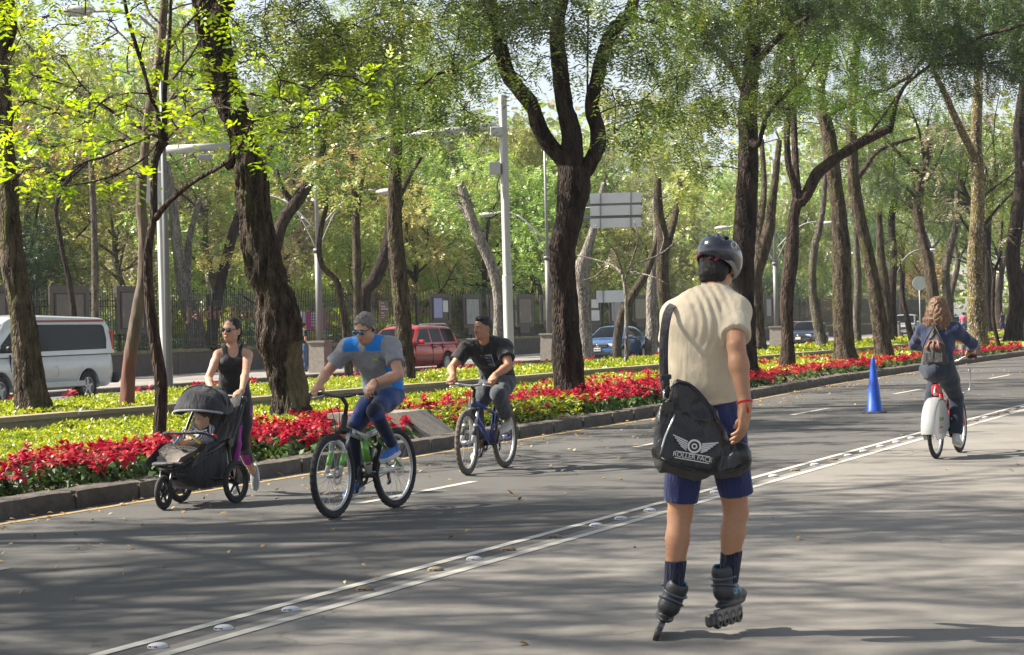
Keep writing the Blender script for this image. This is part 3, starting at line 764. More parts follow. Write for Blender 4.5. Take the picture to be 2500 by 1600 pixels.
# -- row beside the road
tree('young tree with slender brown trunk and bright yellow-green leaves beside the pushchair', 24.4,
     [[(375, 1065, 33), (376, 1000, 33), (379, 915, 32), (366, 814, 30), (352, 712, 25), (347, 610, 23), (352, 560, 21), (361, 506, 19), (362, 430, 18), (364, 380, 20), (378, 345, 24), (388, 332, 27)],
      [(383, 340, 17), (377, 306, 13), (368, 260, 12), (352, 222, 11), (336, 160, 10.5), (317, 101, 11), (300, 40, 10), (288, -30, 9), (280, -120, 7)],
      [(389, 333, 17), (386, 260, 13), (390, 180, 12), (398, 90, 11), (401, 10, 9), (404, -80, 8), (400, -180, 6)],
      [(366, 515, 17), (395, 478, 14, -.3), (455, 428, 13, -.9), (505, 400, 12, -1.2), (540, 378, 11, -1.4), (570, 335, 9, -1.7), (586, 300, 7, -1.9)],
      [(380, 325, 12), (350, 313, 11, .2), (286, 276, 10, .7), (215, 235, 9, 1.0), (152, 199, 7.5, 1.5), (100, 150, 6, 1.8), (50, 88, 4.5, 2)],
      [(350, 325, 6), (300, 345, 6, -.5), (240, 372, 6, -1.1), (200, 382, 5, -1.4), (160, 415, 4, -1.6)],
      [(395, 325, 6), (425, 295, 6, -.6), (470, 262, 6, -1.4), (510, 250, 5, -1.9), (560, 262, 4, -2.3)],
      [(385, 250, 6), (440, 215, 6, .8), (520, 213, 5, 1.5), (620, 228, 4, 2.2)],
      [(398, 120, 6), (430, 70, 6, -.6), (475, 20, 5, -1.2), (520, -30, 4, -1.6)],
      [(396, 75, 6), (350, 30, 5, .8), (335, -10, 4, 1)], [(330, 130, 5), (270, 70, 5, 1), (200, 35, 4, 1.6), (130, 25, 3, 2)],
      [(396, 200, 6), (450, 130, 5, -1), (480, 80, 4, -1.6)], [(375, 330, 5), (330, 380, 5, -.6), (250, 420, 4, -1.4), (150, 440, 3, -2)]],
     [(50, 70, 40, 1.5), (110, 40, 44, 1.5), (20, 150, 46, 1.8), (80, 180, 44, 1), (140, 130, 38, .5), (190, 200, 44, .5), (60, 240, 40, 0), (130, 265, 42, .5), (200, 290, 36, 0), (20, 300, 38, 0), (255, 230, 40, 0), (300, 250, 40, -.5),
      (230, 120, 36, 1), (180, 60, 36, 1), (260, 50, 40, 1), (340, 90, 36, 0), (300, 170, 34, .5), (60, 395, 36, -1.5), (30, 425, 30, -1.5), (110, 400, 32, -1.5), (150, 425, 26, -1.5), (250, 430, 20, -1), (330, 420, 16, -1), (340, 270, 30, -.5), (430, 230, 34, -1), (480, 260, 34, -1.2),
      (400, 270, 30, -.5), (450, 180, 30, -.5), (500, 130, 34, -.8), (560, 215, 30, -1.8), (590, 290, 40, -1.9), (640, 270, 34, -2), (540, 320, 26, -1.5), (440, 60, 34, -.6), (500, 20, 40, -1), (380, 150, 26, 0), (620, 230, 34, 1.8), (690, 250, 36, 2), (560, 60, 36, -1),
      (10, 20, 40, 2), (330, 10, 36, 0), (600, 370, 22, -2), (480, 300, 24, -1.5), (225, 340, 26, -.6), (290, 330, 24, -.6), (160, 340, 30, -.4), (90, 330, 28, -.3), (660, 190, 34, 1.5), (730, 210, 34, 1.5), (800, 180, 36, 2), (860, 200, 34, 2), (700, 300, 34, -1), (620, 130, 34, 1), (900, 150, 30, 2), (760, 260, 30, 0), (520, 180, 34, 0), (420, 120, 34, .5), (20, 350, 30, 0), (180, 250, 34, 0), (100, 90, 34, 1)] + rc((-60, -260, 640, -20), 30, 46, 2.5),
     M_BARKR, 'young', seg=22, amp=.03, ridge=.004, flare=.12, dens=1.0, twigs=10)
tree('big old leaning tree with gnarled mossy trunk and scars behind the pushchair woman', 31.2,
     [[(686, 1012, 114), (684, 960, 88), (682, 915, 84), (668, 850, 87), (660, 800, 97), (651, 746, 96), (636, 679, 94), (614, 611, 87), (599, 510, 78), (590, 430, 84), (578, 354, 60), (555, 280, 66), (530, 210, 66), (513, 168, 80), (499, 67, 76), (489, 0, 74), (470, -120, 70), (440, -260, 55)],
      [(570, 350, 40), (545, 385, 16), (530, 395, 8)],
      [(500, 60, 36), (560, -40, 34, -1), (620, -150, 28, -2), (700, -280, 22, -3)], [(490, 0, 40), (400, -100, 34, 1), (330, -220, 26, 2)]],
     rc((640, 60, 900, 270), 26, 40, 1.5, 'feath') + rc((540, -20, 980, 110), 30, 44, 2, 'feath') + rc((560, 240, 760, 330), 3, 28, 1, 'feath') + rc((200, -380, 900, -60), 16, 58, 4, 'feath'),
     M_BARKS, 'feath', seg=96, amp=.07, ridge=.045, flare=.38,
     bumps=[((.10, -.25, 2.75), .28, .13), ((.1, -.30, 1.75), .30, .10), ((-.30, -.2, 1.35), .26, .10), ((-.22, -.25, .8), .2, .05), ((.13, -.3, .9), .34, -.05), ((-.45, -.1, 2.0), .2, -.05)])
tree('dark tree dividing into three thick limbs beside the black-shirted cyclist', 36.7,
     [[(1345, 958, 96), (1338, 905, 72), (1336, 848, 68), (1330, 780, 64), (1328, 713, 62), (1320, 640, 66), (1322, 578, 68), (1330, 545, 64), (1338, 510, 66), (1341, 472, 68), (1346, 430, 80), (1350, 395, 84)],
      [(1346, 400, 52), (1325, 378, 42), (1288, 337, 40), (1263, 290, 39), (1251, 250, 38), (1221, 214, 37), (1194, 177, 36), (1180, 128, 34), (1172, 90, 32), (1165, 50, 30), (1140, -20, 26), (1100, -110, 22, -1), (1060, -220, 16, -2)],
      [(1344, 400, 60), (1344, 350, 56), (1343, 312, 50), (1325, 236, 44), (1315, 152, 41), (1309, 84, 38), (1318, 15, 34), (1330, -60, 30), (1325, -180, 24, 1), (1300, -320, 16, 2)],
      [(1360, 420, 50), (1385, 385, 40), (1404, 350, 38), (1404, 304, 37), (1391, 253, 36), (1402, 196, 35), (1417, 128, 34), (1440, 74, 33), (1474, 40, 34), (1488, 10, 30), (1500, -50, 26), (1540, -150, 20, -1), (1600, -260, 14, -2)],
      [(1384, -60, 5), (1382, 60, 5), (1381, 160, 5), (1380, 235, 5)],
      [(1178, 120, 10), (1090, 165, 9, -1), (1030, 175, 8, -1.5), (980, 215, 6, -2)], [(1474, 40, 12), (1540, 55, 8, 1), (1600, 70, 6, 1.5)]],
     rc((860, -20, 1180, 210), 34, 38, 2.5, 'feath') + rc((1050, -40, 1370, 70), 26, 40, 2.5, 'dark') + rc((860, 120, 1150, 330), 20, 34, 2, 'olive') + rc((1430, 60, 1620, 260), 20, 34, 2, 'olive') + rc((1390, -60, 1620, 60), 12, 36, 2, 'olive') + rc((1190, 60, 1420, 200), 9, 26, 2, 'feath') + rc((900, -420, 1750, -60), 18, 60, 4, 'feath') + rc((1430, 230, 1600, 330), 4, 26, 2, 'olive'),
     M_BARK, 'feath', seg=56, amp=.07, ridge=.020, flare=.28, bumps=[((.3, 0, 3.75), .25, .06), ((-.2, -.2, .9), .4, .06)])
tree('straight thick dark-barked tree behind the helmeted skater', 47,
     [[(1752, 895, 80), (1750, 860, 62), (1748, 760, 56), (1746, 700, 56), (1746, 611, 56), (1752, 510, 56), (1757, 420, 52), (1759, 337, 50), (1757, 260, 46), (1765, 170, 42), (1770, 80, 38), (1760, -30, 34), (1740, -150, 26), (1700, -280, 18)],
      [(1760, 330, 20), (1782, 340, 13, -.6), (1800, 280, 10, -1), (1830, 240, 8, -1.5), (1870, 200, 6, -2)], [(1758, 240, 18), (1720, 160, 15, 1), (1660, 90, 12, 1.5), (1600, 40, 9, 2)], [(1765, 160, 18), (1830, 90, 14, -1), (1900, 40, 10, -2)]],
     rc((1540, -20, 1860, 270), 66, 40, 3, 'olive') + rc((1600, 240, 1760, 400), 10, 30, 2.5, 'olive') + rc((1620, -20, 1920, 90), 26, 42, 3, 'dark') + rc((1500, -400, 2000, -40), 16, 58, 4, 'feath'),
     M_BARK, 'olive', seg=44, amp=.05, ridge=.022, flare=.25)
tree('forked reddish-brown tree with one long limb reaching right over the road', 55,
     [[(1850, 862, 42), (1851, 800, 31), (1849, 740, 32), (1850, 680, 34), (1859, 611, 36), (1866, 510, 27), (1876, 470, 34)],
      [(1874, 475, 25), (1866, 430, 20), (1853, 388, 17), (1850, 300, 16), (1862, 220, 14), (1862, 130, 13), (1850, 20, 12), (1830, -80, 10)],
      [(1878, 475, 22), (1872, 420, 17, .6), (1868, 340, 16, 1), (1866, 250, 15, 1.4), (1880, 190, 13, 1.8), (1905, 140, 12, 2), (1935, 105, 10, 2.3), (1950, 20, 9, 2.5)],
      [(1880, 480, 28), (1897, 455, 29), (1919, 412, 30), (1945, 388, 29), (1975, 366, 27), (2020, 338, 26), (2060, 318, 24), (2094, 303, 22)],
      [(2092, 304, 18), (2098, 284, 11), (2110, 232, 10), (2130, 200, 9), (2155, 178, 8), (2180, 160, 8), (2230, 130, 9, -1), (2300, 90, 8, -2), (2400, 60, 7, -3), (2480, 20, 6, -4)],
      [(2180, 160, 7), (2250, 152, 6, .5), (2330, 150, 5, .5), (2400, 140, 4, 1)], [(2030, 335, 8), (2100, 240, 6, 1), (2200, 100, 5, 1.5), (2300, 30, 4, 2)],
      [(1862, 240, 7), (1900, 170, 6, -1), (1935, 110, 5, -1)]],
     rc((2080, 40, 2430, 160), 56, 34, 3, 'dark') + rc((1880, -30, 2440, 90), 60, 40, 3.5, 'dark') + rc((2200, 120, 2430, 200), 18, 26, 2.5, 'dark') + rc((1840, 40, 2080, 240), 30, 36, 3, 'olive') + rc((1940, 190, 2120, 270), 6, 24, 2, 'olive') + rc((1900, -420, 2600, -20), 20, 58, 5, 'dark'),
     M_BARKR, 'feath', seg=34, amp=.05, ridge=.012, flare=.2)
tree('thick straight tree with deeply furrowed mossy bark right of the forked tree', 61,
     [[(1986, 852, 66), (1983, 800, 50), (1979, 700, 46), (1978, 611, 46), (1972, 510, 38), (1962, 430, 36), (1950, 330, 34), (1935, 262, 30), (1928, 200, 22), (1945, 130, 20), (1940, 40, 18), (1930, -80, 14)],
      [(1938, 270, 24), (1970, 255, 17, -.5), (2010, 240, 14, -1), (2040, 222, 12, -1.4), (2080, 212, 9, -2), (2140, 180, 7, -2.5)]],
     rc((1840, 0, 2100, 220), 24, 32, 3, 'olive') + rc((1920, 230, 2080, 330), 5, 22, 2, 'olive') + rc((1800, -250, 2150, 20), 18, 52, 4, 'feath'),
     M_BARKM, 'olive', seg=40, amp=.05, ridge=.024, flare=.22)
tree('leaning mossy tree with smooth trunk just right of the blue traffic cone', 65,
     [[(2078, 845, 50), (2071, 790, 42), (2060, 713, 38), (2042, 611, 32), (2020, 510, 31), (2008, 440, 30), (2004, 380, 28), (2001, 300, 26), (2004, 220, 22), (2012, 120, 18), (2010, 0, 14), (2000, -100, 10)],
      [(2006, 430, 18), (2030, 400, 13, .5), (2060, 360, 11, 1), (2100, 340, 9, 1.5), (2150, 325, 7, 2)]],
     rc((1990, 120, 2160, 300), 8, 24, 3, 'olive') + rc((1850, -250, 2250, 20), 16, 50, 4, 'feath'),
     M_BARKM, 'olive', seg=36, amp=.05, ridge=.016, flare=.2)
tree('thick lichen-speckled yellowish tree right of the rider in navy', 80,
     [[(2298, 822, 64), (2297, 790, 50), (2295, 700, 46), (2291, 611, 40), (2297, 510, 36), (2298, 400, 33), (2294, 340, 28), (2298, 210, 24), (2300, 100, 18), (2295, -20, 12)],
      [(2292, 380, 22), (2275, 340, 20, -.5), (2250, 290, 18, -1), (2222, 225, 15, -1.5), (2195, 170, 12, -2), (2170, 100, 9, -2), (2150, 20, 6, -2)]],
     rc((2100, 150, 2380, 330), 9, 22, 3, 'dull') + rc((2100, -200, 2500, 30), 18, 44, 4, 'feath'),
     M_BARKL, 'dull', seg=36, amp=.05, ridge=.016, flare=.3)
tree('dark twin-stemmed tree at the end of the row near the orange-shirted rider', 92,
     [[(2378, 812, 56), (2385, 760, 44), (2390, 700, 38), (2380, 600, 36), (2392, 500, 36), (2402, 400, 34), (2395, 300, 28), (2410, 180, 22), (2420, 60, 16)],
      [(2390, 690, 22), (2420, 600, 18, 1), (2440, 480, 16, 2), (2470, 340, 12, 2)]],
     rc((2300, 180, 2480, 420), 7, 22, 3, 'dull') + rc((2250, -150, 2600, 150), 14, 42, 4, 'feath'), M_BARK, 'dull', seg=30, amp=.06, ridge=.02, flare=.2)
tree('slim curved dark sapling in the red flowers right of the lichen tree', 78,
     [[(2348, 815, 9), (2342, 790, 9), (2334, 750, 9), (2334, 690, 9), (2338, 640, 8), (2350, 600, 6), (2356, 520, 5)], [(2336, 700, 7), (2333, 640, 6), (2322, 590, 4)]],
     rc((2320, 500, 2380, 590), 3, 12, 1, 'dull'), M_BARK, 'dull', seg=10, ridge=0)
# -- second row
tree('leaning thick mossy trunk in front of the white van', 32,
     [[(82, 970, 96), (76, 940, 84), (68, 880, 72), (62, 830, 66), (54, 747, 60), (40, 680, 58), (30, 611, 60), (22, 510, 50), (20, 420, 46), (14, 337, 40), (8, 200, 36), (0, 120, 32), (-30, 0, 28), (-60, -120, 24)],
      [(2, 140, 30), (18, 90, 34), (22, 60, 40), (14, 0, 38), (0, -80, 30), (-20, -200, 24)]],
     rc((-260, -420, 260, -40), 16, 58, 4, 'feath') + rc((-40, -60, 120, 30), 5, 40, 2, 'young'),
     M_BARKM, 'feath', seg=52, amp=.05, ridge=.022, flare=.12, group='trees in the second median row')
tree('slender tree with red-painted foot between the van and the pushchair', 33.6,
     [[(298, 958, 40), (300, 930, 36), (304, 860, 33), (312, 800, 31), (322, 740, 30), (330, 700, 31), (336, 660, 26), (338, 611, 28), (337, 540, 26), (331, 480, 25), (334, 420, 24), (342, 330, 20), (352, 250, 22), (368, 180, 24), (378, 100, 22), (385, 20, 21), (392, -80, 18), (400, -200, 14)],
      [(345, 320, 10), (390, 250, 9, 1), (425, 180, 8, 2), (430, 60, 7, 2.5)]],
     rc((200, -360, 640, -50), 9, 54, 3, 'feath') + rc((420, 40, 560, 180), 4, 36, 2, 'young'),
     M_BARKF, 'feath', seg=28, amp=.05, ridge=.010, flare=.12, group='trees in the second median row')
tree('upright furrowed tree in front of the red estate car', 44.5,
     [[(957, 900, 48), (957, 870, 39), (950, 800, 41), (943, 713, 41), (936, 640, 41), (930, 578, 40), (927, 510, 36), (928, 440, 34), (930, 380, 32), (932, 310, 28), (938, 220, 20), (944, 130, 16), (944, 40, 14), (940, -60, 12)],
      [(934, 470, 16), (950, 440, 12, .5), (965, 410, 10, 1), (990, 370, 7, 1)], [(934, 300, 12), (900, 240, 9, 1), (860, 200, 7, 1)]],
     rc((820, 200, 1060, 420), 18, 30, 2.5, 'olive') + rc((760, 0, 1120, 220), 30, 36, 3, 'olive') + rc((700, -300, 1150, -20), 11, 54, 4, 'feath'),
     M_BARKM, 'olive', seg=34, amp=.05, ridge=.02, flare=.15, group='trees in the second median row')
tree('curving trunk with rough bark in front of the dark hatchback', 80,
     [[(1932, 822, 34), (1930, 800, 28), (1922, 760, 26), (1912, 700, 22), (1909, 640, 20), (1915, 580, 20), (1925, 540, 17), (1935, 480, 15), (1940, 380, 13), (1930, 280, 11), (1925, 180, 9)]],
     rc((1850, 150, 2000, 400), 8, 22, 3, 'olive') + rc((1800, 0, 2050, 120), 6, 30, 3, 'feath'), M_BARKG, 'olive', seg=22, ridge=.012, group='trees in the second median row')
tree('mossy forking tree right behind the helmeted skater', 74,
     [[(1788, 830, 34), (1786, 790, 26), (1780, 720, 30), (1776, 650, 34), (1790, 600, 34), (1806, 540, 32), (1812, 500, 24), (1822, 420, 18), (1832, 330, 14)], [(1790, 610, 26), (1782, 560, 20, .5), (1790, 500, 18, 1), (1796, 440, 14, 1.5), (1790, 330, 11, 2)]],
     rc((1740, 180, 1900, 420), 10, 26, 3, 'olive') + rc((1700, 20, 1900, 150), 6, 30, 3, 'feath'), M_BARKM, 'olive', seg=26, ridge=.014, group='trees in the second median row')
tree('thin young bare tree with pale trunk in front of the blue saloon car', 58,
     [[(1472, 868, 12), (1473, 820, 10), (1472, 760, 9), (1471, 700, 8.5), (1466, 660, 8), (1460, 640, 7)],
      [(1462, 645, 6), (1440, 625, 5, .5), (1400, 612, 4, 1), (1350, 600, 3, 1.2)], [(1463, 645, 5), (1450, 600, 4, -.5), (1420, 560, 3, -1), (1400, 530, 2, -1)],
      [(1466, 655, 5), (1500, 620, 4, .3), (1550, 600, 4, .6), (1600, 560, 3, 1), (1640, 530, 2, 1)], [(1468, 660, 5), (1490, 600, 4, -.5), (1500, 560, 3, -1), (1490, 520, 2, -1)],
      [(1480, 640, 4), (1530, 650, 3, -.8), (1570, 670, 2, -1)], [(1430, 620, 3), (1400, 650, 2.5, .5), (1370, 660, 2, .5)], [(1550, 600, 3), (1560, 560, 2, 1), (1550, 530, 1.6, 1)]],
     [(1440, 590, 34, 0, 'dull')], M_BARKP, 'dull', seg=10, ridge=0, flare=.1, dens=.12, twigs=30, group='trees in the second median row')

# -- pavement and park trees that can be told apart
PT = 'trees on the far pavement and beyond the fence'
def simple(label, Z, limbs, bark, sty, box, n, r, dens=.9, extra=()):
    tree(label, Z, limbs, rc(box, n, r, 4, sty) + list(extra), bark, sty, seg=16, amp=.07, ridge=0, flare=.15, group=PT, dens=dens, twigs=5)
simple('straight slim grey-green trunk rising behind the white van', 66, [[(224, 835, 18), (224, 735, 17), (223, 640, 17), (222, 560, 16), (219, 480, 16), (215, 400, 14), (212, 330, 12), (208, 240, 9)]], M_BARKG, 'back', (120, 150, 320, 340), 9, 36)
simple('crooked thin tree in front of the first exhibition board', 68, [[(170, 850, 16), (175, 780, 15), (170, 712, 15), (160, 650, 13), (148, 600, 12), (138, 540, 12), (131, 500, 11), (140, 455, 11), (165, 420, 10), (200, 388, 8), (240, 350, 6)], [(138, 450, 8), (120, 420, 7), (90, 390, 5)]], M_BARK, 'warm', (60, 250, 260, 420), 8, 34)
simple('thick pale forked trunk behind the iron fence letters', 84, [[(470, 845, 56), (462, 790, 46), (446, 730, 40), (430, 670, 34), (420, 600, 28), (412, 540, 26), (405, 470, 22), (390, 380, 16)], [(436, 690, 24), (440, 620, 20, 1), (446, 560, 16, 1), (470, 470, 12, 2)]], M_BARKP, 'back', (320, 330, 520, 560), 10, 36)
simple('leaning dark trunk slanting right behind the fence letters', 84, [[(490, 850, 30), (505, 740, 26), (520, 660, 24), (545, 560, 24), (565, 500, 22), (600, 420, 18), (640, 340, 14)]], M_BARK, 'warm', (480, 330, 700, 620), 12, 34)
simple('dark leaning tree curving up behind the mossy giant', 60, [[(640, 640, 28), (648, 580, 30), (665, 520, 30), (700, 470, 30), (735, 410, 26), (760, 330, 20), (770, 250, 14)], [(690, 480, 16), (660, 440, 14), (650, 400, 10)]], M_BARKR, 'olive', (600, 250, 800, 420), 9, 32)
simple('thin winding tree left of the grey lamp column', 60, [[(822, 905, 22), (818, 850, 20), (812, 760, 18), (800, 700, 17), (790, 660, 15), (760, 630, 14), (750, 590, 13), (755, 540, 12), (768, 480, 10), (772, 420, 8)]], M_BARKM, 'back', (720, 280, 860, 460), 8, 30)
simple('slim straight trunk behind the grey-haired cyclist', 62, [[(843, 905, 22), (842, 800, 20), (840, 700, 20), (838, 610, 20), (836, 500, 18), (830, 420, 14), (826, 350, 12)], [(838, 520, 12), (848, 450, 10), (858, 390, 8)]], M_BARKM, 'warm', (740, 250, 900, 460), 9, 30)
simple('dark bent trunk leaning right from the fence behind the cyclist', 80, [[(856, 700, 30), (880, 660, 30), (905, 600, 30), (920, 540, 28), (940, 470, 22)]], M_BARK, 'olive', (860, 330, 1040, 520), 7, 30)
simple('peeling pale tree leaning left behind the white camera pole', 78, [[(1168, 835, 24), (1172, 760, 23), (1170, 700, 23), (1160, 640, 26), (1135, 580, 26), (1110, 520, 24), (1095, 470, 22), (1070, 400, 16), (1050, 330, 12)], [(1120, 540, 16), (1085, 490, 13, 1), (1060, 450, 11, 1)]], M_BARKP, 'back', (980, 330, 1200, 560), 14, 34)
simple('pale flaking trunk between the dark tree and the blue saloon car', 84, [[(1376, 830, 36), (1374, 760, 32), (1372, 700, 34), (1366, 640, 40), (1380, 590, 26), (1400, 520, 18), (1420, 430, 13)]], M_BARKP, 'back', (1380, 220, 1560, 400), 9, 30)
simple('mossy slanting trunk behind the bare sapling', 86, [[(1450, 810, 22), (1462, 740, 20), (1490, 690, 20), (1520, 640, 18), (1540, 580, 16), (1560, 520, 13)]], M_BARKM, 'back', (1530, 330, 1650, 560), 8, 28)
simple('rough pale trunk just right of the blue saloon car', 90, [[(1530, 815, 30), (1532, 760, 26), (1530, 700, 24), (1535, 640, 22), (1545, 560, 20), (1540, 470, 16)]], M_BARKP, 'olive', (1500, 240, 1640, 420), 8, 32)
simple('tall mossy trunk left of the skater shoulder', 74, [[(1568, 850, 26), (1566, 760, 25), (1560, 700, 30), (1556, 640, 30), (1558, 560, 28), (1548, 500, 24), (1545, 420, 18)], [(1560, 600, 22), (1578, 540, 20, .5), (1590, 490, 16, 1), (1600, 430, 12, 1)]], M_BARKM, 'back', (1480, 250, 1700, 470), 14, 34)
simple('bluish-green broad tree beyond the second row on the right', 105, [[(2100, 815, 22), (2096, 700, 20), (2100, 600, 18), (2095, 520, 18), (2110, 440, 14)], [(2040, 480, 12), (2052, 430, 14), (2080, 400, 12), (2130, 380, 9)]], M_BARK, 'blue', (2040, 260, 2240, 560), 34, 30, 1.0)
simple('curved smooth trunk above the head of the rider in navy', 92, [[(2232, 790, 22), (2226, 700, 21), (2222, 640, 20), (2234, 580, 19), (2246, 530, 16), (2250, 450, 13)]], M_BARKG, 'dull', (2160, 300, 2330, 520), 8, 28)
simple('dark crooked thin tree beside the silver pickup', 88, [[(2150, 822, 18), (2138, 780, 15), (2130, 740, 12), (2122, 700, 10), (2118, 640, 8)]], M_BARK, 'olive', (2080, 520, 2160, 640), 3, 18, .4)
simple('dark mossy trunk left of the silver pickup', 90, [[(2092, 815, 24), (2086, 740, 22), (2078, 660, 22), (2070, 600, 20), (2066, 500, 14)]], M_BARKM, 'blue', (2010, 330, 2110, 520), 8, 26)
simple('grey trunk between the two mossy trunks on the right', 92, [[(2016, 820, 20), (2014, 740, 18), (2016, 660, 18), (2012, 560, 16), (2020, 460, 12)]], M_BARKG, 'olive', (1950, 300, 2080, 480), 8, 26)

# -- generic crowns for the rest of the rows, the park and the wood
def proto_tree(seed, H, crownR, nb, sty, bark, thick=.22, lean=.6, low=.35, dens=1.0, leafs=1.5):
    rng = np.random.default_rng(seed); mb = MB(); tips = []
    top = np.array([rng.normal(0, lean), rng.normal(0, lean), H * .62])
    path = np.array([[0, 0, -.1], [rng.normal(0, .1), rng.normal(0, .1), H * .2], [rng.normal(0, lean * .5), rng.normal(0, lean * .5), H * .42], top])
    A, rr = limb_mesh(mb, path, [thick, thick * .85, thick * .7, thick * .4], 12, .08, 1.5, 0, .3, .5)
    for i in range(nb):
        j = int(len(A) * rng.uniform(low + .1, .98)); a = A[j]; az = rng.random() * 6.283
        L = crownR * rng.uniform(.5, 1.1); up = rng.uniform(.3, 1.3)
        e = a + np.array([math.cos(az) * L, math.sin(az) * L, L * up]); m1 = a + (e - a) * .5 + rng.normal(0, .2, 3) * L * .4
        pp = catmull([a, m1, e], .6); mb.tube(pp, np.linspace(rr[j] * .5, .03, len(pp)), 6); tips += [(e, 1.0), (m1, .7)]
        for q in range(3):
            f = e + rdir(1, rng)[0] * L * .5; b0 = pp[int(len(pp) * rng.uniform(.5, .95))]; mb.tube([b0, (b0 + f) / 2 + rng.normal(0, .1, 3), f], [.04, .028, .015], 4, cap=False); tips.append((f, .8))
    m, sL, lL, lW, droop, dn, lm_ = STY[sty]; parts = []
    for c, k in tips:
        Rr = crownR * .30 * k * rng.uniform(.7, 1.3)
        V, Q, _ = sprays(c, Rr, max(5, int(dn * dens * 6.5 * Rr * Rr / leafs ** 1.5)), m - m % 2, sL * leafs, lL * leafs, lW * 1.1, droop, rng)
        parts.append((V, None, Q, 0))
    tm = mb.mesh('trunk', bark, True)
    V = np.concatenate([p[0] for p in parts]); Q = np.concatenate([p[2] + o for p, o in zip(parts, np.cumsum([0] + [len(p[0]) for p in parts[:-1]]))])
    cm = make_mesh('crown', V, [Q], [lm_], None, False)
    return tm, cm
LMK = [(180, 'the white van'), (330, 'the two slender trees'), (560, 'the copper garden letters'), (760, 'the big leaning tree'), (900, 'the grey-haired cyclist'), (1100, 'the red estate car'), (1260, 'the tall white camera pole'), (1400, 'the three-limbed tree'), (1560, 'the blank road signs'), (1780, 'the helmeted skater'), (1960, 'the navy hatchback'), (2120, 'the silver pickup'), (2300, 'the rider in navy'), (9999, 'the lichen-speckled tree')]
def where(X, Y):
    x = 1203 + 4900 * X / Y
    return next(n for a, n in LMK if x < a)
def far_word(Y): return 'near the fence' if Y < 105 else 'farther in' if Y < 150 else 'deep in the park' if Y < 205 else 'at the far back'
PR_M = [proto_tree(11 + i, 15, 4.6, 9, ('feath', 'olive', 'feath')[i], (M_BARK, M_BARKM, M_BARKG)[i], .3, .7, .45, .34, 1.5) for i in range(3)]
PR_P = [proto_tree(31, 19, 5.5, 12, 'back', M_BARK, .28, 1.0, .1, .9, 1.7), proto_tree(32, 22, 6, 13, 'back', M_BARKG, .3, 1.2, .15, .9, 1.7), proto_tree(33, 17, 5.2, 12, 'warm', M_BARK, .25, 1.0, .05, .9, 1.6),
        proto_tree(34, 21, 5.5, 13, 'olive', M_BARK, .28, 1.0, .1, .8, 2.0), proto_tree(35, 20, 5.8, 12, 'dull', M_BARKG, .28, 1.2, .1, .9, 1.8), proto_tree(36, 16, 5, 12, 'blue', M_BARK, .25, 1, .05, .8, 1.8)]
def place_tree(pr, x, y, sc, label, group):
    t = thing('tree', label, 'tree', (x, y, .0), random.uniform(0, 6.28), group)
    t.scale = (sc, sc, sc * random.uniform(.92, 1.1))
    link('trunk', pr[0], t); link('crown', pr[1], t)
# shade trees of the same rows that stand left of the frame, and the rest of the rows to the right
for p_, ss in ((14.2, (-14, -5, 2)), (20.0, (-10, -3, 3.5, 10)), (30, ())):
    for s_ in ss:
        v = W(s_ + random.uniform(-1, 1), p_ + random.uniform(-.6, .6)); place_tree(PR_M[random.randrange(3)], v.x, v.y, random.uniform(1.05, 1.3), 'tall median tree left of the view casting shade on the road', 'shade trees left of the view')
for p_, a, b, st in ((14, 118, 320, 10), (20, 96, 320, 9), (35.5, 165, 330, 9)):
    s_ = a
    while s_ < b:
        v = W(s_ + random.uniform(-2, 2), p_ + random.uniform(-.8, .8)); place_tree(random.choice(PR_M if p_ < 30 else PR_M + PR_P[1:2]), v.x, v.y, random.uniform(.85, 1.2), ('tall distant avenue tree ' if s_ < 200 else 'very distant avenue tree ') + {14: 'beside the road', 20: 'in the second median row', 35.5: 'on the far pavement'}[p_] + (' behind ' + where(v.x, v.y) if abs(v.x / v.y) < .25 else ' beyond the right edge'), 'distant avenue trees'); s_ += st * random.uniform(.8, 1.3)
LB = ['yellow-green park tree beyond the iron fence', 'tall loose-leaved park tree beyond the iron fence', 'yellow-brown park tree beyond the iron fence', 'feathery olive park tree beyond the iron fence', 'dull thin-leaved park tree beyond the iron fence', 'dark bluish park tree beyond the iron fence']
rg = np.random.default_rng(5); cnt = 0; tries = 0; placed = []
while cnt < 108 and tries < 6000:
    tries += 1
    Y = rg.uniform(76, 260); X = rg.uniform(-.29, .29) * Y
    s_, p_ = toSP((X, Y))
    if p_ < 49 or (p_ > 75 and rg.random() < .25): continue
    if any((X - a) ** 2 + (Y - b) ** 2 < (20 if p_ < 60 else 42) for a, b in placed): continue
    placed.append((X, Y)); k = rg.choice(6, p=[.30, .24, .08, .18, .12, .08]) if X < Y * .12 else rg.choice(6, p=[.12, .18, .16, .14, .3, .1])
    place_tree(PR_P[k], X, Y, rg.uniform(.7, 1.15) if p_ > 55 else rg.uniform(.45, .8), LB[k].replace(' beyond the iron fence', '') + ' ' + far_word(Y) + ' behind ' + where(X, Y), LB[k].replace('tree', 'trees')); cnt += 1
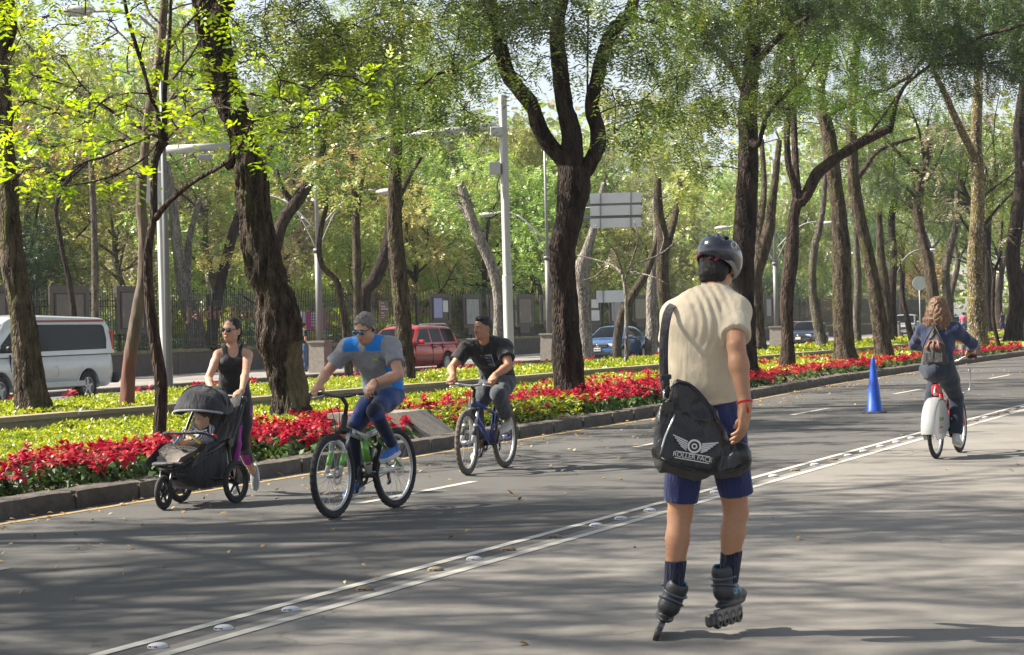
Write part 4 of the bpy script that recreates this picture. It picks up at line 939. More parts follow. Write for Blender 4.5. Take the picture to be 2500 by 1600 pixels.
# shrubs just behind the fence
def shrub_mesh(seed, sty, Rr):
    rng = np.random.default_rng(seed); parts = []; m, sL, lL, lW, droop, dn, lm_ = STY[sty]
    for i in range(9):
        c = np.array([rng.normal(0, .8), rng.normal(0, .8), rng.uniform(.4, 2.2)])
        V, Q, _ = sprays(c, Rr * rng.uniform(.5, .8), 60, 8, .5, .22, .4, -.2, rng); parts.append((V, Q))
    V = np.concatenate([a for a, _ in parts]); Q = np.concatenate([b + o for (a, b), o in zip(parts, np.cumsum([0] + [len(a) for a, _ in parts[:-1]]))])
    return make_mesh('shrub', V, [Q], [lm_], None, False)
SH = [shrub_mesh(1, 'back', 1.5), shrub_mesh(2, 'warm', 1.4), shrub_mesh(3, 'young', 1.3), shrub_mesh(4, 'blue', 1.5)]
SL = ['loose yellow-green shrub behind the iron fence', 'yellowish shrub behind the iron fence', 'bright green shrub behind the iron fence', 'dark green shrub behind the iron fence']
for i in range(90):
    s_ = rg.uniform(45, 190); p_ = 45 + rg.exponential(9); v = W(s_, p_); k = int(rg.choice(4, p=[.35, .25, .15, .25]))
    o = link('shrub', SH[k]); o.location = (v.x, v.y, -.1); o.rotation_euler = (0, 0, rg.uniform(0, 6.28)); f = rg.uniform(.5, 1.3); o.scale = (f, f, f * rg.uniform(.8, 1.3))
    tag(o, SL[k].replace('behind', 'just inside' if p_ < 50 else 'well inside') + ' in line with ' + where(v.x, v.y), 'shrub', SL[k].replace('shrub', 'shrubs'))
# far-off wood as one mass
def wood():
    rng = np.random.default_rng(9); n = 70000
    Y = rng.uniform(255, 330, n); X = rng.uniform(-.34, .42, n) * Y; X0 = np.stack([X, Y, rng.random(n) ** .8 * 30], -1)
    keep = vnoise(X0 * np.array([.11, .06, .13])) + .25 * vnoise(X0 * .5) > .50 + .010 * (X0[:, 2] - 12).clip(0)
    X0 = X0[keep]; m = len(X0); l = rng.uniform(.7, 1.7, m)
    v, q = leaf4(X0, unit(rdir(m, rng) * [1, 1, .5]), unit(rdir(m, rng) + [0, 0, .5]), l, l * .6)
    a = len(q) * 2 // 3
    leaves_obj('distant_wood', [(v, None, q[:a], 0), (np.zeros((0, 3)), None, q[a:] - len(v), 1)], [L_BACK, L_GREY], kind='stuff')
wood()
# ------------------------------------------------------------------ fence, boards, poles, signs
M_IRON = plain('black_iron', (.018, .022, .022), .45, .3, .2)
M_GALV = plain('grey_painted_steel', (.26, .265, .27), .5, .1, .08, 3)
M_WPOLE = plain('white_painted_steel', (.40, .40, .38), .5, .1, .06, 3)
M_DKPOLE = plain('dark_grey_steel', (.16, .16, .165), .55, .2, .1, 3)
M_BOARD = plain('dark_brown_board', (.075, .062, .055), .6, 0, .12, 4)
M_PANEL = plain('exhibition_print_dark', (.11, .098, .09), .35, 0, .3, 2)
M_SIGNB = plain('sign_back_aluminium', (.62, .63, .66), .5, .1, .10, 1.5)
M_COPPER = plain('copper_letters', (.22, .12, .085), .45, .5, .15)
M_WALLCAP = plain('mossy_cap', (.20, .18, .11), .9, 0, .4, 5, .4)
M_GLASSD = plain('dark_glass', (.005, .006, .007), .05, 0, 0, 3, spec=.18)
FP = 41.5
def atp(x, y, p):
    """source view column x, height from pixel y, on the vertical plane p=const"""
    a, b = ray(x, y); Y = p / (ST - a * CT); return Vector((Y * a, Y, HC + Y * b))
RDIR = math.atan2(CT, ST)                       # heading of the road axis
# dark plinth wall with mossy cap, the railing stands on it
pw = thing('plinth_wall', 'long dark plinth wall with mossy coping carrying the iron fence', 'wall', W(100, FP))
for s0 in range(30, 240, 6):
    seg_box(pw, 'wall_panel', s0, s0 + 5.97, FP - .12, FP + .3, .1, .93, M_DARKW, pw.location)
    seg_box(pw, 'coping_stone', s0, s0 + 5.985, FP - .17, FP + .35, .93, 1.04, M_WALLCAP, pw.location)
fn = thing('iron_fence', 'tall black iron railing with spear tips on the dark plinth wall', 'fence', W(100, FP))
FL = np.array(fn.location)
def bars(name, s_list, z0, z1, r, tip=True, off=.0):
    mb = MB()
    for s_ in s_list:
        b = np.array(W(s_, FP + .08 + off)) - FL
        mb.box(b + [0, 0, (z0 + z1) / 2], (r * 2, r * 2, z1 - z0), rotm(rz=RDIR))
        if tip:
            h = .16; q = b + [0, 0, z1]
            V = [q + [0, 0, 0], q + [.035 * ST, .035 * CT, h * .35], q + [0, 0, h], q - [.035 * ST, .035 * CT, -h * .35], q + [.02 * CT, -.02 * ST, h * .35], q - [.02 * CT, -.02 * ST, -h * .35]]
            mb.add(V, [], [(0, 1, 4), (0, 4, 3), (0, 3, 5), (0, 5, 1), (2, 4, 1), (2, 3, 4), (2, 5, 3), (2, 1, 5)])
    o = mb.build(name, M_IRON, fn); o['kind'] = 'stuff'
    return o
bars('picket', np.arange(36, 200, .30), 1.06, 3.25, .014)
bars('picket', np.arange(36.15, 200, .30), 1.06, 3.0, .012)
mb = MB()
for s_ in np.arange(36, 200, .15):               # scroll rings in the upper and lower friezes
    for z in (2.72, 1.30, 1.5):
        if s_ > 130 and z != 2.72: continue
        b = np.array(W(s_ + .075, FP + .08)) - FL + [0, 0, z]
        a = np.arange(6) / 6 * 6.283
        c = [b + np.array([ST * math.cos(t), CT * math.cos(t), 0]) * .058 + np.array([0, 0, math.sin(t) * .058]) for t in a]
        ci = [b + np.array([ST * math.cos(t), CT * math.cos(t), 0]) * .036 + np.array([0, 0, math.sin(t) * .036]) for t in a]
        mb.add(c + ci, [(i, (i + 1) % 6, 6 + (i + 1) % 6, 6 + i) for i in range(6)])
o = mb.build('scroll_frieze', M_IRON, fn); o['kind'] = 'stuff'
for z, h in ((1.1, .04), (1.21, .03), (1.60, .03), (2.62, .03), (2.81, .035)):
    seg_box(fn, 'rail', 36, 200, FP + .055, FP + .105, z, z + h, M_IRON, fn.location)
for s_ in np.arange(38, 200, 6.1):
    seg_box(fn, 'fence_post', s_, s_ + .12, FP + .02, FP + .14, 1.04, 3.1, M_IRON, fn.location)

# exhibition boards hung on the railing : (x0,x1,ytop,ybottom) in source pixels, print colour
def print_mat(name, kind):
    m, nt, bs = new_mat(name); f = noise_node(nt, 2.0, 5, .6); f2 = noise_node(nt, 9, 6, .7, (1, 1, .3))
    if kind == 'dark': c = ramp(nt, f, [(.45, (.085, .075, .07)), (.62, (.13, .105, .09)), (.72, (.36, .2, .13))])
    elif kind == 'blue': c = ramp(nt, f, [(.3, (.27, .27, .52)), (.8, (.33, .33, .6))])
    elif kind == 'grey': c = ramp(nt, f2, [(.3, (.16, .17, .18)), (.7, (.34, .36, .38))])
    elif kind == 'olive': c = ramp(nt, f2, [(.3, (.08, .08, .05)), (.6, (.2, .19, .11)), (.8, (.34, .32, .2))])
    elif kind == 'white': c = ramp(nt, f, [(.3, (.5, .52, .55)), (.7, (.68, .7, .7))])
    nt.links.new(c, bs.inputs['Base Color']); bs.inputs['Roughness'].default_value = .35
    return m
PM = {k: print_mat('print_' + k, k) for k in ('dark', 'blue', 'grey', 'olive', 'white')}
def board(x0, x1, yt, yb, kinds, label, foot=True):
    a = atp(x0, yt, FP - .1); b = atp(x1, yt, FP - .1); c = atp((x0 + x1) / 2, yb, FP - .1)
    s0, s1 = toSP(a)[0], toSP(b)[0]; zt = (a.z + b.z) / 2; zb = c.z
    o = thing('exhibition_board', label, 'display board', W((s0 + s1) / 2, FP - .1, zb), 0, 'exhibition boards hung along the railing')
    L = o.location
    def bx(name, u0, u1, z0, z1, d, mat):
        w_ = s1 - s0; return seg_box(o, name, s0 + u0 * w_, s0 + u1 * w_, FP - .1 - d, FP - .1, z0, z1, mat, L)
    H = zt - zb; y0 = zb + H * .16
    bx('board_panel', 0, 1, y0, zt, .06, M_BOARD)
    bx('frame', .10, .15, y0 + H * .08, zt - H * .10, .085, M_IRON); bx('frame', .85, .90, y0 + H * .08, zt - H * .10, .085, M_IRON)
    bx('frame', .15, .85, zt - H * .12, zt - H * .10, .085, M_IRON); bx('frame', .15, .85, y0 + H * .08, y0 + H * .1, .085, M_IRON)
    if foot: bx('board_foot', .25, .75, zb, y0, .05, M_BOARD)
    for (u0, u1, v0, v1, k) in kinds:
        bx('print', .15 + .7 * u0, .15 + .7 * u1, y0 + H * .1 + v0 * H * .64, y0 + H * .1 + v1 * H * .64, .075, PM[k])
    return o, s0, s1, y0, zt
F1 = [(0, 1, 0, 1, 'dark')]
board(-45, 16, 697, 870, F1, 'dark exhibition board at the left edge behind the white van')
board(117, 213, 699, 880, F1, 'dark exhibition board with faint figures above the white van roof')
board(281, 356, 700, 838, F1, 'dark exhibition board behind the red-footed slender tree')
board(1046, 1097, 718, 806, [(.05, .6, .1, .95, 'blue'), (.66, 1, .35, .85, 'white')], 'brown board with lilac map and white sheet above the red car')
board(1128, 1172, 720, 818, [(0, 1, 0, 1, 'grey')], 'brown board with grey reflecting print left of the peeling tree')
board(1187, 1224, 720, 812, [(0, 1, 0, 1, 'dark')], 'brown board half hidden by the peeling tree and white pole')
board(1257, 1300, 720, 814, F1, 'dark exhibition board just right of the white camera pole')
board(1316, 1354, 722, 806, [(0, 1, 0, 1, 'olive')], 'board with olive print beside the dark forked tree')
board(1432, 1464, 722, 810, [(0, .9, .6, 1, 'white'), (0, 1, .05, .5, 'white')], 'board with two white sheets left of the blank road sign')
board(1484, 1518, 725, 806, [(0, 1, 0, 1, 'grey')], 'grey print board behind the slanting mossy trunk')
board(1542, 1578, 722, 800, [(0, 1, 0, 1, 'olive')], 'board with green reflecting print above the blue saloon car')
board(1636, 1668, 724, 800, [(0, 1, 0, 1, 'olive')], 'board with olive print left of the skater head')
board(1862, 1886, 724, 790, [(.2, .8, 0, 1, 'grey')], 'narrow board with pale print right of the skater')
board(1968, 1990, 725, 785, [(0, 1, 0, 1, 'olive')], 'narrow board behind the dark hatchback', )
board(2035, 2052, 725, 782, [(0, 1, 0, 1, 'dark')], 'narrow dark board between the two mossy trunks on the right')
# figures printed on two of the boards
def text_thing(name, txt, size, loc, rz, mat, label=None, cat=None, ext=.03, parent=None, spacing=1.0, tilt=R(90), align='CENTER', shear=0):
    cu = bpy.data.curves.new(name, 'FONT'); cu.body = txt; cu.size = size; cu.extrude = ext; cu.align_x = align; cu.align_y = 'CENTER'; cu.space_character = spacing; cu.resolution_u = 3; cu.shear = shear
    tmp = bpy.data.objects.new('t', cu); COL.objects.link(tmp)
    bpy.context.view_layer.update()
    me = bpy.data.meshes.new_from_object(tmp.evaluated_get(bpy.context.evaluated_depsgraph_get())); bpy.data.objects.remove(tmp)
    me.materials.clear(); me.materials.append(mat)
    o = link(name, me, parent); o.location = loc; o.rotation_euler = (tilt, 0, rz)
    if label: tag(o, label, cat)
    return o
a = atp(468, 767, FP); b = atp(622, 767, FP); mid = (a + b) / 2; sz = (b - a).length / 6.6
t_ = thing('sign_lettering', 'copper-coloured raised letters of the garden name on the railing', 'sign', (mid.x, mid.y, mid.z))
wds = 'Jardín Botánico'; x_ = -len(wds) * .5 * sz * .58
adv = {'í': .32, 'i': .32, 'r': .42, 't': .42, ' ': .4, 'J': .55, 'B': .8, 'c': .62}
for ch in wds:
    w_ = adv.get(ch, .68) * sz
    if ch != ' ':
        text_thing('letter', ch, sz * 1.04, (math.cos(RDIR) * (x_ + w_ / 2) + ST * 0 + .16 * CT, math.sin(RDIR) * (x_ + w_ / 2) - .16 * ST, 0), RDIR, M_COPPER, parent=t_)
    x_ += w_ * 1.22
# brown info sign
def plate_sign(name, label, x0, x1, yt, yb, p, mat, rows, matt, cat='sign', depth=.05, group=None):
    a = atp(x0, yt, p); b = atp(x1, yb, p); s0, s1 = toSP(a)[0], toSP(b)[0]
    o = thing(name, label, cat, W((s0 + s1) / 2, p, b.z), 0, group)
    seg_box(o, 'sign_panel', s0, s1, p - depth, p, b.z, a.z, mat, o.location)
    H = a.z - b.z; wd_ = s1 - s0
    for (txt, u, v, sc_) in rows:
        q = W(s0 + u * wd_, p - depth - .012, b.z + v * H) - o.location
        text_thing('lettering', txt, sc_ * H, q, RDIR, matt, parent=o, ext=.004, align='LEFT')
    return o
M_BROWN = plain('brown_sign', (.12, .055, .045), .5)
M_OFFW = plain('white_print', (.7, .7, .68), .5, 0, .03)
plate_sign('info_sign', 'brown information sign with white lines of text on the fence', 925, 946, 736, 787, FP - .3, M_BROWN,
           [('Jardín Botánico', .08, .62, .125), ('CULTURA', .08, .90, .07), ('del Bosque', .08, .74, .10), ('HORARIO', .08, .42, .07), ('martes a domingo', .08, .31, .06), ('entrada libre', .08, .2, .06), ('CDMX', .62, .06, .05)], M_OFFW)
# lilac-pink festival banner inside the gate
bn = thing('festival_banner', 'pink and teal flower banner behind the iron gate', 'banner', (0, 0, 0))
a = atp(742, 762, 45); b = atp(796, 862, 45); s0, s1 = toSP(a)[0], toSP(b)[0]; bn.location = W((s0 + s1) / 2, 45, b.z)
M_PINK = plain('banner_pink', (.55, .04, .28), .5, 0, .15); M_TEAL = plain('banner_teal', (.16, .45, .38), .5, 0, .1); M_YL = plain('banner_yellow', (.75, .5, .08), .5); M_LIL = plain('banner_white', (.7, .66, .75), .5)
H = a.z - b.z
seg_box(bn, 'banner_cloth', s0, s1, 44.95, 45, b.z, b.z + H * .55, M_TEAL, bn.location); seg_box(bn, 'banner_cloth', s0, s1, 44.95, 45, b.z + H * .55, a.z, M_PINK, bn.location)
seg_box(bn, 'banner_edge', s0 - .35, s0, 44.93, 45, b.z, a.z, M_LIL, bn.location)
for i in range(5):
    seg_box(bn, 'text_line', s0 + .5, s1 - .4 - .3 * (i % 2), 44.93, 44.945, b.z + H * (.95 - .07 * i) - .04, b.z + H * (.95 - .07 * i) + .04, M_LIL, bn.location)
mb = MB()
for k in range(7):
    c = np.array(W((s0 + s1) / 2 + .5 * math.cos(k * .9), 44.93, b.z + H * .33 + .45 * math.sin(k * .9))) - np.array(bn.location); mb.sphere(c, (.22, .22, .2), 8)
mb.build('printed_flower', M_YL, bn)

# white square camera pole with an arm
def pole_thing(name, label, cat, x, y, p, group=None):
    v = atp(x, y, p); o = thing(name, label, cat, (v.x, v.y, 0), 0, group); return o, v.y
def zat(y, x, Y): return P(x, y, Y).z
v = G(1244, 892, 0); Yp = 66.0
base = P(1244, 892, Yp)
cp = thing('camera_pole', 'square white camera pole with horizontal arm left of the dark forked tree', 'pole', (base.x, base.y, 0))
Z_ = lambda x, y: P(x, y, Yp).z
top = Z_(1220, 233); sq = .23
mb = MB(); mb.box((0, 0, 1.6), (sq * 1.1, sq * 1.1, 3.2), rotm(rz=.5), bev=.03); mb.box((0, 0, 3.2 + (top - 3.2) / 2), (sq * .92, sq * .92, top - 3.2), rotm(rz=.5), bev=.02); mb.box((0, 0, .1), (.55, .55, .06), rotm(rz=.5))
mb.build('mast', M_WPOLE, cp)
px = lambda x, y: np.array(P(x, y, Yp)) - np.array([base.x, base.y, 0])
c1 = px(1222, 413); MB().box((c1[0] - .18, -.1, c1[2]), (.36, .3, .38), bev=.02).build('control_box', M_WPOLE, cp)
c2 = px(1214, 323); MB().box((c2[0] - .02, -.05, c2[2]), (.4, .4, .28), bev=.02).build('arm_bracket', M_WPOLE, cp)
a0 = px(1212, 310); a1 = px(985, 332)
MB().tube([a0, a1], [.12, .09], 12).build('arm', M_WPOLE, cp, True)
mb = MB(); e1 = px(1082, 350); mb.box(e1, (.38, .3, .14), bev=.03); mb.box(e1 + [0, 0, .15], (.05, .05, .3)); mb.build('camera', M_GALV, cp)
mb = MB(); e1 = px(900, 358); mb.box(e1, (.3, .25, .16), bev=.03); mb.tube([px(985, 332), px(905, 345), e1 + [0, 0, .1]], .05, 8); mb.build('camera', M_GALV, cp)
mb = MB(); pts = [px(1222, 430) + [-.02, -.2, 0], px(1218, 460) + [-.06, -.22, 0], px(1222, 480) + [-.02, -.2, 0]]; mb.tube(catmull(pts, .1), .03, 6); mb.build('cable', M_DKPOLE, cp, True)
# second white pole at left
Yq = 58.0; base = P(405, 925, Yq)
cq = thing('camera_pole', 'square white camera pole with cabinet half hidden by the slender trees', 'pole', (base.x, base.y, 0))
px = lambda x, y: np.array(P(x, y, Yq)) - np.array([base.x, base.y, 0])
tp = px(392, 365)[2]
mb = MB(); mb.box((0, 0, tp / 2), (.22, .22, tp), rotm(rz=.5), bev=.02); mb.box((0, 0, .35), (.32, .32, .7), rotm(rz=.5), bev=.02); mb.build('mast', M_WPOLE, cq)
c1 = px(383, 460); MB().box((c1[0], -.2, c1[2]), (.55, .4, .85), bev=.03).build('control_box', M_WPOLE, cq)
MB().tube([px(400, 367), px(560, 358)], [.12, .1], 12).build('arm', M_WPOLE, cq, True)
mb = MB(); mb.box(px(500, 385), (.35, .3, .16), bev=.03); mb.box(px(500, 372), (.05, .05, .22)); mb.build('camera', M_GALV, cq)

# double-armed street lamps on stone pedestals
def lamp(x, ybase, Y, label, htop=9.5, arm_z=6.2, ad=2.4):
    b = P(x, ybase, Y); o = thing('street_lamp', label, 'street lamp', (b.x, b.y, .0), R(67) - R(90) + .0, 'lamp columns along the far pavement')
    MB().box((0, 0, .65), (.62, .62, 1.05), tap=.93, bev=.0).build('pedestal', M_CONC, o)
    MB().box((0, 0, 1.21), (.68, .68, .07)).build('pedestal_cap', M_CONC, o)
    mb = MB(); mb.tube([(0, 0, 1.2), (0, 0, 4.3)], .12, 14); mb.tube([(0, 0, 4.3), (0, 0, 4.42)], .16, 14); mb.build('column_base', M_DKPOLE, o, True)
    MB().tube([(0, 0, 4.4), (0, 0, htop)], [.07, .045], 12).build('column', M_GALV, o, True)
    for sg in (-1, 1):
        a = np.linspace(0, 1, 9)
        pts = [(sg * (ad * t), 0, arm_z - 1.2 + 1.35 * math.sin(t * 1.9) * 1.0) for t in a]
        mb = MB(); mb.tube(pts, .03, 8); mb.tube([(sg * ad * t * .55, 0, arm_z - 1.9 + 1.9 * math.sin(t * 1.45)) for t in a], .022, 8); ar = mb.build('lamp_arm', M_GALV, o, True)
        e = pts[-1]; mb = MB(); mb.sphere((e[0] + sg * .3, 0, e[2] - .02), (.42, .17, .11), 12); mb.build('lamp_head', M_WPOLE, ar, True)
    return o
lamp(783, 890, 72, 'lamp column on grey stone pedestal left of the grey-haired cyclist')
lamp(1343, 878, 86, 'lamp column with curved arms hidden behind the dark forked tree')
lamp(1898, 862, 104, 'lamp column on pedestal right of the skater')
lamp(2188, 840, 150, 'distant lamp column left of the rider in navy')
lamp(2400, 815, 175, 'distant lamp column behind the lichen tree')
# big flat street lamp heads at top left
b = P(205, 30, 46); o = thing('street_lamp', 'white double street lamp head among the leaves at top left', 'street lamp', (b.x, b.y, 0))
MB().tube([(1.62, .3, 0), (1.62, .3, b.z - .5)], [.08, .05], 10).build('column', M_DKPOLE, o, True)
ar = MB().tube([(1.62, .3, b.z - .5), (1.2, .2, b.z - .1), (.6, .1, b.z + .02), (0, 0, b.z)], .03, 8).build('lamp_arm', M_GALV, o, True)
MB().sphere((-.15, 0, b.z + .02), (.40, .2, .13), 14).build('lamp_head', M_WPOLE, ar, True)

# road signs seen from behind
def P3(x, y, Y): return np.array(P(x, y, Y))
Ys = 72; b = P3(1436, 880, Ys)
gs = thing('gantry_sign', 'three stacked blank grey sign backs hanging above the blue saloon car', 'road sign', (b[0] - 2.2, b[1], 0))
gl = np.array([b[0] - 2.2, b[1], 0])
for (x0, x1, y0, y1) in ((1441, 1565, 472, 497), (1441, 1565, 503, 527), (1441, 1565, 534, 557)):
    c = P3((x0 + x1) / 2, (y0 + y1) / 2, Ys) - gl; wd_ = (x1 - x0) / FPX * Ys; h = (y1 - y0) / FPX * Ys
    pn = MB().box(c, (wd_, .05, h), rotm(ry=0)).build('sign_panel', M_SIGNB, gs)
    for f in (-.3, .3): MB().box(c + [f * wd_, -.04, 0], (.05, .04, h * 1.0)).build('stiffener', M_GALV, pn)
for y in (499, 530): MB().tube([P3(1380, y + 3, Ys) - gl + [0, .12, 0], P3(1568, y - 1, Ys) - gl + [0, .12, 0]], .07, 8).build('support_arm', M_DKPOLE, gs, True)
c0 = P3(1385, 500, Ys) - gl; MB().tube([(c0[0], .12, 0), (c0[0], .12, c0[2] + 1)], [.13, .1], 10).build('post', M_GALV, gs, True)
Ys = 84; c = P3(1490, 725, Ys); rs = thing('road_sign', 'low blank grey rectangular sign back beside the bare sapling', 'road sign', (c[0], c[1], 0))
pn = MB().box((0, 0, c[2]), (1.12, .04, .48)).build('sign_panel', M_SIGNB, rs); MB().box((-.28, -.04, c[2]), (.06, .04, .48)).build('stiffener', M_GALV, pn)
MB().tube([(0.15, .04, 0), (0.15, .04, c[2] + .2)], .03, 8).build('post', M_GALV, rs, True)
for (x, y, r_, Ys, lab) in ((2245, 693, 17.5, 98, 'round blank sign back left of the rider in navy'), (2480, 727, 11, 140, 'small round blank sign back at the far right')):
    c = P3(x, y, Ys); o = thing('road_sign', lab, 'road sign', (c[0], c[1], 0)); rr = r_ / FPX * Ys
    MB().lathe([(0.001, 0), (rr, 0), (rr, .03), (0.001, .03)], (0, 0, c[2]), (0, -1, 0), 24).build('sign_panel', M_SIGNB, o)
    MB().tube([(0, .05, 0), (0, .05, c[2] + rr * .9)], .035, 8).build('post', M_GALV, o, True)
# blue cone
M_CONE = plain('cone_blue', (.012, .07, .42), .42, 0, .10, 6, spec=.4); M_RUB = plain('black_rubber', (.02, .02, .02), .7)
b = G(2135, 1010); co = thing('traffic_cone', 'tall blue traffic cone on a black rubber base in the road', 'traffic cone', b, .15)
mb = MB(); mb.lathe([(.0005, .90), (.016, .895), (.027, .88), (.031, .86), (.045, .76), (.125, .05), (.14, .032), (.14, .02)], n=36); mb.build('cone_body', M_CONE, co, True)
mb = MB(); mb.lathe([(.0005, .028), (.14, .028), (.20, .022), (.215, .010), (.215, .0)], n=8); mb.build('rubber_base', M_RUB, co)
M_CTIP = plain('cone_tip_red', (.4, .05, .04), .5); MB().lathe([(.0005, .917), (.012, .912), (.017, .895)], n=16).build('cone_tip', M_CTIP, co, True)
# ------------------------------------------------------------------ vehicles (x forward, y left, z up)
def car_paint(name, c, rough=.28, metal=.3):
    m, nt, bs = new_mat(name)
    f = noise_node(nt, 3, 4, .6)
    nt.links.new(ramp(nt, f, [(.3, tuple(x * .93 for x in c)), (.7, c)]), bs.inputs['Base Color'])
    bs.inputs['Roughness'].default_value = rough; bs.inputs['Metallic'].default_value = metal
    bs.inputs['Coat Weight'].default_value = .7; bs.inputs['Coat Roughness'].default_value = .06
    return m
M_CHROME = plain('chrome', (.7, .7, .7), .18, 1, .05); M_RIM = plain('alloy_rim', (.45, .45, .46), .35, .7, .1)
M_TYRE = plain('tyre_rubber', (.022, .022, .022), .85, 0, .2, 20); M_BLACKP = plain('black_plastic', (.02, .02, .021), .6)
M_REDL = plain('red_lens', (.5, .01, .012), .15, coat=1); M_ORL = plain('orange_lens', (.75, .25, .03), .15, coat=1); M_HEADL = plain('headlight_lens', (.55, .57, .6), .12, .3, .3, 30, coat=1)
M_PLATE = plain('number_plate', (.66, .66, .62), .5, 0, .03); M_CABIN = plain('cabin_dark', (.03, .03, .032), .9)
def wheel_obj(parent, x, y, r, wd, sgn, spokes=5, rimmat=None, rr=.62):
    t = MB().lathe([(r * rr, -wd / 2), (r * .93, -wd / 2), (r, -wd * .36), (r, wd * .36), (r * .93, wd / 2), (r * rr, wd / 2), (r * rr * .96, wd * .25), (r * rr * .9, -wd * .4)], (0, 0, 0), (0, 1, 0), 28).build('wheel', M_TYRE, parent, 'auto')
    t.location = (x, y, r)
    mb = MB(); o = wd / 2 * sgn; d = np.array([0, 1, 0])
    mb.lathe([(r * rr, o * .96), (r * rr * .93, o * .98), (r * rr * .88, o * .55), (r * .17, o * .40)], (0, 0, 0), (0, 1, 0), 28)
    mb.lathe([(.0005, o * .86), (r * .13, o * .84), (r * .17, o * .6)], (0, 0, 0), (0, 1, 0), 14)
    for k in range(spokes):
        a = k * 2 * math.pi / spokes + .3; c, s = math.cos(a), math.sin(a)
        M = np.array([[c, 0, -s], [0, 1, 0], [s, 0, c]]); wd2 = r * rr * (2.2 / spokes if spokes > 6 else .26)
        mb.box(M @ np.array([r * rr * .52, o * .78, 0]), (r * rr * .86, wd * .12, wd2), M)
    mb.build('rim', rimmat or M_RIM, t, 'auto')
    return t
def car(label, loc, rz, spec, cat='car', name='parked_car', group=None):
    """spec: L, W, belt(list x,z), roof(list x,z), zb, wheels (xf, xr, r), paint ..."""
    o = thing(name, label, cat, loc, rz, group)
    L, Wd = spec['L'], spec['W']; hw = Wd / 2; wr = spec['r']; xf, xr = spec['xf'], spec['xr']; zb0 = spec.get('zb', .24)
    paint = spec['paint']; xs = np.unique(np.concatenate([np.linspace(-L / 2, L / 2, 70), [xf - wr * 1.18, xf + wr * 1.18, xr - wr * 1.18, xr + wr * 1.18]]))
    bx_, bz_ = zip(*spec['belt']); zt = np.interp(xs, bx_, bz_)
    e = np.clip((L / 2 - np.abs(xs)) / .42, 0, 1); wsh = hw * (1 - spec.get('round', .16) * (1 - np.sqrt(1 - (1 - e) ** 2)) * 1.0)
    zb = np.full(len(xs), zb0) + .10 * (1 - e) ** 2
    for wx in (xf, xr):
        d = np.abs(xs - wx); R_ = wr * 1.17; k = d < R_ + 1e-6; zb[k] = np.maximum(zb[k], wr + np.sqrt(np.maximum(R_ ** 2 - d[k] ** 2, 0)))
    side = [(0, .90), (.12, .955), (.3, .99), (.5, 1.0), (.68, .995), (.85, .975), (.94, .94), (1.0, .84)]
    rings = []
    for x, w_, z0, z1 in zip(xs, wsh, zb, zt):
        h0 = zb0; P_ = []
        for f, k in side:
            z = h0 + (z1 - h0) * f; z = max(z, z0); P_.append((x, w_ * k, z))
        P_ += [(x, w_ * .5, z1 + .025), (x, 0, z1 + .035)]
        full = P_ + [(a, -b, c) for a, b, c in P_[:-1][::-1]]
        rings.append(full)
    rings = np.array(rings)
    MB().loft(rings, cap=True, closed=True).build('body', paint, o, 'auto')
    # underbody and wheel housings
    MB().box((0, 0, zb0 + .12), (L * .93, Wd * .62, .3)).box(((xf + xr) / 2, 0, zb0 + .05), (abs(xf - xr) - wr * 2.4, Wd * .86, .12)).build('underbody', M_BLACKP, o)
    rx, rz_ = zip(*spec['roof']); gx = np.linspace(min(rx), max(rx), 46); gz = np.interp(gx, rx, rz_); bz2 = np.interp(gx, bx_, bz_)
    wb, wt = hw * spec.get('wb', .93), hw * spec.get('wt', .74); zroof = max(rz_); zbelt = spec['zbelt']
    def yat(z): return wb + (wt - wb) * (z - zbelt) / (zroof - zbelt)
    rings = []
    for x, z1, z0 in zip(gx, gz, bz2):
        z0 = min(z0, z1) - .02; h = z1 - z0; P_ = []
        for f in (0, .35, .7, .88): P_.append((x, yat(z0 + h * f), z0 + h * f))
        yt = yat(z1); P_ += [(x, yt - .03, z0 + h * .96), (x, yt - .12, z1 - .005), (x, yt * .5, z1 + .02), (x, 0, z1 + .028)]
        rings.append(P_ + [(a, -b, c) for a, b, c in P_[:-1][::-1]])
    gh = MB().loft(rings, cap=True).build('cabin', paint, o, 'auto')
    gm = spec.get('glass', M_GLASSD)
    def side_glass(poly, sg, name='side_window', mat=None, off=.008, th=.01):
        n = len(poly); V = [(x, sg * (yat(z) + off), z) for x, z in poly] + [(x, sg * (yat(z) - .02), z) for x, z in poly]
        c = np.mean(poly, 0); V.append((c[0], sg * (yat(c[1]) + off), c[1]))
        T = [(2 * n, i, (i + 1) % n) if sg < 0 else (2 * n, (i + 1) % n, i) for i in range(n)]
        Q = [(i, (i + 1) % n, n + (i + 1) % n, n + i) for i in range(n)]
        return MB().add(V, Q, T).build(name, mat or gm, o)
    for poly in spec['windows']:
        for sg in (-1, 1): side_glass(poly, sg)
    def cross_glass(x0, z0, x1, z1, name, inset=.10, nrm=1):
        # windscreen / rear window between (x0,z0) bottom and (x1,z1) top
        d = np.array([x1 - x0, 0, z1 - z0]); nn = np.array([z1 - z0, 0, -(x1 - x0)]) * nrm; nn /= np.linalg.norm(nn); off = nn * .014
        a, b = np.array([x0, 0, z0]) + d * .06, np.array([x1, 0, z1]) - d * .05
        ya, yb = yat(z0) - inset * .7, yat(z1) - inset
        rows = []
        for t in (0, .5, 1):
            p = a + (b - a) * t + nn * .012 * math.sin(t * 3.14); yy = ya + (yb - ya) * t
            rows.append([p + off + np.array([0, y_, 0]) + nn * .03 * (1 - (y_ / yy) ** 2) for y_ in np.linspace(-yy, yy, 7)])
        rows = np.array(rows); V = np.concatenate([rows.reshape(-1, 3), rows.reshape(-1, 3) - nn * .04]); Q = []
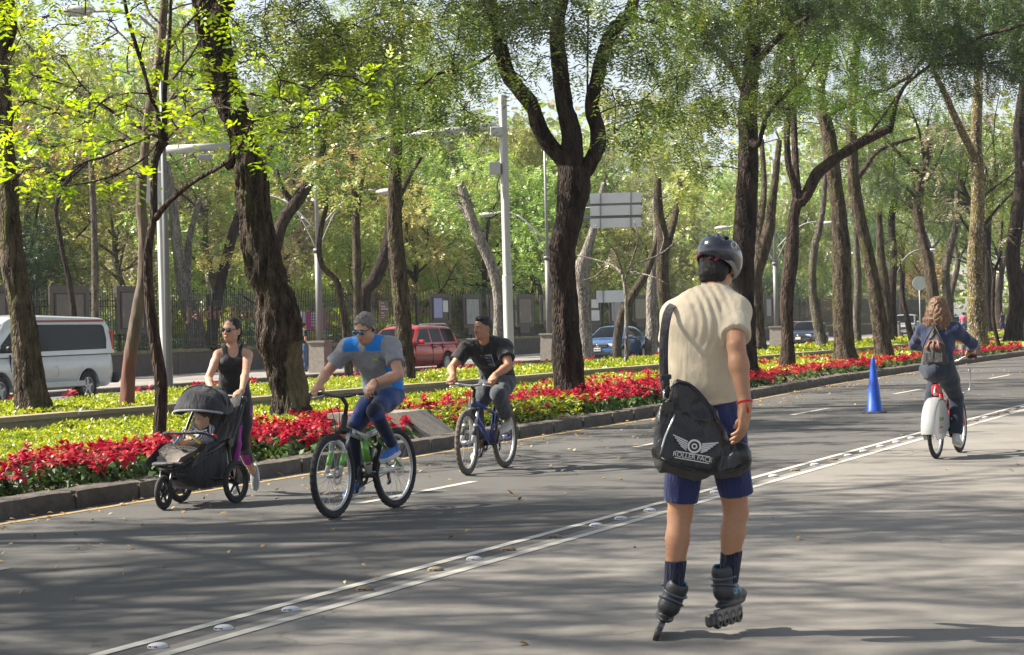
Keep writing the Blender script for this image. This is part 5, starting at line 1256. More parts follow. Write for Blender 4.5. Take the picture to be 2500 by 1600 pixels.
        for i in range(2):
            for j in range(6):
                k = i * 7 + j; Q.append((k, k + 1, k + 8, k + 7)); Q.append((k + 21, k + 28, k + 29, k + 22))
        return MB().add(V, Q).build(name, gm, o, False)
    if 'ws' in spec: cross_glass(*spec['ws'], 'windscreen')
    if 'rw' in spec: cross_glass(*spec['rw'], 'rear_window', nrm=-1)
    # door seams and handles
    for x, z0, z1 in spec.get('seams', ()):
        for sg in (-1, 1): MB().box((x, sg * (hw * .985), (z0 + z1) / 2), (.012, .04, z1 - z0)).build('door_seam', M_BLACKP, o)
    for x, z in spec.get('handles', ()):
        for sg in (-1, 1): MB().box((x, sg * (hw * .99), z), (.17, .05, .035), bev=.01).build('door_handle', spec.get('hmat', M_BLACKP), o)
    for sg in (-1, 1):
        wheel_obj(o, xf, sg * (hw - spec['tw'] / 2 - .02), wr, spec['tw'], sg, spec.get('spokes', 5), spec.get('rim'))
        wheel_obj(o, xr, sg * (hw - spec['tw'] / 2 - .02), wr, spec['tw'], sg, spec.get('spokes', 5), spec.get('rim'))
        mx, mz = spec['mirror']; mb = MB(); mb.box((mx, sg * (hw + .10), mz), (.12, .22, .15), bev=.04); mb.box((mx, sg * (hw - .02), mz - .05), (.06, .14, .04)); mb.build('mirror', spec.get('mmat', paint), o)
    return o, yat
def add_box(o, name, c, d, mat, bev=.01, M=None): return MB().box(c, d, M, bev=bev).build(name, mat, o)
HD = math.atan2(-CT, -ST)
def at_ground(x, y, p=None):
    v = G(x, y); return v
# --- white van
pw_ = car_paint('van_white', (.56, .57, .57), .32, .25)
rear = G(215, 983); f = Vector((-ST, -CT, 0)); vloc = rear + f * (3.43 / 2 + .05) + Vector((-.9 * CT * -1, 0, 0)) * 0 + Vector((-CT, ST, 0)) * .9
van, yv = car('white passenger van with dark windows and red roof stripe behind the mossy trunk', vloc, HD, dict(L=5.7, W=2.0, belt=[(-2.85, 1.18), (2.0, 1.16), (2.35, 1.10), (2.7, .98), (2.85, .8)],
    roof=[(-2.83, 1.2), (-2.72, 1.9), (-2.6, 2.03), (0, 2.10), (1.1, 2.06), (1.35, 1.98), (2.15, 1.18)], zbelt=1.16, zb=.36, xf=1.75, xr=-1.68, r=.375, tw=.25, round=.12, wb=.97, wt=.84, paint=pw_,
    windows=[[(-2.5, 1.27), (-2.56, 1.5), (-2.52, 1.80), (-2.44, 1.86), (.42, 1.88), (.42, 1.25)], [(.62, 1.24), (.62, 1.86), (1.02, 1.84), (1.62, 1.42), (1.70, 1.24)]], ws=(2.12, 1.18, 1.38, 1.97),
    seams=[(.5, .55, 1.2), (1.55 - .2, .8, 1.2)], handles=[(.66, 1.02)], mirror=(1.62, 1.32), mmat=M_BLACKP, hmat=M_BLACKP, spokes=5), 'van', 'passenger_van')
for sg in (-1, 1):
    MB().box((-.75, sg * yv(1.955), 1.955), (3.6, .03, .045)).build('roof_stripe', plain('red_stripe', (.30, .05, .05), .5), van)
    mb = MB(); mb.box((-2.79, sg * .90, 1.48), (.08, .12, .5), bev=.02); mb.build('tail_light', M_REDL, van)
    mb = MB(); mb.lathe([(.12, 0), (.125, .004)], (-.35, sg * 1.0, .78), (0, sg, 0), 20); mb.build('fuel_flap', M_BLACKP, van)
    mb = MB(); a = np.linspace(0.12, math.pi - .12, 15)
    for xw in (1.75, -1.68): MB().tube([(xw + .46 * math.cos(t), sg * .985, .375 + .46 * math.sin(t)) for t in a], .028, 6).build('arch_lip', pw_, van, True)
    add_box(van, 'head_light', (2.74, sg * .72, .86), (.12, .36, .2), M_HEADL, .03)
    MB().box((-.2, sg * .985, .46), (2.7, .05, .14), bev=.02).build('sill', pw_, van)
add_box(van, 'bumper', (-2.93, 0, .56), (.2, 2.02, .26), M_BLACKP, .05); add_box(van, 'bumper', (2.85, 0, .5), (.18, 1.96, .3), M_BLACKP, .05); add_box(van, 'grille', (2.83, 0, .82), (.06, 1.1, .22), M_BLACKP, .01)
# --- red estate car
pr_ = car_paint('car_red', (.42, .02, .018), .25, .35)
rear = G(1087, 914); jl = rear + f * (2.69 / 2) + Vector((-CT, ST, 0)) * .8
suv, yj = car('red four-door off-road estate car with roof rails behind the furrowed tree', jl, HD + R(-3), dict(L=4.5, W=1.78, belt=[(-2.25, .98), (-2.1, 1.04), (1.0, 1.04), (1.15, 1.02), (2.0, .96), (2.2, .88), (2.25, .8)],
    roof=[(-2.23, 1.0), (-1.98, 1.5), (-1.85, 1.62), (-.6, 1.665), (.2, 1.65), (.45, 1.58), (1.12, 1.04)], zbelt=1.04, zb=.32, xf=1.38, xr=-1.31, r=.37, tw=.24, round=.12, wb=.95, wt=.76, paint=pr_,
    windows=[[(-1.98, 1.10), (-1.92, 1.48), (-1.82, 1.54), (-1.1, 1.56), (-1.18, 1.10)], [(-1.08, 1.10), (-1.0, 1.56), (-.32, 1.57), (-.32, 1.10)], [(-.20, 1.10), (-.20, 1.57), (.32, 1.54), (.78, 1.10)]],
    ws=(1.10, 1.06, .47, 1.57), seams=[(-.26, .42, 1.05), (-.98, .78, 1.05), (.95, .45, 1.02)], handles=[(-.45, .93), (-1.12, .93)], mirror=(.72, 1.12), spokes=10), name='estate_car')
for sg in (-1, 1):
    mb = MB(); mb.tube([(-1.7, sg * .62, 1.66), (-1.65, sg * .62, 1.715), (.1, sg * .62, 1.71), (.2, sg * .62, 1.65)], .022, 6); mb.build('roof_rail', M_CHROME, suv)
    for z in (.50, .56, .62, .68): MB().box((.02, sg * .885, z), (1.75, .03, .018)).build('side_rib', M_BLACKP, suv)
    add_box(suv, 'tail_light', (-2.17, sg * .80, .86), (.12, .12, .24), M_REDL, .02); add_box(suv, 'indicator', (-2.16, sg * .845, .76), (.1, .06, .1), M_ORL, .01)
    add_box(suv, 'head_light', (2.18, sg * .62, .78), (.1, .32, .15), M_HEADL, .02); MB().box((-1.98, sg * .86, .56), (.55, .08, .26), bev=.04).build('bumper_corner', pr_, suv)
    mb = MB(); a = np.linspace(0.12, math.pi - .12, 15)
    for xw in (1.38, -1.31): MB().tube([(xw + .45 * math.cos(t), sg * .875, .37 + .45 * math.sin(t)) for t in a], .025, 6).build('arch_lip', pr_, suv, True)
add_box(suv, 'bumper', (-2.27, 0, .52), (.18, 1.74, .26), pr_, .05); add_box(suv, 'bumper', (2.25, 0, .5), (.2, 1.74, .28), pr_, .05)
mb = MB()
for k in range(7): mb.box((2.235, -.33 + .11 * k, .8), (.06, .07, .2), bev=.01)
mb.build('grille', M_BLACKP, suv)
# --- blue saloon and relatives
def saloon(label, x, y, paint, dx=0, dang=0, hatch=False, name='saloon_car', pick=False, plate=True, group=None, side=.8):
    b = G(x, y)
    H_ = dict(L=4.38, W=1.70, belt=[(-2.19, .88), (-2.05, 1.0), (-1.4, 1.02), (-1.25, .96), (.9, .93), (1.15, .92), (1.6, .84), (1.95, .74), (2.19, .58)],
        roof=[(-1.75, 1.0), (-1.45, 1.18), (-.95, 1.40), (-.5, 1.455), (.0, 1.465), (.35, 1.43), (1.2, .93)], zbelt=.93, zb=.20, xf=1.36, xr=-1.24, r=.30, tw=.2, round=.30, wb=.93, wt=.70, paint=paint,
        windows=[[(-1.28, 1.02), (-1.02, 1.22), (-.80, 1.31), (-.34, 1.37), (-.34, 1.0)], [(-.24, 1.0), (-.24, 1.375), (.20, 1.37), (.78, .98)]], ws=(1.16, .95, .36, 1.42), rw=(-1.7, 1.03, -1.0, 1.39),
        seams=[(-.29, .32, .98), (.8, .35, .92)], handles=[(-.42, .86), (-1.15, .86)], mirror=(.72, 1.0), spokes=9, hmat=paint)
    if hatch:
        H_.update(L=3.85, W=1.62, belt=[(-1.92, .8), (-1.85, .9), (-1.0, .93), (.8, .92), (1.0, .91), (1.7, .80), (1.88, .72), (1.92, .60)], roof=[(-1.88, .95), (-1.5, 1.36), (-1.3, 1.40), (-.3, 1.42), (.15, 1.38), (.85, .93)],
            zbelt=.92, xf=1.18, xr=-1.2, r=.28, round=.12, wt=.74, windows=[[(-1.4, 1.0), (-1.2, 1.28), (-.45, 1.33), (-.45, .98)], [(-.35, .98), (-.35, 1.33), (.1, 1.31), (.5, .98)]], ws=(.83, .95, .17, 1.37), rw=(-1.86, .98, -1.52, 1.34), mirror=(.5, 1.0), seams=[(-.4, .3, .95), (.6, .3, .9)], handles=[(-.5, .84)])
    if pick:
        H_.update(L=5.1, W=1.78, belt=[(-2.5, 1.0), (-.6, 1.0), (.9, 1.03), (1.1, 1.02), (2.2, .95), (2.45, .85), (2.55, .7)], roof=[(-.75, 1.05), (-.62, 1.6), (-.4, 1.70), (.2, 1.71), (.45, 1.66), (1.1, 1.04)], zbelt=1.03, zb=.38, xf=1.6, xr=-1.5, r=.36,
            round=.12, wt=.78, windows=[[(-.5, 1.1), (-.45, 1.58), (.2, 1.6), (.72, 1.1)]], ws=(1.08, 1.06, .47, 1.65), mirror=(.72, 1.15), seams=[(.85, .5, 1.0)], handles=[(-.3, .95)])
        H_.pop('rw')
    L = H_['L']
    c = b + f * (-(H_['xf'] - dx)) + Vector((-CT, ST, 0)) * side
    o, yy = car(label, c, HD + dang, H_, 'pickup truck' if pick else 'car', 'pickup_truck' if pick else name, group)
    z0 = H_['belt'][-2][1] if not pick else .82; fx = L / 2
    for sg in (-1, 1):
        mb = MB(); mb.box((fx - .22 if not hatch else fx - .05, sg * (H_['W'] / 2 - .27), z0 - .07), (.36 if not hatch else .1, .34, .13), rotm(ry=.0, rz=-sg * (.32 if not hatch else 0)), bev=.03); mb.build('head_light', M_HEADL, o)
        add_box(o, 'indicator', (fx - (.18 if pick else .02), sg * (H_['W'] / 2 - .1), z0 - .08), (.1, .08, .12), M_ORL if pick else M_HEADL, .01)
        add_box(o, 'tail_light', (-fx + .08, sg * (H_['W'] / 2 - .22), .78), (.1, .3, .15), M_REDL, .02)
    add_box(o, 'bumper', (fx - .05, 0, .40), (.16, H_['W'] * .9, .24), paint if not hatch else M_BLACKP, .05)
    gr = add_box(o, 'grille', (fx - .04 + (.02 if hatch else 0), 0, z0 - .08), (.1, H_['W'] * .52, .13), M_BLACKP, .01)
    for dz in (-.03, .03): MB().box((fx + .015 + (.02 if hatch else 0), 0, z0 - .08 + dz), (.02, H_['W'] * .5, .014)).build('grille_bar', M_CHROME, gr)
    mb = MB(); mb.lathe([(.001, .01), (.05, .008), (.062, 0), (.062, -.02)], (fx + .03 + (.02 if hatch else 0), 0, z0 - .08), (1, 0, 0), 16); em = mb.build('badge', M_CHROME, o, 'auto')
    mb = MB(); mb.box((fx + .04 + (.02 if hatch else 0), 0, z0 - .06), (.012, .03, .045)); mb.build('badge_mark', M_BLACKP, em)
    add_box(o, 'lower_grille', (fx + .02, 0, .36), (.05, H_['W'] * .62, .10), M_BLACKP, .01)
    pl = add_box(o, 'number_plate', (fx + .055, 0, .5), (.02, .30, .14), M_PLATE, .004)
    return o
bs_ = saloon('blue saloon car facing the camera with white number plate by the bare sapling', 1516, 882, car_paint('car_blue', (.06, .15, .34), .2, .5), side=.0 + .72)
text_thing('plate_text', 'NBC·5294', .075, (2.19 + .068, 0, .5), R(90), M_BLACKP, parent=bs_, ext=.002)
saloon('dark navy hatchback with orange-lit nose between the right-hand trunks', 1990, 848, car_paint('car_navy', (.02, .03, .06), .2, .4), hatch=True, name='hatchback_car', side=.75)
saloon('silver pickup truck with orange indicator left of the rider in navy', 2228, 826, car_paint('car_silver', (.42, .43, .44), .25, .5), pick=True, side=.75)
saloon('light blue saloon car showing between the lichen tree and the curved sapling', 2345, 812, car_paint('car_paleblue', (.14, .24, .34), .2, .4), side=.75)
saloon('dark saloon car beyond the light blue car at the far right', 2404, 802, car_paint('car_dark', (.03, .035, .05), .2, .4), side=.75)
saloon('red hatchback hidden behind the dark navy hatchback', 2044, 838, car_paint('car_red2', (.34, .02, .04), .25, .3), hatch=True, name='hatchback_car', side=3.2)
# ------------------------------------------------------------------ bodies: blended distance fields turned into one continuous mesh
V3 = lambda *a: np.array(a, float)
def nrm(v): v = np.asarray(v, float); return v / (np.linalg.norm(v) + 1e-12)
def cone(a, b, ra, rb, k=.02, op=1, cuts=()): return dict(t='c', a=np.asarray(a, float), b=np.asarray(b, float), ra=ra, rb=rb, k=k, op=op, cuts=cuts)
def ell(c, M, r, k=.02, op=1, cuts=()): return dict(t='e', c=np.asarray(c, float), M=np.asarray(M, float), r=np.asarray(r, float), k=k, op=op, cuts=cuts)
def ecn(a, b, ra, rb, side, k=.03, op=1, cuts=()): return dict(t='x', a=np.asarray(a, float), b=np.asarray(b, float), ra=ra, rb=rb, s=nrm(side), k=k, op=op, cuts=cuts)
def chain(pts, rs, k=.02, **q): return [cone(pts[i], pts[i + 1], rs[i], rs[i + 1], k, **q) for i in range(len(pts) - 1)]
def surface_nets(F, org, h):
    s = F < 0
    c = [s[i:F.shape[0] - 1 + i, j:F.shape[1] - 1 + j, k:F.shape[2] - 1 + k] for i in (0, 1) for j in (0, 1) for k in (0, 1)]
    n = sum(x.astype(np.int8) for x in c); act = (n > 0) & (n < 8)
    I = np.argwhere(act); idx = -np.ones(act.shape, np.int64); idx[act] = np.arange(len(I))
    off = np.array([(i, j, k) for i in (0, 1) for j in (0, 1) for k in (0, 1)])
    vals = np.stack([F[I[:, 0] + o[0], I[:, 1] + o[1], I[:, 2] + o[2]] for o in off], 1)
    acc = np.zeros((len(I), 3)); cnt = np.zeros(len(I))
    for a in range(8):
        for b in range(a + 1, 8):
            if np.abs(off[a] - off[b]).sum() != 1: continue
            va, vb = vals[:, a], vals[:, b]; m = (va < 0) != (vb < 0)
            t = np.where(m, va / np.where(m, va - vb, 1), 0)
            acc += np.where(m[:, None], off[a] + (off[b] - off[a]) * t[:, None], 0); cnt += m
    V = (I + acc / cnt[:, None]) * h + org
    quads = []
    for ax in range(3):
        sl0 = [slice(None)] * 3; sl1 = [slice(None)] * 3; sl0[ax] = slice(0, -1); sl1[ax] = slice(1, None)
        ed = s[tuple(sl0)] != s[tuple(sl1)]
        E = np.argwhere(ed); u, v = [(1, 2), (2, 0), (0, 1)][ax]
        ok = (E[:, u] > 0) & (E[:, v] > 0) & (E[:, u] < F.shape[u] - 1) & (E[:, v] < F.shape[v] - 1); E = E[ok]
        ins = s[E[:, 0], E[:, 1], E[:, 2]]
        du = np.zeros(3, int); du[u] = 1; dv = np.zeros(3, int); dv[v] = 1
        g = lambda e: idx[e[:, 0], e[:, 1], e[:, 2]]
        q = np.stack([g(E - du - dv), g(E - dv), g(E), g(E - du)], 1)
        q[~ins] = q[~ins][:, ::-1]; quads.append(q)
    return V, np.concatenate(quads)
def sdf(name, prims, h, mats, parent=None, matfn=None, cuts=(), disp=None, smooth=True, relax=1):
    lo = np.full(3, 1e9); hi = -lo; bb = []
    for p in prims:
        if p['t'] == 'e': m = max(p['r']); a, b = p['c'] - m, p['c'] + m
        else:
            m = max(np.max(p['ra']), np.max(p['rb'])); a = np.minimum(p['a'], p['b']) - m; b = np.maximum(p['a'], p['b']) + m
        bb.append((a, b))
        if p['op'] > 0: lo = np.minimum(lo, a); hi = np.maximum(hi, b)
    pad = 4 * h + .012; lo -= pad; hi += pad
    N = np.ceil((hi - lo) / h).astype(int) + 1
    F = np.full(N, .25, np.float32)
    ax = [lo[i] + np.arange(N[i]) * h for i in range(3)]
    for p, (a, b) in zip(prims, bb):
        m = p['k'] + 4 * h + .01
        i0 = np.clip(((a - m - lo) / h).astype(int), 0, N - 1); i1 = np.clip(((b + m - lo) / h).astype(int) + 2, 1, N)
        X = ax[0][i0[0]:i1[0], None, None]; Y = ax[1][None, i0[1]:i1[1], None]; Z = ax[2][None, None, i0[2]:i1[2]]
        if X.size * Y.size * Z.size == 0: continue
        if p['t'] == 'c':
            d = p['b'] - p['a']; L2 = d @ d + 1e-12
            x, y, z = X - p['a'][0], Y - p['a'][1], Z - p['a'][2]
            t = np.clip((x * d[0] + y * d[1] + z * d[2]) / L2, 0, 1)
            D = np.sqrt((x - t * d[0]) ** 2 + (y - t * d[1]) ** 2 + (z - t * d[2]) ** 2) - (p['ra'] + (p['rb'] - p['ra']) * t)
        elif p['t'] == 'e':
            x, y, z = X - p['c'][0], Y - p['c'][1], Z - p['c'][2]; M = p['M']; r = p['r']
            q = [(x * M[0, i] + y * M[1, i] + z * M[2, i]) / r[i] for i in range(3)]
            l = np.sqrt(q[0] ** 2 + q[1] ** 2 + q[2] ** 2) + 1e-9; l2 = np.sqrt((q[0] / r[0]) ** 2 + (q[1] / r[1]) ** 2 + (q[2] / r[2]) ** 2) + 1e-9
            D = l * (l - 1) / l2
        else:
            d = p['b'] - p['a']; L = math.sqrt(d @ d) + 1e-9; w = d / L; s_ = p['s'] - w * (p['s'] @ w); s_ = nrm(s_); f_ = np.cross(w, s_)
            x, y, z = X - p['a'][0], Y - p['a'][1], Z - p['a'][2]
            tt = x * w[0] + y * w[1] + z * w[2]; t = np.clip(tt / L, 0, 1)
            r1 = p['ra'][0] + (p['rb'][0] - p['ra'][0]) * t; r2 = p['ra'][1] + (p['rb'][1] - p['ra'][1]) * t
            qs = (x * s_[0] + y * s_[1] + z * s_[2]) / r1; qf = (x * f_[0] + y * f_[1] + z * f_[2]) / r2; qo = (tt - t * L) / np.minimum(r1, r2)
            l = np.sqrt(qs ** 2 + qf ** 2 + qo ** 2) + 1e-9; l2 = np.sqrt((qs / r1) ** 2 + (qf / r2) ** 2 + (qo / np.minimum(r1, r2)) ** 2) + 1e-9
            D = l * (l - 1) / l2
        for c0, cn in p['cuts']:
            D = np.maximum(D, (X - c0[0]) * cn[0] + (Y - c0[1]) * cn[1] + (Z - c0[2]) * cn[2])
        S = F[i0[0]:i1[0], i0[1]:i1[1], i0[2]:i1[2]]; k = max(p['k'], 1e-4)
        if p['op'] > 0:
            hh = np.clip(.5 + .5 * (S - D) / k, 0, 1); F[i0[0]:i1[0], i0[1]:i1[1], i0[2]:i1[2]] = S * (1 - hh) + D * hh - k * hh * (1 - hh)
        else:
            D = -D; hh = np.clip(.5 - .5 * (S - D) / k, 0, 1); F[i0[0]:i1[0], i0[1]:i1[1], i0[2]:i1[2]] = S * (1 - hh) + D * hh + k * hh * (1 - hh)
    X, Y, Z = ax[0][:, None, None], ax[1][None, :, None], ax[2][None, None, :]
    for c0, cn in cuts: F = np.maximum(F, ((X - c0[0]) * cn[0] + (Y - c0[1]) * cn[1] + (Z - c0[2]) * cn[2]).astype(np.float32))
    V, Q = surface_nets(F, lo, h)
    for _ in range(relax):       # one gentle relaxation keeps the steps of the grid out of the shading
        A = np.zeros_like(V); c = np.zeros(len(V))
        for i in range(4):
            np.add.at(A, Q[:, i], V[Q[:, (i + 1) % 4]] + V[Q[:, (i - 1) % 4]]); np.add.at(c, Q[:, i], 2)
        V = V * .5 + .5 * A / np.maximum(c, 1)[:, None]
    if disp:
        e = 1
        nv = np.zeros_like(V); fn_ = np.cross(V[Q[:, 2]] - V[Q[:, 0]], V[Q[:, 3]] - V[Q[:, 1]])
        for i in range(4): np.add.at(nv, Q[:, i], fn_)
        nv = unit(nv); V = V + nv * disp(V)[:, None]
    if parent is not None: V0 = V - np.array(parent.location)
    else: V0 = V
    MI = None
    if matfn: MI = [np.asarray(matfn(V[Q].mean(1)), np.int32)]
    return link(name, make_mesh(name, V0, [Q], mats, MI, smooth), parent)
def ik(a, b, l1, l2, pole):
    a, b = np.asarray(a, float), np.asarray(b, float); d = b - a; D = np.linalg.norm(d); D = min(D, (l1 + l2) * .999); w = nrm(d)
    x = (l1 * l1 - l2 * l2 + D * D) / (2 * D); y = math.sqrt(max(l1 * l1 - x * x, 0)); p = np.asarray(pole, float); p = p - w * (p @ w)
    return a + w * x + nrm(p) * y
def frame3(s, f, u): return np.stack([nrm(s), nrm(f), nrm(u)], 1)

def head_prims(c, f, u, sc=1.0, child=False, female=False):
    f = nrm(f); u = nrm(np.asarray(u, float) - f * (np.asarray(u, float) @ f)); s = np.cross(u, f); M = frame3(s, f, u)      # s: person's left
    at = lambda x, y, z: c + (s * x + f * y + u * z) * sc
    P_ = [ell(at(0, -.012, .030), M, V3(.076, .096, .092) * sc, .02), ell(at(0, .030, -.030), M, V3(.062, .062, .080) * sc, .03), ell(at(0, .055, -.085), M, V3(.036 if not female else .030, .032, .028) * sc, .03),
          ell(at(0, .005, -.058), M, V3(.060 if not female else .054, .055, .045) * sc, .03)]
    if not child:
        P_ += [cone(at(0, .088, .010), at(0, .112, -.028), .009 * sc, .0125 * sc, .012), ell(at(0, .103, -.034), M, V3(.017, .014, .010) * sc, .008),
               ell(at(0, .082, .026), M, V3(.050, .014, .012) * sc, .014)]
    else:
        P_ += [ell(at(0, .092, -.025), M, V3(.012, .012, .010) * sc, .01), ell(at(.035, .055, -.045), M, V3(.032, .03, .03) * sc, .02), ell(at(-.035, .055, -.045), M, V3(.032, .03, .03) * sc, .02)]
    for g in (-1, 1):
        P_ += [ell(at(g * .034, .055, -.028), M, V3(.026, .028, .022) * sc, .02), ell(at(g * .032, .096, .004), M, V3(.019, .014, .012) * sc, .010, -1),
               ell(at(g * .079, -.008, -.008), frame3(s + f * .35 * g, f - s * .35 * g, u), V3(.009, .020, .033) * sc, .006), ell(at(g * .084, -.004, -.006), M, V3(.006, .010, .018) * sc, .004, -1)]
    P_ += [ell(at(0, .094, -.058), M, V3(.024, .010, .0055) * sc, .006), ell(at(0, .092, -.068), M, V3(.020, .010, .006) * sc, .006)]
    return P_, at, M
def hand_prims(w, d, n, side, curl=.5, spread=.0, sc=1.0, thumb=.5, k=.006):
    """w wrist, d along the hand, n palm normal (towards the palm side), side = towards the thumb"""
    d = nrm(d); side = nrm(np.asarray(side, float) - d * (np.asarray(side, float) @ d)); n_ = np.cross(d, side)
    if n_ @ np.asarray(n, float) < 0: n_ = -n_
    n = n_; M = frame3(side, d, n)
    P_ = [ell(w + d * .048 * sc, M, V3(.043, .058, .019) * sc, .012), ell(w + d * .072 * sc, M, V3(.042, .03, .015) * sc, .01), cone(w - d * .01 * sc, w + d * .03 * sc, .026 * sc, .028 * sc, .015),
          ell(w + (d * .035 + side * .028 + n * .008) * sc, M, V3(.018, .030, .017) * sc, .012)]
    for i, (L, r) in enumerate(((.072, .0095), (.080, .0098), (.074, .0094), (.058, .0083))):
        o = (1.5 - i) * .0195
        p = w + (d * (.084 - .006 * (abs(i - 1) if i != 0 else .6)) + side * o) * sc; dd = nrm(d + side * spread * (1.5 - i)); ang = 0; pts = [p - d * .02 * sc, p]
        for q, (f_, cu) in enumerate(((.45, .75), (.30, 1.0), (.25, .7))):
            ang += curl * cu * (1 + .08 * (i - 1.5)); v = dd * math.cos(ang) + n * math.sin(ang); p = p + v * L * f_ * sc; pts.append(p)
        P_ += chain(pts, [r * sc * x for x in (1.05, 1.08, 1.0, .93, .80)], k)
    b = w + (d * .022 + side * .030 + n * .006) * sc
    t1 = b + nrm(d * .62 + side * .62 + n * (.25 + .5 * thumb)) * .036 * sc; t2 = t1 + nrm(d * .80 + side * (.35 - .5 * thumb) + n * (.3 + .6 * thumb)) * .030 * sc; t3 = t2 + nrm(d * .85 + side * (.15 - .5 * thumb) + n * (.3 + .7 * thumb)) * .024 * sc
    P_ += chain([b, t1, t2, t3], [.0155 * sc, .0125 * sc, .0112 * sc, .0092 * sc], k + .004)
    return P_
def limb_prims(J, sd, fat=1.0, female=False, legs=True, arms=True, hand=None):
    P_ = []
    for g, S in ((1, 'L'), (-1, 'R')):
        if arms:
            a, e, w = J['sh' + S], J['el' + S], J['wr' + S]; m = fat * (.88 if female else 1)
            P_ += [cone(a, a + (e - a) * .35, .056 * m, .052 * m, .02), cone(a + (e - a) * .3, e, .051 * m, .039 * m, .02), cone(e, e + (w - e) * .35, .039 * m, .043 * m, .015), cone(e + (w - e) * .3, w, .043 * m, .0265 * m, .015)]
        if legs:
            a, e, w = J['hip' + S], J['kn' + S], J['an' + S]; m = fat
            d = nrm(w - e); fw = nrm(J['fwd' + S] - d * (J['fwd' + S] @ d)) if 'fwd' + S in J else nrm(e - (a + w) / 2)
            P_ += [cone(a, a + (e - a) * .4, .086 * m, .078 * m, .03), cone(a + (e - a) * .35, e, .078 * m, .054 * m, .03), cone(e, e + (w - e) * .3, .053 * m, .050 * m, .02), cone(e + (w - e) * .3, w, .049 * m, .034 * m, .02),
                   ell(e + (w - e) * .30 - fw * .022, frame3(np.cross(d, fw), fw, d), V3(.044, .042, .105) * m, .03), ell(e + fw * .018, frame3(np.cross(d, fw), fw, d), V3(.034, .028, .045) * m, .02)]
    return P_
def torso_prims(J, sd, inf=0.0, fat=1.0, female=False, belly=0.0, k=.04):
    pel, wa, ch, nk = J['pel'], J['waist'], J['chest'], J['neck']; q = lambda a, b: ((a * fat + inf), (b * fat + inf))
    if female:
        P_ = [ecn(pel - nrm(wa - pel) * .02, wa, q(.150, .105), q(.112, .082), sd, k), ecn(wa, ch, q(.112, .082), q(.130, .090), sd, k), ecn(ch, ch + (nk - ch) * .55, q(.130, .090), q(.125, .070), sd, k)]
    else:
        P_ = [ecn(pel, wa, q(.145, .105 + belly), q(.140, .098 + belly), sd, k), ecn(wa, ch, q(.140, .098 + belly), q(.165, .112), sd, k), ecn(ch, ch + (nk - ch) * .6, q(.165, .112), q(.145, .080), sd, k)]
    for S in 'LR':
        a = J['sh' + S]; c = ch + (nk - ch) * .55
        P_ += [cone(c + (a - c) * .3, a, .072 * fat + inf, (.056 if not female else .046) * fat + inf, k), cone(nk + (a - nk) * .05, a, .045 + inf * .6, .040 * fat + inf * .6, k)]
    return P_
def neck_prims(J, r=.054): return [cone(J['neck'], J['head'] - nrm(J['hup']) * .05, r * 1.1, r, .03)]
def shoe(parent, an, toe_dir, up, mats, L=.27, name='shoe', sc=1.0, white=.03, pitch=0):
    d = nrm(toe_dir); u = nrm(np.asarray(up, float) - d * (np.asarray(up, float) @ d)); s = np.cross(u, d); M = frame3(s, d, u)
    at = lambda x, y, z: an + (s * x + d * y + u * z) * sc
    sole0 = at(0, 0, -.085)
    P_ = [ell(at(0, -.020, -.045), M, V3(.038, .052, .050) * sc, .02), ell(at(0, .060, -.052), M, V3(.040, .075, .040) * sc, .03), ell(at(0, .125, -.064), M, V3(.044, .065, .030) * sc, .03), cone(at(0, -.005, -.03), at(0, -.01, .015), .038 * sc, .037 * sc, .02),
          ell(at(0, .05, -.083), M, V3(.046, .145, .022) * sc, .012)]
    return sdf(name, P_, .006, mats, parent, matfn=lambda C: ((C - sole0) @ u < white * sc).astype(int), cuts=[(sole0 - u * .012, -u)])
def hair_noise(amp, fr): return lambda V: amp * (vnoise(V * fr) - .4)
M_SKIN = None
def skin_mat(name, c):
    m, nt, bs = new_mat(name)
    f = noise_node(nt, 9, 5, .6); f2 = noise_node(nt, 60, 4, .6)
    cc = ramp(nt, f, [(.3, tuple(x * .82 for x in c)), (.7, c)])
    cc = mixc(nt, .25, cc, ramp(nt, f2, [(.3, (.7, .55, .5)), (.7, (1, 1, 1))]), 'MULTIPLY')
    nt.links.new(cc, bs.inputs['Base Color']); bs.inputs['Roughness'].default_value = .55
    bs.inputs['Subsurface Weight'].default_value = .12; bs.inputs['Subsurface Radius'].default_value = (.02, .008, .004); bs.inputs['Subsurface Scale'].default_value = .5
    bump(nt, bs, f2, .08, .004)
    return m
def cloth(name, c, rough=.85, fold=.35, fs=7, stretch=(1, 1, .35), sheen=.2, var=.1):
    m, nt, bs = new_mat(name)
    f = noise_node(nt, fs, 4, .55, stretch); f2 = noise_node(nt, 400, 2, .5); f3 = noise_node(nt, 25, 5, .6)
    nt.links.new(ramp(nt, f3, [(.3, tuple(x * (1 - var) for x in c)), (.7, tuple(min(1, x * (1 + var)) for x in c))]), bs.inputs['Base Color'])
    bs.inputs['Roughness'].default_value = rough; bs.inputs['Sheen Weight'].default_value = sheen; bs.inputs['Specular IOR Level'].default_value = .25
    a = nt.nodes.new('ShaderNodeMath'); a.operation = 'MULTIPLY_ADD'; a.inputs[1].default_value = .04
    nt.links.new(f2, a.inputs[0]); nt.links.new(f, a.inputs[2]); bump(nt, bs, a.outputs[0], min(1, fold * 1.5), .06)
    return m
SK_TAN = skin_mat('skin_tan', (.44, .225, .125)); SK_LIGHT = skin_mat('skin_light', (.56, .315, .205)); SK_BROWN = skin_mat('skin_brown', (.38, .19, .11)); SK_BABY = skin_mat('skin_baby', (.50, .31, .21))
M_SKIN = None
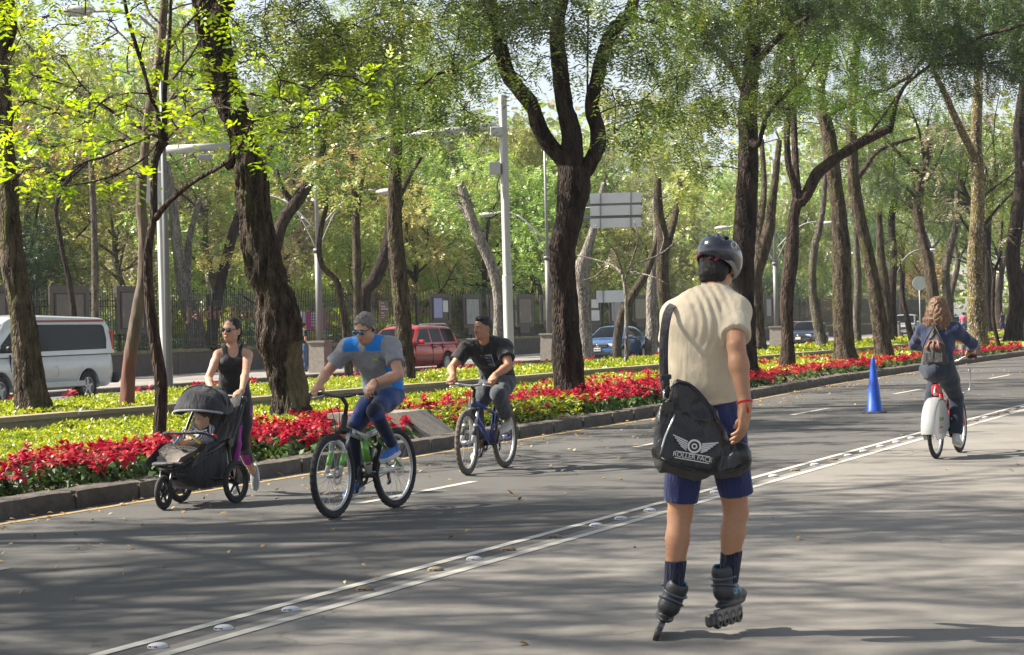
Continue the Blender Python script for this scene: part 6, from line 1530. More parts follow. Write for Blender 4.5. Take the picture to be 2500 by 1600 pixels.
def hair_mat(name, a, b, rough=.45, st=(1, 1, .10), sc=160):
    m, nt, bs = new_mat(name); f = noise_node(nt, sc, 4, .7, st)
    nt.links.new(ramp(nt, f, [(.3, a), (.7, b)]), bs.inputs['Base Color']); bs.inputs['Roughness'].default_value = rough; bs.inputs['Specular IOR Level'].default_value = .3
    bump(nt, bs, f, .8, .006); return m
M_HAIRB = hair_mat('hair_black', (.004, .0035, .0035), (.020, .017, .016)); M_HAIRG = hair_mat('hair_grey', (.05, .045, .04), (.26, .24, .215), .6, (1, 1, .5), 130)
M_HAIRD = plain('hair_dark', (.022, .016, .013), .55, 0, .4, 40, .4, 90)
M_LIP = plain('lips', (.30, .10, .08), .5); M_EYEW = plain('eye_white', (.38, .35, .32), .3); M_EYED = plain('eye_dark', (.015, .01, .008), .15); M_BROW = plain('eyebrow', (.03, .02, .015), .8)
M_SUNG = plain('sunglass_lens', (.01, .012, .014), .04, 0, 0, coat=1); M_SUNB = plain('mirrored_blue_lens', (.01, .16, .30), .06, .6, .5, 60, coat=1); M_FRAME = plain('glasses_frame', (.01, .01, .01), .3)
def face_bits(t, at, M, lens=None, sc=1.0, brow=True, wide=.026, eye=True):
    off = -np.array(t.location)
    if eye and not lens:
        for g in (-1, 1):
            e = MB().sphere(at(g * .032, .0815, .004) + off, V3(.0125, .0115, .0085) * sc, 12, M).build('eye', M_EYEW, t, True)
            MB().sphere(at(g * .032, .0885, .004) + off, V3(.0062, .0055, .0065) * sc, 10, M).build('iris', M_EYED, e, True)
    if brow:
        for g in (-1, 1): MB().tube([at(g * .014, .095, .020) + off, at(g * .034, .093, .026) + off, at(g * .052, .080, .020) + off], [.0035 * sc, .0045 * sc, .0025 * sc], 6).build('eyebrow', M_BROW, t, True)
    MB().sphere(at(0, .0985, -.0585) + off, V3(.023, .0065, .0048) * sc, 12, M).sphere(at(0, .0965, -.0675) + off, V3(.019, .0065, .0052) * sc, 12, M).build('lips', M_LIP, t, True)
    if lens:
        gl = MB().tube([at(-.012, .106, .008) + off, at(0, .112, .012) + off, at(.012, .106, .008) + off], .003, 6).build('sunglasses', M_FRAME, t, True)
        for g in (-1, 1):
            MB().sphere(at(g * .034, .101, .003) + off, V3(wide, .010, .022) * sc, 16, M).build('lens', lens, gl, True)
            MB().tube([at(g * .060, .092, .010) + off, at(g * .076, .05, .012) + off, at(g * .082, -.004, .010) + off], .0035, 6).build('temple_arm', M_FRAME, gl, True)
def torso_chain(J):
    """fill in waist and chest from pelvis and neck with a back curve"""
    pel, nk = J['pel'], J['neck']; b = J.get('bow', np.zeros(3))
    J.setdefault('waist', pel + (nk - pel) * .36 + b); J.setdefault('chest', pel + (nk - pel) * .72 + b)
    return J
# ------------------------------------------------------------------ the skater
def fold_fn(amp, fr, st=(1, 1, 1), seed=0, ridged=True):
    st = np.asarray(st, float)
    def f(V):
        n = vnoise(V * fr * st + seed)
        n2 = vnoise(V * fr * 2.1 * st + seed + 9)
        a = (1 - np.abs(n - .5) * 2) ** 2 if ridged else n
        return amp * (a * .8 + n2 * .5 - .7)
    return f
def skater():
    Y0 = 10.12
    p = lambda x, y, dz=0.0: np.array(P(x, y, Y0 + dz))
    t = thing('person', 'inline skater seen from behind in beige t-shirt, blue shorts and dark helmet', 'person', (P(1700, 1540, Y0).x, Y0 + .05, 0))
    J = dict(pel=p(1722, 1035, .02), neck=p(1748, 712, .10), head=p(1752, 655, .16), shL=p(1650, 772, .10), shR=p(1797, 762, .02), elR=p(1797, 846, -.20), wrR=p(1819, 990, -.285), elL=p(1636, 880, .20), wrL=p(1650, 985, .34),
             hipL=p(1677, 1052, .02), knL=p(1660, 1258, .06), anL=p(1641, 1460, .0), hipR=p(1770, 1050, .02), knR=p(1797, 1250, .08), anR=p(1777, 1420, .06), hup=V3(.12, .35, 1), bow=V3(0, -.03, 0))
    sd = nrm(J['shR'] - J['shL']) * .9 + V3(.1, 0, 0); sd = nrm(p(1795, 760, -.02) - p(1650, 760, .02))
    J['waist'] = p(1716, 930, .03); J['chest'] = p(1722, 815, .04)
    J['fwdL'] = V3(.25, 1, 0); J['fwdR'] = V3(.6, 1, 0)
    hp, at, HM = head_prims(J['head'], V3(.35, .85, -.30), V3(.15, .3, 1))
    hand = hand_prims(J['wrR'] + V3(0, 0, -.005), V3(-.10, .02, -1), V3(-.85, .4, 0), V3(.35, .85, 0), .42, .03, 1.22, .35)
    prims = torso_prims(J, sd) + neck_prims(J) + hp + limb_prims(J, sd, 1.10) + hand
    prims += [ell(J['elR'] + V3(0, -.03, 0), np.eye(3), V3(.02, .016, .026), .015)]
    sdf('body', prims, .0058, [SK_TAN], t)
    # t-shirt
    sh = torso_prims(J, sd, .015, k=.05)
    for a, e, L in ((J['shR'], J['elR'], .72), (J['shL'], J['elL'], .6)):
        d = nrm(e - a); b = a + (e - a) * L
        sh.append(cone(a, b + d * .06, .067, .074, .035, cuts=[(b, d)]))
    sh.append(ecn(p(1722, 880, .03), p(1722, 1010, .02), (.165, .125), (.160, .130), sd, .05, cuts=[(p(1722, 992, 0), V3(.06, 0, -1))]))
    sh = [q for q in sh]
    nkc = J['neck'] + V3(.0, .02, .035)
    sh.append(ell(nkc, np.eye(3), V3(.070, .07, .034), .008, -1))
    hem = p(1737, 988, 0)
    M_TS = cloth('beige_cotton', (.53, .46, .34), .9, .35, 4, (1.4, 1.4, .5), var=.04)
    shR = J['shR']
    def folds(V):
        d = np.linalg.norm(V - shR, axis=1)                      # folds fanning out from the right armpit
        q = V - shR - V3(-.135, 0, .0)
        a = .0060 * np.sin(q[:, 0] * 150 + q[:, 2] ** 2 * 260 + q[:, 2] * 22 + 3 * vnoise(V * 6)) * np.exp(-(q[:, 0] / .085) ** 2 - (q[:, 2] / .13) ** 2)
        b = .0028 * ((1 - np.abs(vnoise(V * np.array([9, 9, 3.2]) + 5) - .5) * 2) ** 3 - .25)
        low = np.clip((hem[2] + .16 - V[:, 2]) / .16, 0, 1)
        c = .010 * low * np.sin(V[:, 2] * 75 + 5 * vnoise(V * 7) + V[:, 0] * 9)
        return a + b + c * .5
    sdf('t_shirt', sh, .0065, [M_TS], t, cuts=[(hem, V3(.08, 0, -1))], disp=folds)
    # shorts
    so = [ecn(J['pel'] + V3(0, 0, .06), J['pel'] - V3(0, 0, .07), (.165, .125), (.18, .14), sd, .05)]
    for S, hx in (('L', p(1662, 1226, .05)), ('R', p(1799, 1208, .06))):
        a = J['hip' + S]; d = nrm(J['kn' + S] - a)
        so += [cone(a, hx + d * .05, .108, .078, .035, cuts=[(hx, d + V3(0, 0, -.0))])]
    M_SH = cloth('navy_shorts', (.022, .03, .105), .85, .5, 9, (1, 1, .4))
    sdf('shorts', so, .0065, [M_SH], t, disp=fold_fn(.006, 7, (1, 1, .5), 3))
    for S, e0, e1 in (('L', p(1650, 1372, .02), p(1643, 1450, 0)), ('R', p(1786, 1348, .07), p(1778, 1425, .06))):
        sdf('sock', [cone(e0, e1, .0535, .047, .01, cuts=[(e0 + V3(0, 0, .004), V3(.0, 0, 1)), (e1, V3(0, 0, -1))])], .005, [cloth('navy_sock', (.012, .015, .04), .95, .6, 60, (1, 1, .05))], t)
    # hair
    hc = J['head']
    hair = [ell(at(0, -.020, .028), HM, V3(.086, .103, .10), .02), ell(at(0, -.068, -.045), HM, V3(.062, .042, .050), .03)]
    for i in range(16):
        x = (i / 15 - .5) * .125; hair.append(cone(at(x, -.080 + abs(x) * .3, -.03), at(x * 1.0, -.074 + abs(x) * .2 - RNG.uniform(0, .010), -.078 - RNG.uniform(0, .022)), .012, .004, .016))
    sdf('hair', hair, .0055, [M_HAIRB], t, cuts=[(at(0, .035, 0), HM @ V3(0, 1, .15))], disp=hair_noise(.004, 70))
    # helmet
    hu = nrm(V3(.50, .50, 1)); hf = nrm(V3(.35, .85, -.30)); hf = nrm(hf - hu * (hf @ hu)); hs = np.cross(hu, hf); H = frame3(hs, hf, hu)
    hc = p(1758, 632, .16); ha = lambda x, y, z: hc + hs * x + hf * y + hu * z
    shell = [ell(ha(0, 0, -.005), H, V3(.112, .142, .112), .02), ell(ha(0, -.07, -.005), H, V3(.09, .088, .075), .03)]
    shell += [ell(ha(0, -.01, -.06), H, V3(.090, .114, .094), .012, -1)]
    for x, y, L, w_, tz in ((0, -.065, .060, .014, .085), (.042, -.055, .055, .012, .074), (-.042, -.055, .055, .012, .074), (.075, -.03, .05, .011, .05), (-.075, -.03, .05, .011, .05), (.022, .04, .05, .012, .10), (-.022, .04, .05, .012, .10), (.06, .05, .045, .011, .075), (-.06, .05, .045, .011, .075), (.034, -.118, .05, .016, .035), (-.034, -.118, .05, .016, .035), (.0, -.118, .05, .013, .045), (.078, -.085, .05, .015, .025), (-.078, -.085, .05, .015, .025)):
        q = nrm(V3(x, y * .8, tz)); shell.append(ell(ha(x * 1.1, y, tz + .012), frame3(hs, hf - hu * (y * -6), hu), V3(w_, L * .62, .026), .006, -1))
    M_HS = plain('helmet_shell', (.016, .02, .032), .22, 0, .3, 12, coat=.6); M_HR = plain('helmet_rim_grey', (.22, .21, .20), .6, 0, .15); M_HV = plain('helmet_vent_dark', (.012, .012, .013), .8)
    cpn = nrm(H @ V3(-.12, .30, -1)); cpp = ha(0, 0, -.085)
    def hmf(C):
        q = (C - hc) @ H; low = -(C - cpp) @ cpn < .040 + .010 * np.cos(np.arctan2(q[:, 1], q[:, 0]) * 5)
        r = np.sqrt((q[:, 0] / .107) ** 2 + (q[:, 1] / .138) ** 2 + ((q[:, 2] + .005) / .108) ** 2); return np.where(r < .88, 2, np.where(low, 1, 0))
    sdf('helmet', shell, .0045, [M_HS, M_HR, M_HV], t, matfn=hmf, cuts=[(ha(0, 0, -.085), H @ V3(-.12, .30, -1))])
    mb = MB(); off = -np.array(t.location)
    mb.tube([ha(-.085, .0, -.03) + off, ha(-.070, -.070, -.045) + off, ha(0, -.112, -.058) + off, ha(.070, -.070, -.045) + off, ha(.088, 0, -.03) + off], .008, 8); mb.build('cradle_strap', M_HV, t, True)
    MB().sphere(ha(0, -.118, -.05) + off, (.02, .014, .014), 12).build('adjuster_knob', M_HV, t, True)
    M_MAG = plain('magenta_strap', (.35, .02, .11), .7)
    for x in (-.05, -.015, .045): MB().tube([ha(x, -.098, -.042) + off, ha(x + .02, -.102, -.062) + off, ha(x + .03, -.095, -.072) + off], .007, 6).build('pad_strap', M_MAG, t, True)
    MB().tube([ha(.088, .01, -.05) + off, at(.07, .03, -.09) + off, at(.05, .045, -.125) + off], .006, 6).build('chin_strap', M_HR, t, True)
    # wristband
    w0 = J['wrR']; dd = nrm(J['wrR'] - J['elR'])
    M_RB = cloth('red_wristband', (.5, .01, .015), .7)
    mb = MB(); a = np.arange(16) / 16 * 6.283; s1, t1, _ = frame_of(dd)
    mb.tube([w0 - dd * .012 + off + (s1 * math.cos(x) + t1 * math.sin(x)) * .031 for x in a], .008, 8, closed=True, cap=False); mb.tube([w0 - dd * .012 + V3(.0, -.030, 0) + off, w0 + V3(.012, -.038, -.035) + off], [.008, .004], 6)
    mb.tube([w0 - dd * .012 + V3(.0, -.030, 0) + off, w0 + V3(-.012, -.036, -.030) + off], [.006, .003], 6); mb.build('wristband', M_RB, t, True)
    # skates
    M_SB = plain('skate_boot', (.028, .029, .032), .45, 0, .25, 25, .3, 60); M_SG = plain('skate_cuff', (.05, .065, .085), .35, 0, .2, coat=.3); M_SBL = plain('skate_blue', (.02, .30, .55), .5, 0, .1); M_FR = plain('skate_frame', (.15, .15, .16), .35, .5, .2); M_WH = plain('skate_wheel', (.035, .033, .03), .4, 0, .2)
    def skate(an, fwd, up, label, brake):
        f_ = nrm(fwd); u = nrm(np.asarray(up, float) - f_ * (np.asarray(up, float) @ f_)); s = np.cross(u, f_); M = frame3(s, f_, u)
        A = lambda x, y, z: an + s * x + f_ * y + u * z
        B = [cone(A(0, -.012, .060), A(0, -.005, -.03), .056, .052, .02), cone(A(0, -.02, -.04), A(0, .05, -.055), .047, .046, .03), ell(A(0, .12, -.068), M, V3(.046, .085, .036), .03), ell(A(0, .06, -.02), M, V3(.036, .05, .05), .03), ell(A(0, .045, -.098), M, V3(.047, .15, .020), .012)]
        B += [ell(A(0, -.02, .095), M, V3(.036, .040, .04), .01, -1)]
        o = sdf('skate_boot', B, .0058, [M_SB, M_SBL], t, matfn=lambda C: (((C - an) @ u > .090) | ((np.abs((C - an) @ f_ - .075 - .012 * np.sin(((C - an) @ u) * 260)) < .006) & (((C - an) @ u) > -.045) & (np.abs((C - an) @ s) > .022))).astype(int))
        mb = MB(); z = off
        for zz, rr, tl in ((.035, .056, .25), (-.012, .056, -.5)):
            a = np.linspace(-2.6, 2.6, 22) - math.pi / 2
            mb.tube([A(math.cos(x) * rr, -.012 + math.sin(x) * rr * 1.05, zz + math.cos(x + 1.57) * -.03 * tl) + z for x in a], .011, 8, ell=(1.0, .55))
        mb.build('cuff', M_SG, t, True)
        for sg in (-1, 1): MB().box(A(sg * .053, -.002, -.035) + z, (.006, .038, .03), M).build('logo_patch', M_SBL, t)
        MB().sphere(A(.060, .02, .045) + z, (.018, .018, .014), 10).build('buckle', M_SB, t, True)
        mb = MB()
        mb.prism([(-.115, -.115), (.135, -.115), (.155, -.140), (.125, -.168), (-.125, -.168), (-.145, -.14)], (-.014, .014), np.stack([f_, u, s], 1), an + z)
        mb.build('wheel_frame', M_FR, t)
        for k in range(4):
            c = A(0, -.117 + k * .078, -.165) + z
            MB().lathe([(.022, -.014), (.035, -.014), (.0395, -.008), (.041, 0), (.0395, .008), (.035, .014), (.022, .014)], c, s, 20, up=u).lathe([(.0005, -.011), (.020, -.009)], c, s, 12, up=u).lathe([(.0005, .011), (.020, .009)], c, s, 12, up=u).build('skate_wheel', M_WH, t, 'auto')
        if brake: MB().box(A(0, -.195, -.155) + z, (.04, .055, .062), M, bev=.012).build('heel_brake', M_SB, t)
        return A
    A = skate(J['anL'] + V3(.0, .0, -.006), V3(.12, 1, .02), V3(.46, .05, 1), 'L', False)
    skate(J['anR'] + V3(-.015, 0, -.012), V3(.50, .85, -.0), V3(-.03, .06, 1), 'R', True)
    return t, J, p
sk, SJ, sp_ = skater()

# ---- black shoulder bag
def bag():
    Y0 = 10.12 - .16
    pts = [(235, 370), (300, 320), (330, 200), (380, 150), (450, 138), (540, 160), (640, 235), (740, 350), (850, 520), (960, 680), (1080, 780), (1170, 830), (1200, 900), (1196, 985), (1150, 1075), (1060, 1150), (880, 1188), (620, 1190), (420, 1160), (250, 1125), (160, 1060), (145, 900), (165, 700), (190, 560)]
    src = [(1560 + x / 4.4, 900 + y / 4.4) for x, y in pts]
    loc = P(1700, 1100, Y0); t = thing('shoulder_bag', 'black shiny shoulder bag with white winged-wheel logo hanging at the skater hip', 'bag', loc)
    poly = np.array([np.array(P(x, y, Y0)) for x, y in src])[:, [0, 2]]
    T = .062; h = .006
    lo = poly.min(0) - .05; hi = poly.max(0) + .05
    xs = np.arange(lo[0], hi[0], h); zs = np.arange(lo[1], hi[1], h); ys = np.arange(-T - .04, T + .04, h)
    X, Z = np.meshgrid(xs, zs, indexing='ij'); pt = np.stack([X, Z], -1)
    ins = np.zeros(X.shape, bool); D = np.full(X.shape, 9.)
    for i in range(len(poly)):
        a, b = poly[i], poly[(i + 1) % len(poly)]
        e = b - a; q = pt - a; tt = np.clip((q @ e) / (e @ e), 0, 1); D = np.minimum(D, np.linalg.norm(q - tt[..., None] * e, axis=-1))
        c = (a[1] > Z) != (b[1] > Z); xx = (b[0] - a[0]) * (Z - a[1]) / (b[1] - a[1] + 1e-12) + a[0]; ins ^= c & (X < xx)
    D = np.where(ins, -D, D)
    topf = np.clip((Z - (lo[1] + .16)) / .22, 0, 1); TT = T * (1 - .72 * topf)          # thin at the flap, full at the bottom
    F = np.sqrt(np.maximum(D + TT, 0)[:, None, :] ** 2 + ys[None, :, None] ** 2 * np.ones_like(D)[:, None, :]) - TT[:, None, :]
    F = np.where((D + TT)[:, None, :] < 0, np.abs(ys)[None, :, None] - TT[:, None, :], F).astype(np.float32)
    V, Q = surface_nets(F, np.array([lo[0], Y0 - T - .04, lo[1]]), h)
    lg = np.array(P(1690, 1100, Y0))
    nv = np.zeros_like(V); fn_ = np.cross(V[Q[:, 2]] - V[Q[:, 0]], V[Q[:, 3]] - V[Q[:, 1]])
    for i in range(4): np.add.at(nv, Q[:, i], fn_)
    nv = unit(nv)
    calm = 1 - np.exp(-(((V[:, 0] - lg[0]) / .13) ** 2 + ((V[:, 2] - lg[2] + .02) / .10) ** 2))
    wr = .020 * ((1 - np.abs(vnoise(V * np.array([11, 6, 5.])) - .5) * 2) ** 2 - .4) + .012 * (vnoise(V * 17 + 4) - .5) - .022 * np.exp(-((V[:, 0] - V[:, 2] * .5 - (P(1765, 1110, Y0).x - P(1765, 1110, Y0).z * .5)) / .025) ** 2)
    V = V + nv * (wr * (.15 + .85 * calm))[:, None]
    m, nt, bs = new_mat('black_nylon'); bs.inputs['Base Color'].default_value = (.013, .013, .015, 1); bs.inputs['Roughness'].default_value = .34
    f = noise_node(nt, 14, 4, .6, (1, 1, .5)); bump(nt, bs, f, .7, .03)
    zb = P(1700, 1158, Y0).z
    M_BB = plain('bag_base', (.05, .045, .042), .75, 0, .15, 20)
    C = V[Q].mean(1); ss = [P(1560 + x / 4.4, 900 + y / 4.4, Y0) for x, y in ((140, 960), (240, 990), (330, 1040), (480, 1088), (700, 1122), (950, 1122), (1130, 1085), (1220, 1000))]; MI = (C[:, 2] < np.interp(C[:, 0], [v.x for v in ss], [v.z for v in ss])).astype(int)
    link('bag_body', make_mesh('bag_body', V - np.array(loc), [Q], [m, M_BB], [MI], True), t)
    # piping, zip, strap, hardware
    def b(x, y, dz=0): return np.array(P(1560 + x / 4.4, 900 + y / 4.4, Y0 + dz)) - np.array(loc)
    MB().tube(catmull([b(240, 960, -.085), b(330, 1020, -.09), b(520, 1080, -.09), (b(760, 1135, -.09)), b(980, 1110, -.09), b(1150, 1050, -.08)], .03), .0045, 6).build('piping', m, t, True)
    MB().tube(catmull([b(390, 480, -.055), b(360, 560, -.07), b(280, 740, -.085), b(230, 930, -.08)], .03), .005, 6).build('side_zip', M_CHROME, t, True)
    MB().tube(catmull([b(340, 210, -.03), b(420, 150, -.03), b(560, 180, -.03), b(720, 340, -.04), b(860, 560, -.05), b(990, 720, -.06), b(1150, 800, -.05)], .03), .005, 6).build('flap_piping', cloth('navy_piping', (.03, .025, .06)), t, True)
    st = [(1640, 968, 0.02), (1628, 960, .0), (1622, 930, .02), (1620, 880, .03), (1621, 830, .05), (1625, 790, .08), (1634, 757, .15), (1650, 740, .24), (1675, 735, .34), (1690, 760, .44)]
    pth = catmull([np.array(P(x, y, Y0 + dz)) - np.array(loc) for x, y, dz in st], .03)
    MB().tube(pth, .022, 10, ell=(1, .13), up=(0, 1, 0)).build('strap', cloth('strap_webbing', (.045, .04, .045), .8, .3, 40), t, True)
    MB().box(b(290, 95, .0), (.052, .018, .024), bev=.004).box(b(292, 130, .0), (.034, .014, .05), bev=.004).build('strap_buckle', M_BLACKP, t)
    MB().tube([b(275, 230), b(262, 320), b(290, 330)], .005, 6).build('clip', M_CHROME, t, True)
    MB().box(b(310, 415, -.05), (.055, .012, .045), rotm(ry=.1)).build('side_label', M_BB, t)
    # logo
    W_ = plain('white_print_logo', (.62, .62, .60), .5, 0, .04); rot = rotm(ry=.20); e = np.array([0, -.08, 0])
    c = b(580, 830) + e; c[1] = -T - .017
    def ring(r0, r1): MB().lathe([(r0, 0), (r1, 0), (r1, .003), (r0, .003)], c, (0, -1, 0), 32).build('logo_ring', W_, t)
    ring(.024, .033); ring(.0075, .014)
    for sg in (-1, 1):
        mb = MB()
        for k in range(5):
            L = .075 - k * .011; z0 = .020 - k * .010
            q = rot @ V3(sg * .034, 0, z0 - .004); q2 = rot @ V3(sg * (.034 + L), 0, z0 + .016 - k * .001)
            hh = .0034; mb.add([c + q + V3(0, 0, hh), c + q - V3(0, 0, hh), c + q2 - V3(0, 0, hh * .8), c + q2 + V3(0, 0, hh * .8)], [(0, 1, 2, 3) if sg > 0 else (3, 2, 1, 0)])
        mb.build('logo_wing', W_, t)
    o = text_thing('logo_lettering', 'ROLLER FACE', .031, tuple(c + rot @ V3(0, 0, -.052)), 0, W_, parent=t, ext=.001, spacing=.95, shear=.0); o.rotation_euler = (R(90), .20, 0); o.scale = (1.04, 1, 1)
    # heavier letters: outline offset
    for s_, z_ in ((.040, -.037), (-.0, -.068)):
        q = rot @ V3(.0, 0, z_); MB().box(c + q, (.165, .002, .0042), rot).build('logo_bar', W_, t)
    return t
bag()
# ------------------------------------------------------------------ bicycles (local x forward, y left, z up)
M_SPOKE = plain('steel_spoke', (.5, .5, .5), .3, .9, .1); M_STEEL = plain('steel', (.42, .42, .43), .3, .9, .1)
def bike(label, rear, front, spec, group=None):
    rear, front = Vector(rear), Vector(front); d = front - rear; yaw = math.atan2(d.y, d.x); wbx = d.length
    o = thing('bicycle', label, 'bicycle', (rear.x, rear.y, 0), yaw + 0, group)
    r = spec['r']; rt = spec.get('rt', .026); st = spec.get('steer', 0.0)
    bb = np.array(spec.get('bb', (.42, 0, .30))); sad = np.array(spec.get('saddle', (.20, 0, .90))); ht = np.array(spec.get('ht', (wbx - .20, 0, .80))); hb = np.array(spec.get('hb', (wbx - .15, 0, .66))); ax = nrm(ht - hb)
    F, R2 = spec['frame'], spec.get('accent', spec['frame'])
    def wheel(c, yw, name='wheel', knob=True, rim=M_RIM):
        cs, sn = math.cos(yw), math.sin(yw); M = np.array([[cs, -sn, 0], [sn, cs, 0], [0, 0, 1.]])
        n = 72; a = np.arange(n) / n * 2 * math.pi
        ring = lambda rad: [M @ np.array([rad * math.cos(t), 0, rad * math.sin(t)]) + c for t in a]
        w_ = thing_part = MB()
        w_.tube(ring(r - rt), rt, 10, closed=True, cap=False, up=(0, 1, 0))
        V = w_.V[-1].reshape(n, 10, 3)
        if knob:
            ctr = np.array(c); rad = V - ctr; k = np.linalg.norm(rad, axis=2) > r - rt * .6; V = V + (nrm(np.array([0, 0, 1])) * 0); V[k] += (rad[k] / np.linalg.norm(rad[k], axis=1)[:, None]) * np.broadcast_to((np.arange(n) % 2)[:, None], k.shape)[k][:, None] * .006
            w_.V[-1] = V.reshape(-1, 3)
        wo = w_.build('wheel', spec.get('tyre', M_TYRE), o, False)
        MB().tube(ring(r - 2 * rt - .008), .013, 8, closed=True, cap=False, ell=(.8, 1.2), up=(0, 1, 0)).build('rim', rim, wo, True)
        mb = MB()
        for k in range(28):
            t = k / 28 * 2 * math.pi; sgn = 1 if k % 2 else -1; t2 = t + .5 * (1 if (k // 2) % 2 else -1)
            a0 = M @ np.array([.022 * math.cos(t2), sgn * .028, .022 * math.sin(t2)]) + c; a1 = M @ np.array([(r - 2 * rt - .015) * math.cos(t), 0, (r - 2 * rt - .015) * math.sin(t)]) + c
            mb.tube([a0, a1], .0014, 4, cap=False)
        sp = mb.build('spokes', M_SPOKE, wo); sp['kind'] = 'stuff'
        MB().tube([M @ np.array([0, -.055, 0]) + c, M @ np.array([0, .055, 0]) + c], .022, 12).build('hub', M_STEEL, wo, True)
        if spec.get('disc'): MB().lathe([(.05, 0), (.078, 0), (.078, .003), (.05, .003)], M @ np.array([0, .045, 0]) + c, M @ np.array([0, 1, 0]), 24).build('brake_disc', M_STEEL, wo)
        return M
    rw = np.array([0, 0, r]); fw = np.array([wbx, 0, r])
    wheel(rw, 0); Mf = wheel(fw, st)
    mb = MB(); mb.m = 0
    for a, b, rad in spec['tubes'](bb, sad, ht, hb, rw, fw): mb.tube([a, b], rad, 10)
    mb.build('frame', F, o, True)
    if 'tubes2' in spec:
        mb = MB()
        for a, b, rad in spec['tubes2'](bb, sad, ht, hb, rw, fw): mb.tube([a, b], rad, 10)
        mb.build('frame_accent', R2, o, True)
    MB().tube([hb - ax * .01, ht + ax * .01], .027, 12).build('head_tube', spec.get('htmat', F), o, True)
    # fork with two legs
    cr = hb - ax * .05
    y = lambda v: Mf @ np.array([0, v, 0])
    for sg in (-1, 1):
        a = cr + y(sg * .062) + ax * .05; e = fw + y(sg * .062); mb = MB(); mid = a + (e - a) * .42
        mb.tube([a + ax * .04, mid], .015 if spec.get('susp') else .012, 10); fl = mb.build('fork_leg', spec.get('stanch', M_STEEL) if spec.get('susp') else F, o, True)
        if spec.get('susp'):
            MB().tube([mid, e], [.0230, .020], 12).build('fork_lower', spec['lower'], fl, True)
            MB().tube([mid + (e - mid) * .12, mid + (e - mid) * .62], .0245, 12).build('fork_decal', spec['decal'], fl, True)
        else: MB().tube([mid, e], [.013, .010], 8).build('fork_lower', F, fl, True)
    MB().tube([cr + y(-.075) + ax * .06, cr + ax * .075, cr + y(.075) + ax * .06], [.026, .03, .026], 10).build('fork_crown', spec.get('crown', M_BLACKP), o, True)
    if spec.get('arch'): MB().tube(catmull([fw + (cr - fw) * .60 + y(-.062), fw + (cr - fw) * .80 + y(-.05) + V3(.05, 0, .02), fw + (cr - fw) * .84 + V3(.06, 0, .03), fw + (cr - fw) * .80 + y(.05) + V3(.05, 0, .02), fw + (cr - fw) * .60 + y(.062)], .02), .016, 8).build('fork_arch', spec['lower'], o, True)
    # bar
    bc = np.array(spec.get('bar', ht + ax * .12 + V3(.05, 0, .03))); bw = spec.get('bw', .30); rise = spec.get('rise', .02); back = spec.get('back', .04)
    MB().tube([ht, ht + ax * .10, bc], .018, 10).build('stem', M_BLACKP, o, True)
    pts = catmull([bc + y(-bw) + Mf @ V3(-back, 0, rise), bc + y(-bw * .55) + Mf @ V3(-back * .3, 0, rise), bc + y(-.05), bc + y(.05), bc + y(bw * .55) + Mf @ V3(-back * .3, 0, rise), bc + y(bw) + Mf @ V3(-back, 0, rise)], .03)
    MB().tube(pts, .0125, 8).build('handlebar', spec.get('barmat', M_BLACKP), o, True)
    for sg in (-1, 1):
        g0 = bc + y(sg * bw) + Mf @ V3(-back, 0, rise); g1 = bc + y(sg * (bw - .12)) + Mf @ V3(-back * .78, 0, rise)
        MB().tube([g0, g1], .0175, 10).build('grip', M_BLACKP, o, True)
        l0 = bc + y(sg * (bw - .15)) + Mf @ V3(-back * .5, 0, rise); MB().tube(catmull([l0, l0 + Mf @ V3(.05, 0, -.015), l0 + Mf @ V3(.06, sg * .09, -.03)], .02), .007, 6).build('brake_lever', spec.get('lever', M_STEEL), o, True)
        MB().tube(catmull([l0 + Mf @ V3(.03, -sg * .01, 0), l0 + Mf @ V3(.14, -sg * .10, -.02), hb + V3(.07, sg * .02, .05), (hb + fw) / 2 + y(sg * .05) + V3(.02, 0, .05)], .04), .0028, 5).build('brake_cable', M_BLACKP, o, True)
    # saddle
    P_ = [ell(sad + V3(-.07, 0, 0), np.eye(3), V3(.08, .075, .028), .02), ell(sad + V3(.06, 0, .0), np.eye(3), V3(.12, .028, .022), .03)]
    q = sdf('saddle', P_, .008, [M_BLACKP], None); q.parent = o
    MB().tube([sad - V3(0, 0, .02), sad + (bb - sad) * .38], .0145, 10).build('seat_post', M_STEEL, o, True)
    # crank set
    ca = spec['crank']; cl = .165; oy = .075
    MB().tube([bb - V3(0, .06, 0), bb + V3(0, .06, 0)], .024, 12).build('bottom_bracket', M_BLACKP, o, True)
    rg = MB().lathe([(.055, 0), (.092, 0), (.092, .004), (.055, .004)], bb - V3(0, .062, 0), (0, 1, 0), 32).lathe([(.01, 0), (.03, 0), (.03, .006)], bb - V3(0, .064, 0), (0, 1, 0), 16)
    for k in range(5): a = k * 1.2566; rg.box(bb + V3(.045 * math.cos(a), -.06, .045 * math.sin(a)), (.06, .005, .012), rotm(ry=-a))
    rg.build('chainring', M_BLACKP, o)
    MB().lathe([(.015, -.02), (.045, -.015), (.04, .0), (.03, .02)], rw - V3(0, .045, 0), (0, 1, 0), 24).build('sprockets', M_STEEL, o)
    for dz in (.088, -.088): MB().tube([bb + V3(0, -.060, dz), rw + V3(0, -.050, dz * .42)], .004, 5).build('chain', M_BLACKP, o)
    if spec.get('derail', True): MB().box(rw + V3(.0, -.06, -.09), (.02, .02, .1), rotm(ry=.3)).lathe([(.001, 0), (.02, 0), (.02, .01)], rw + V3(.02, -.06, -.13), (0, 1, 0), 12).build('derailleur', M_BLACKP, o)
    ped = {}
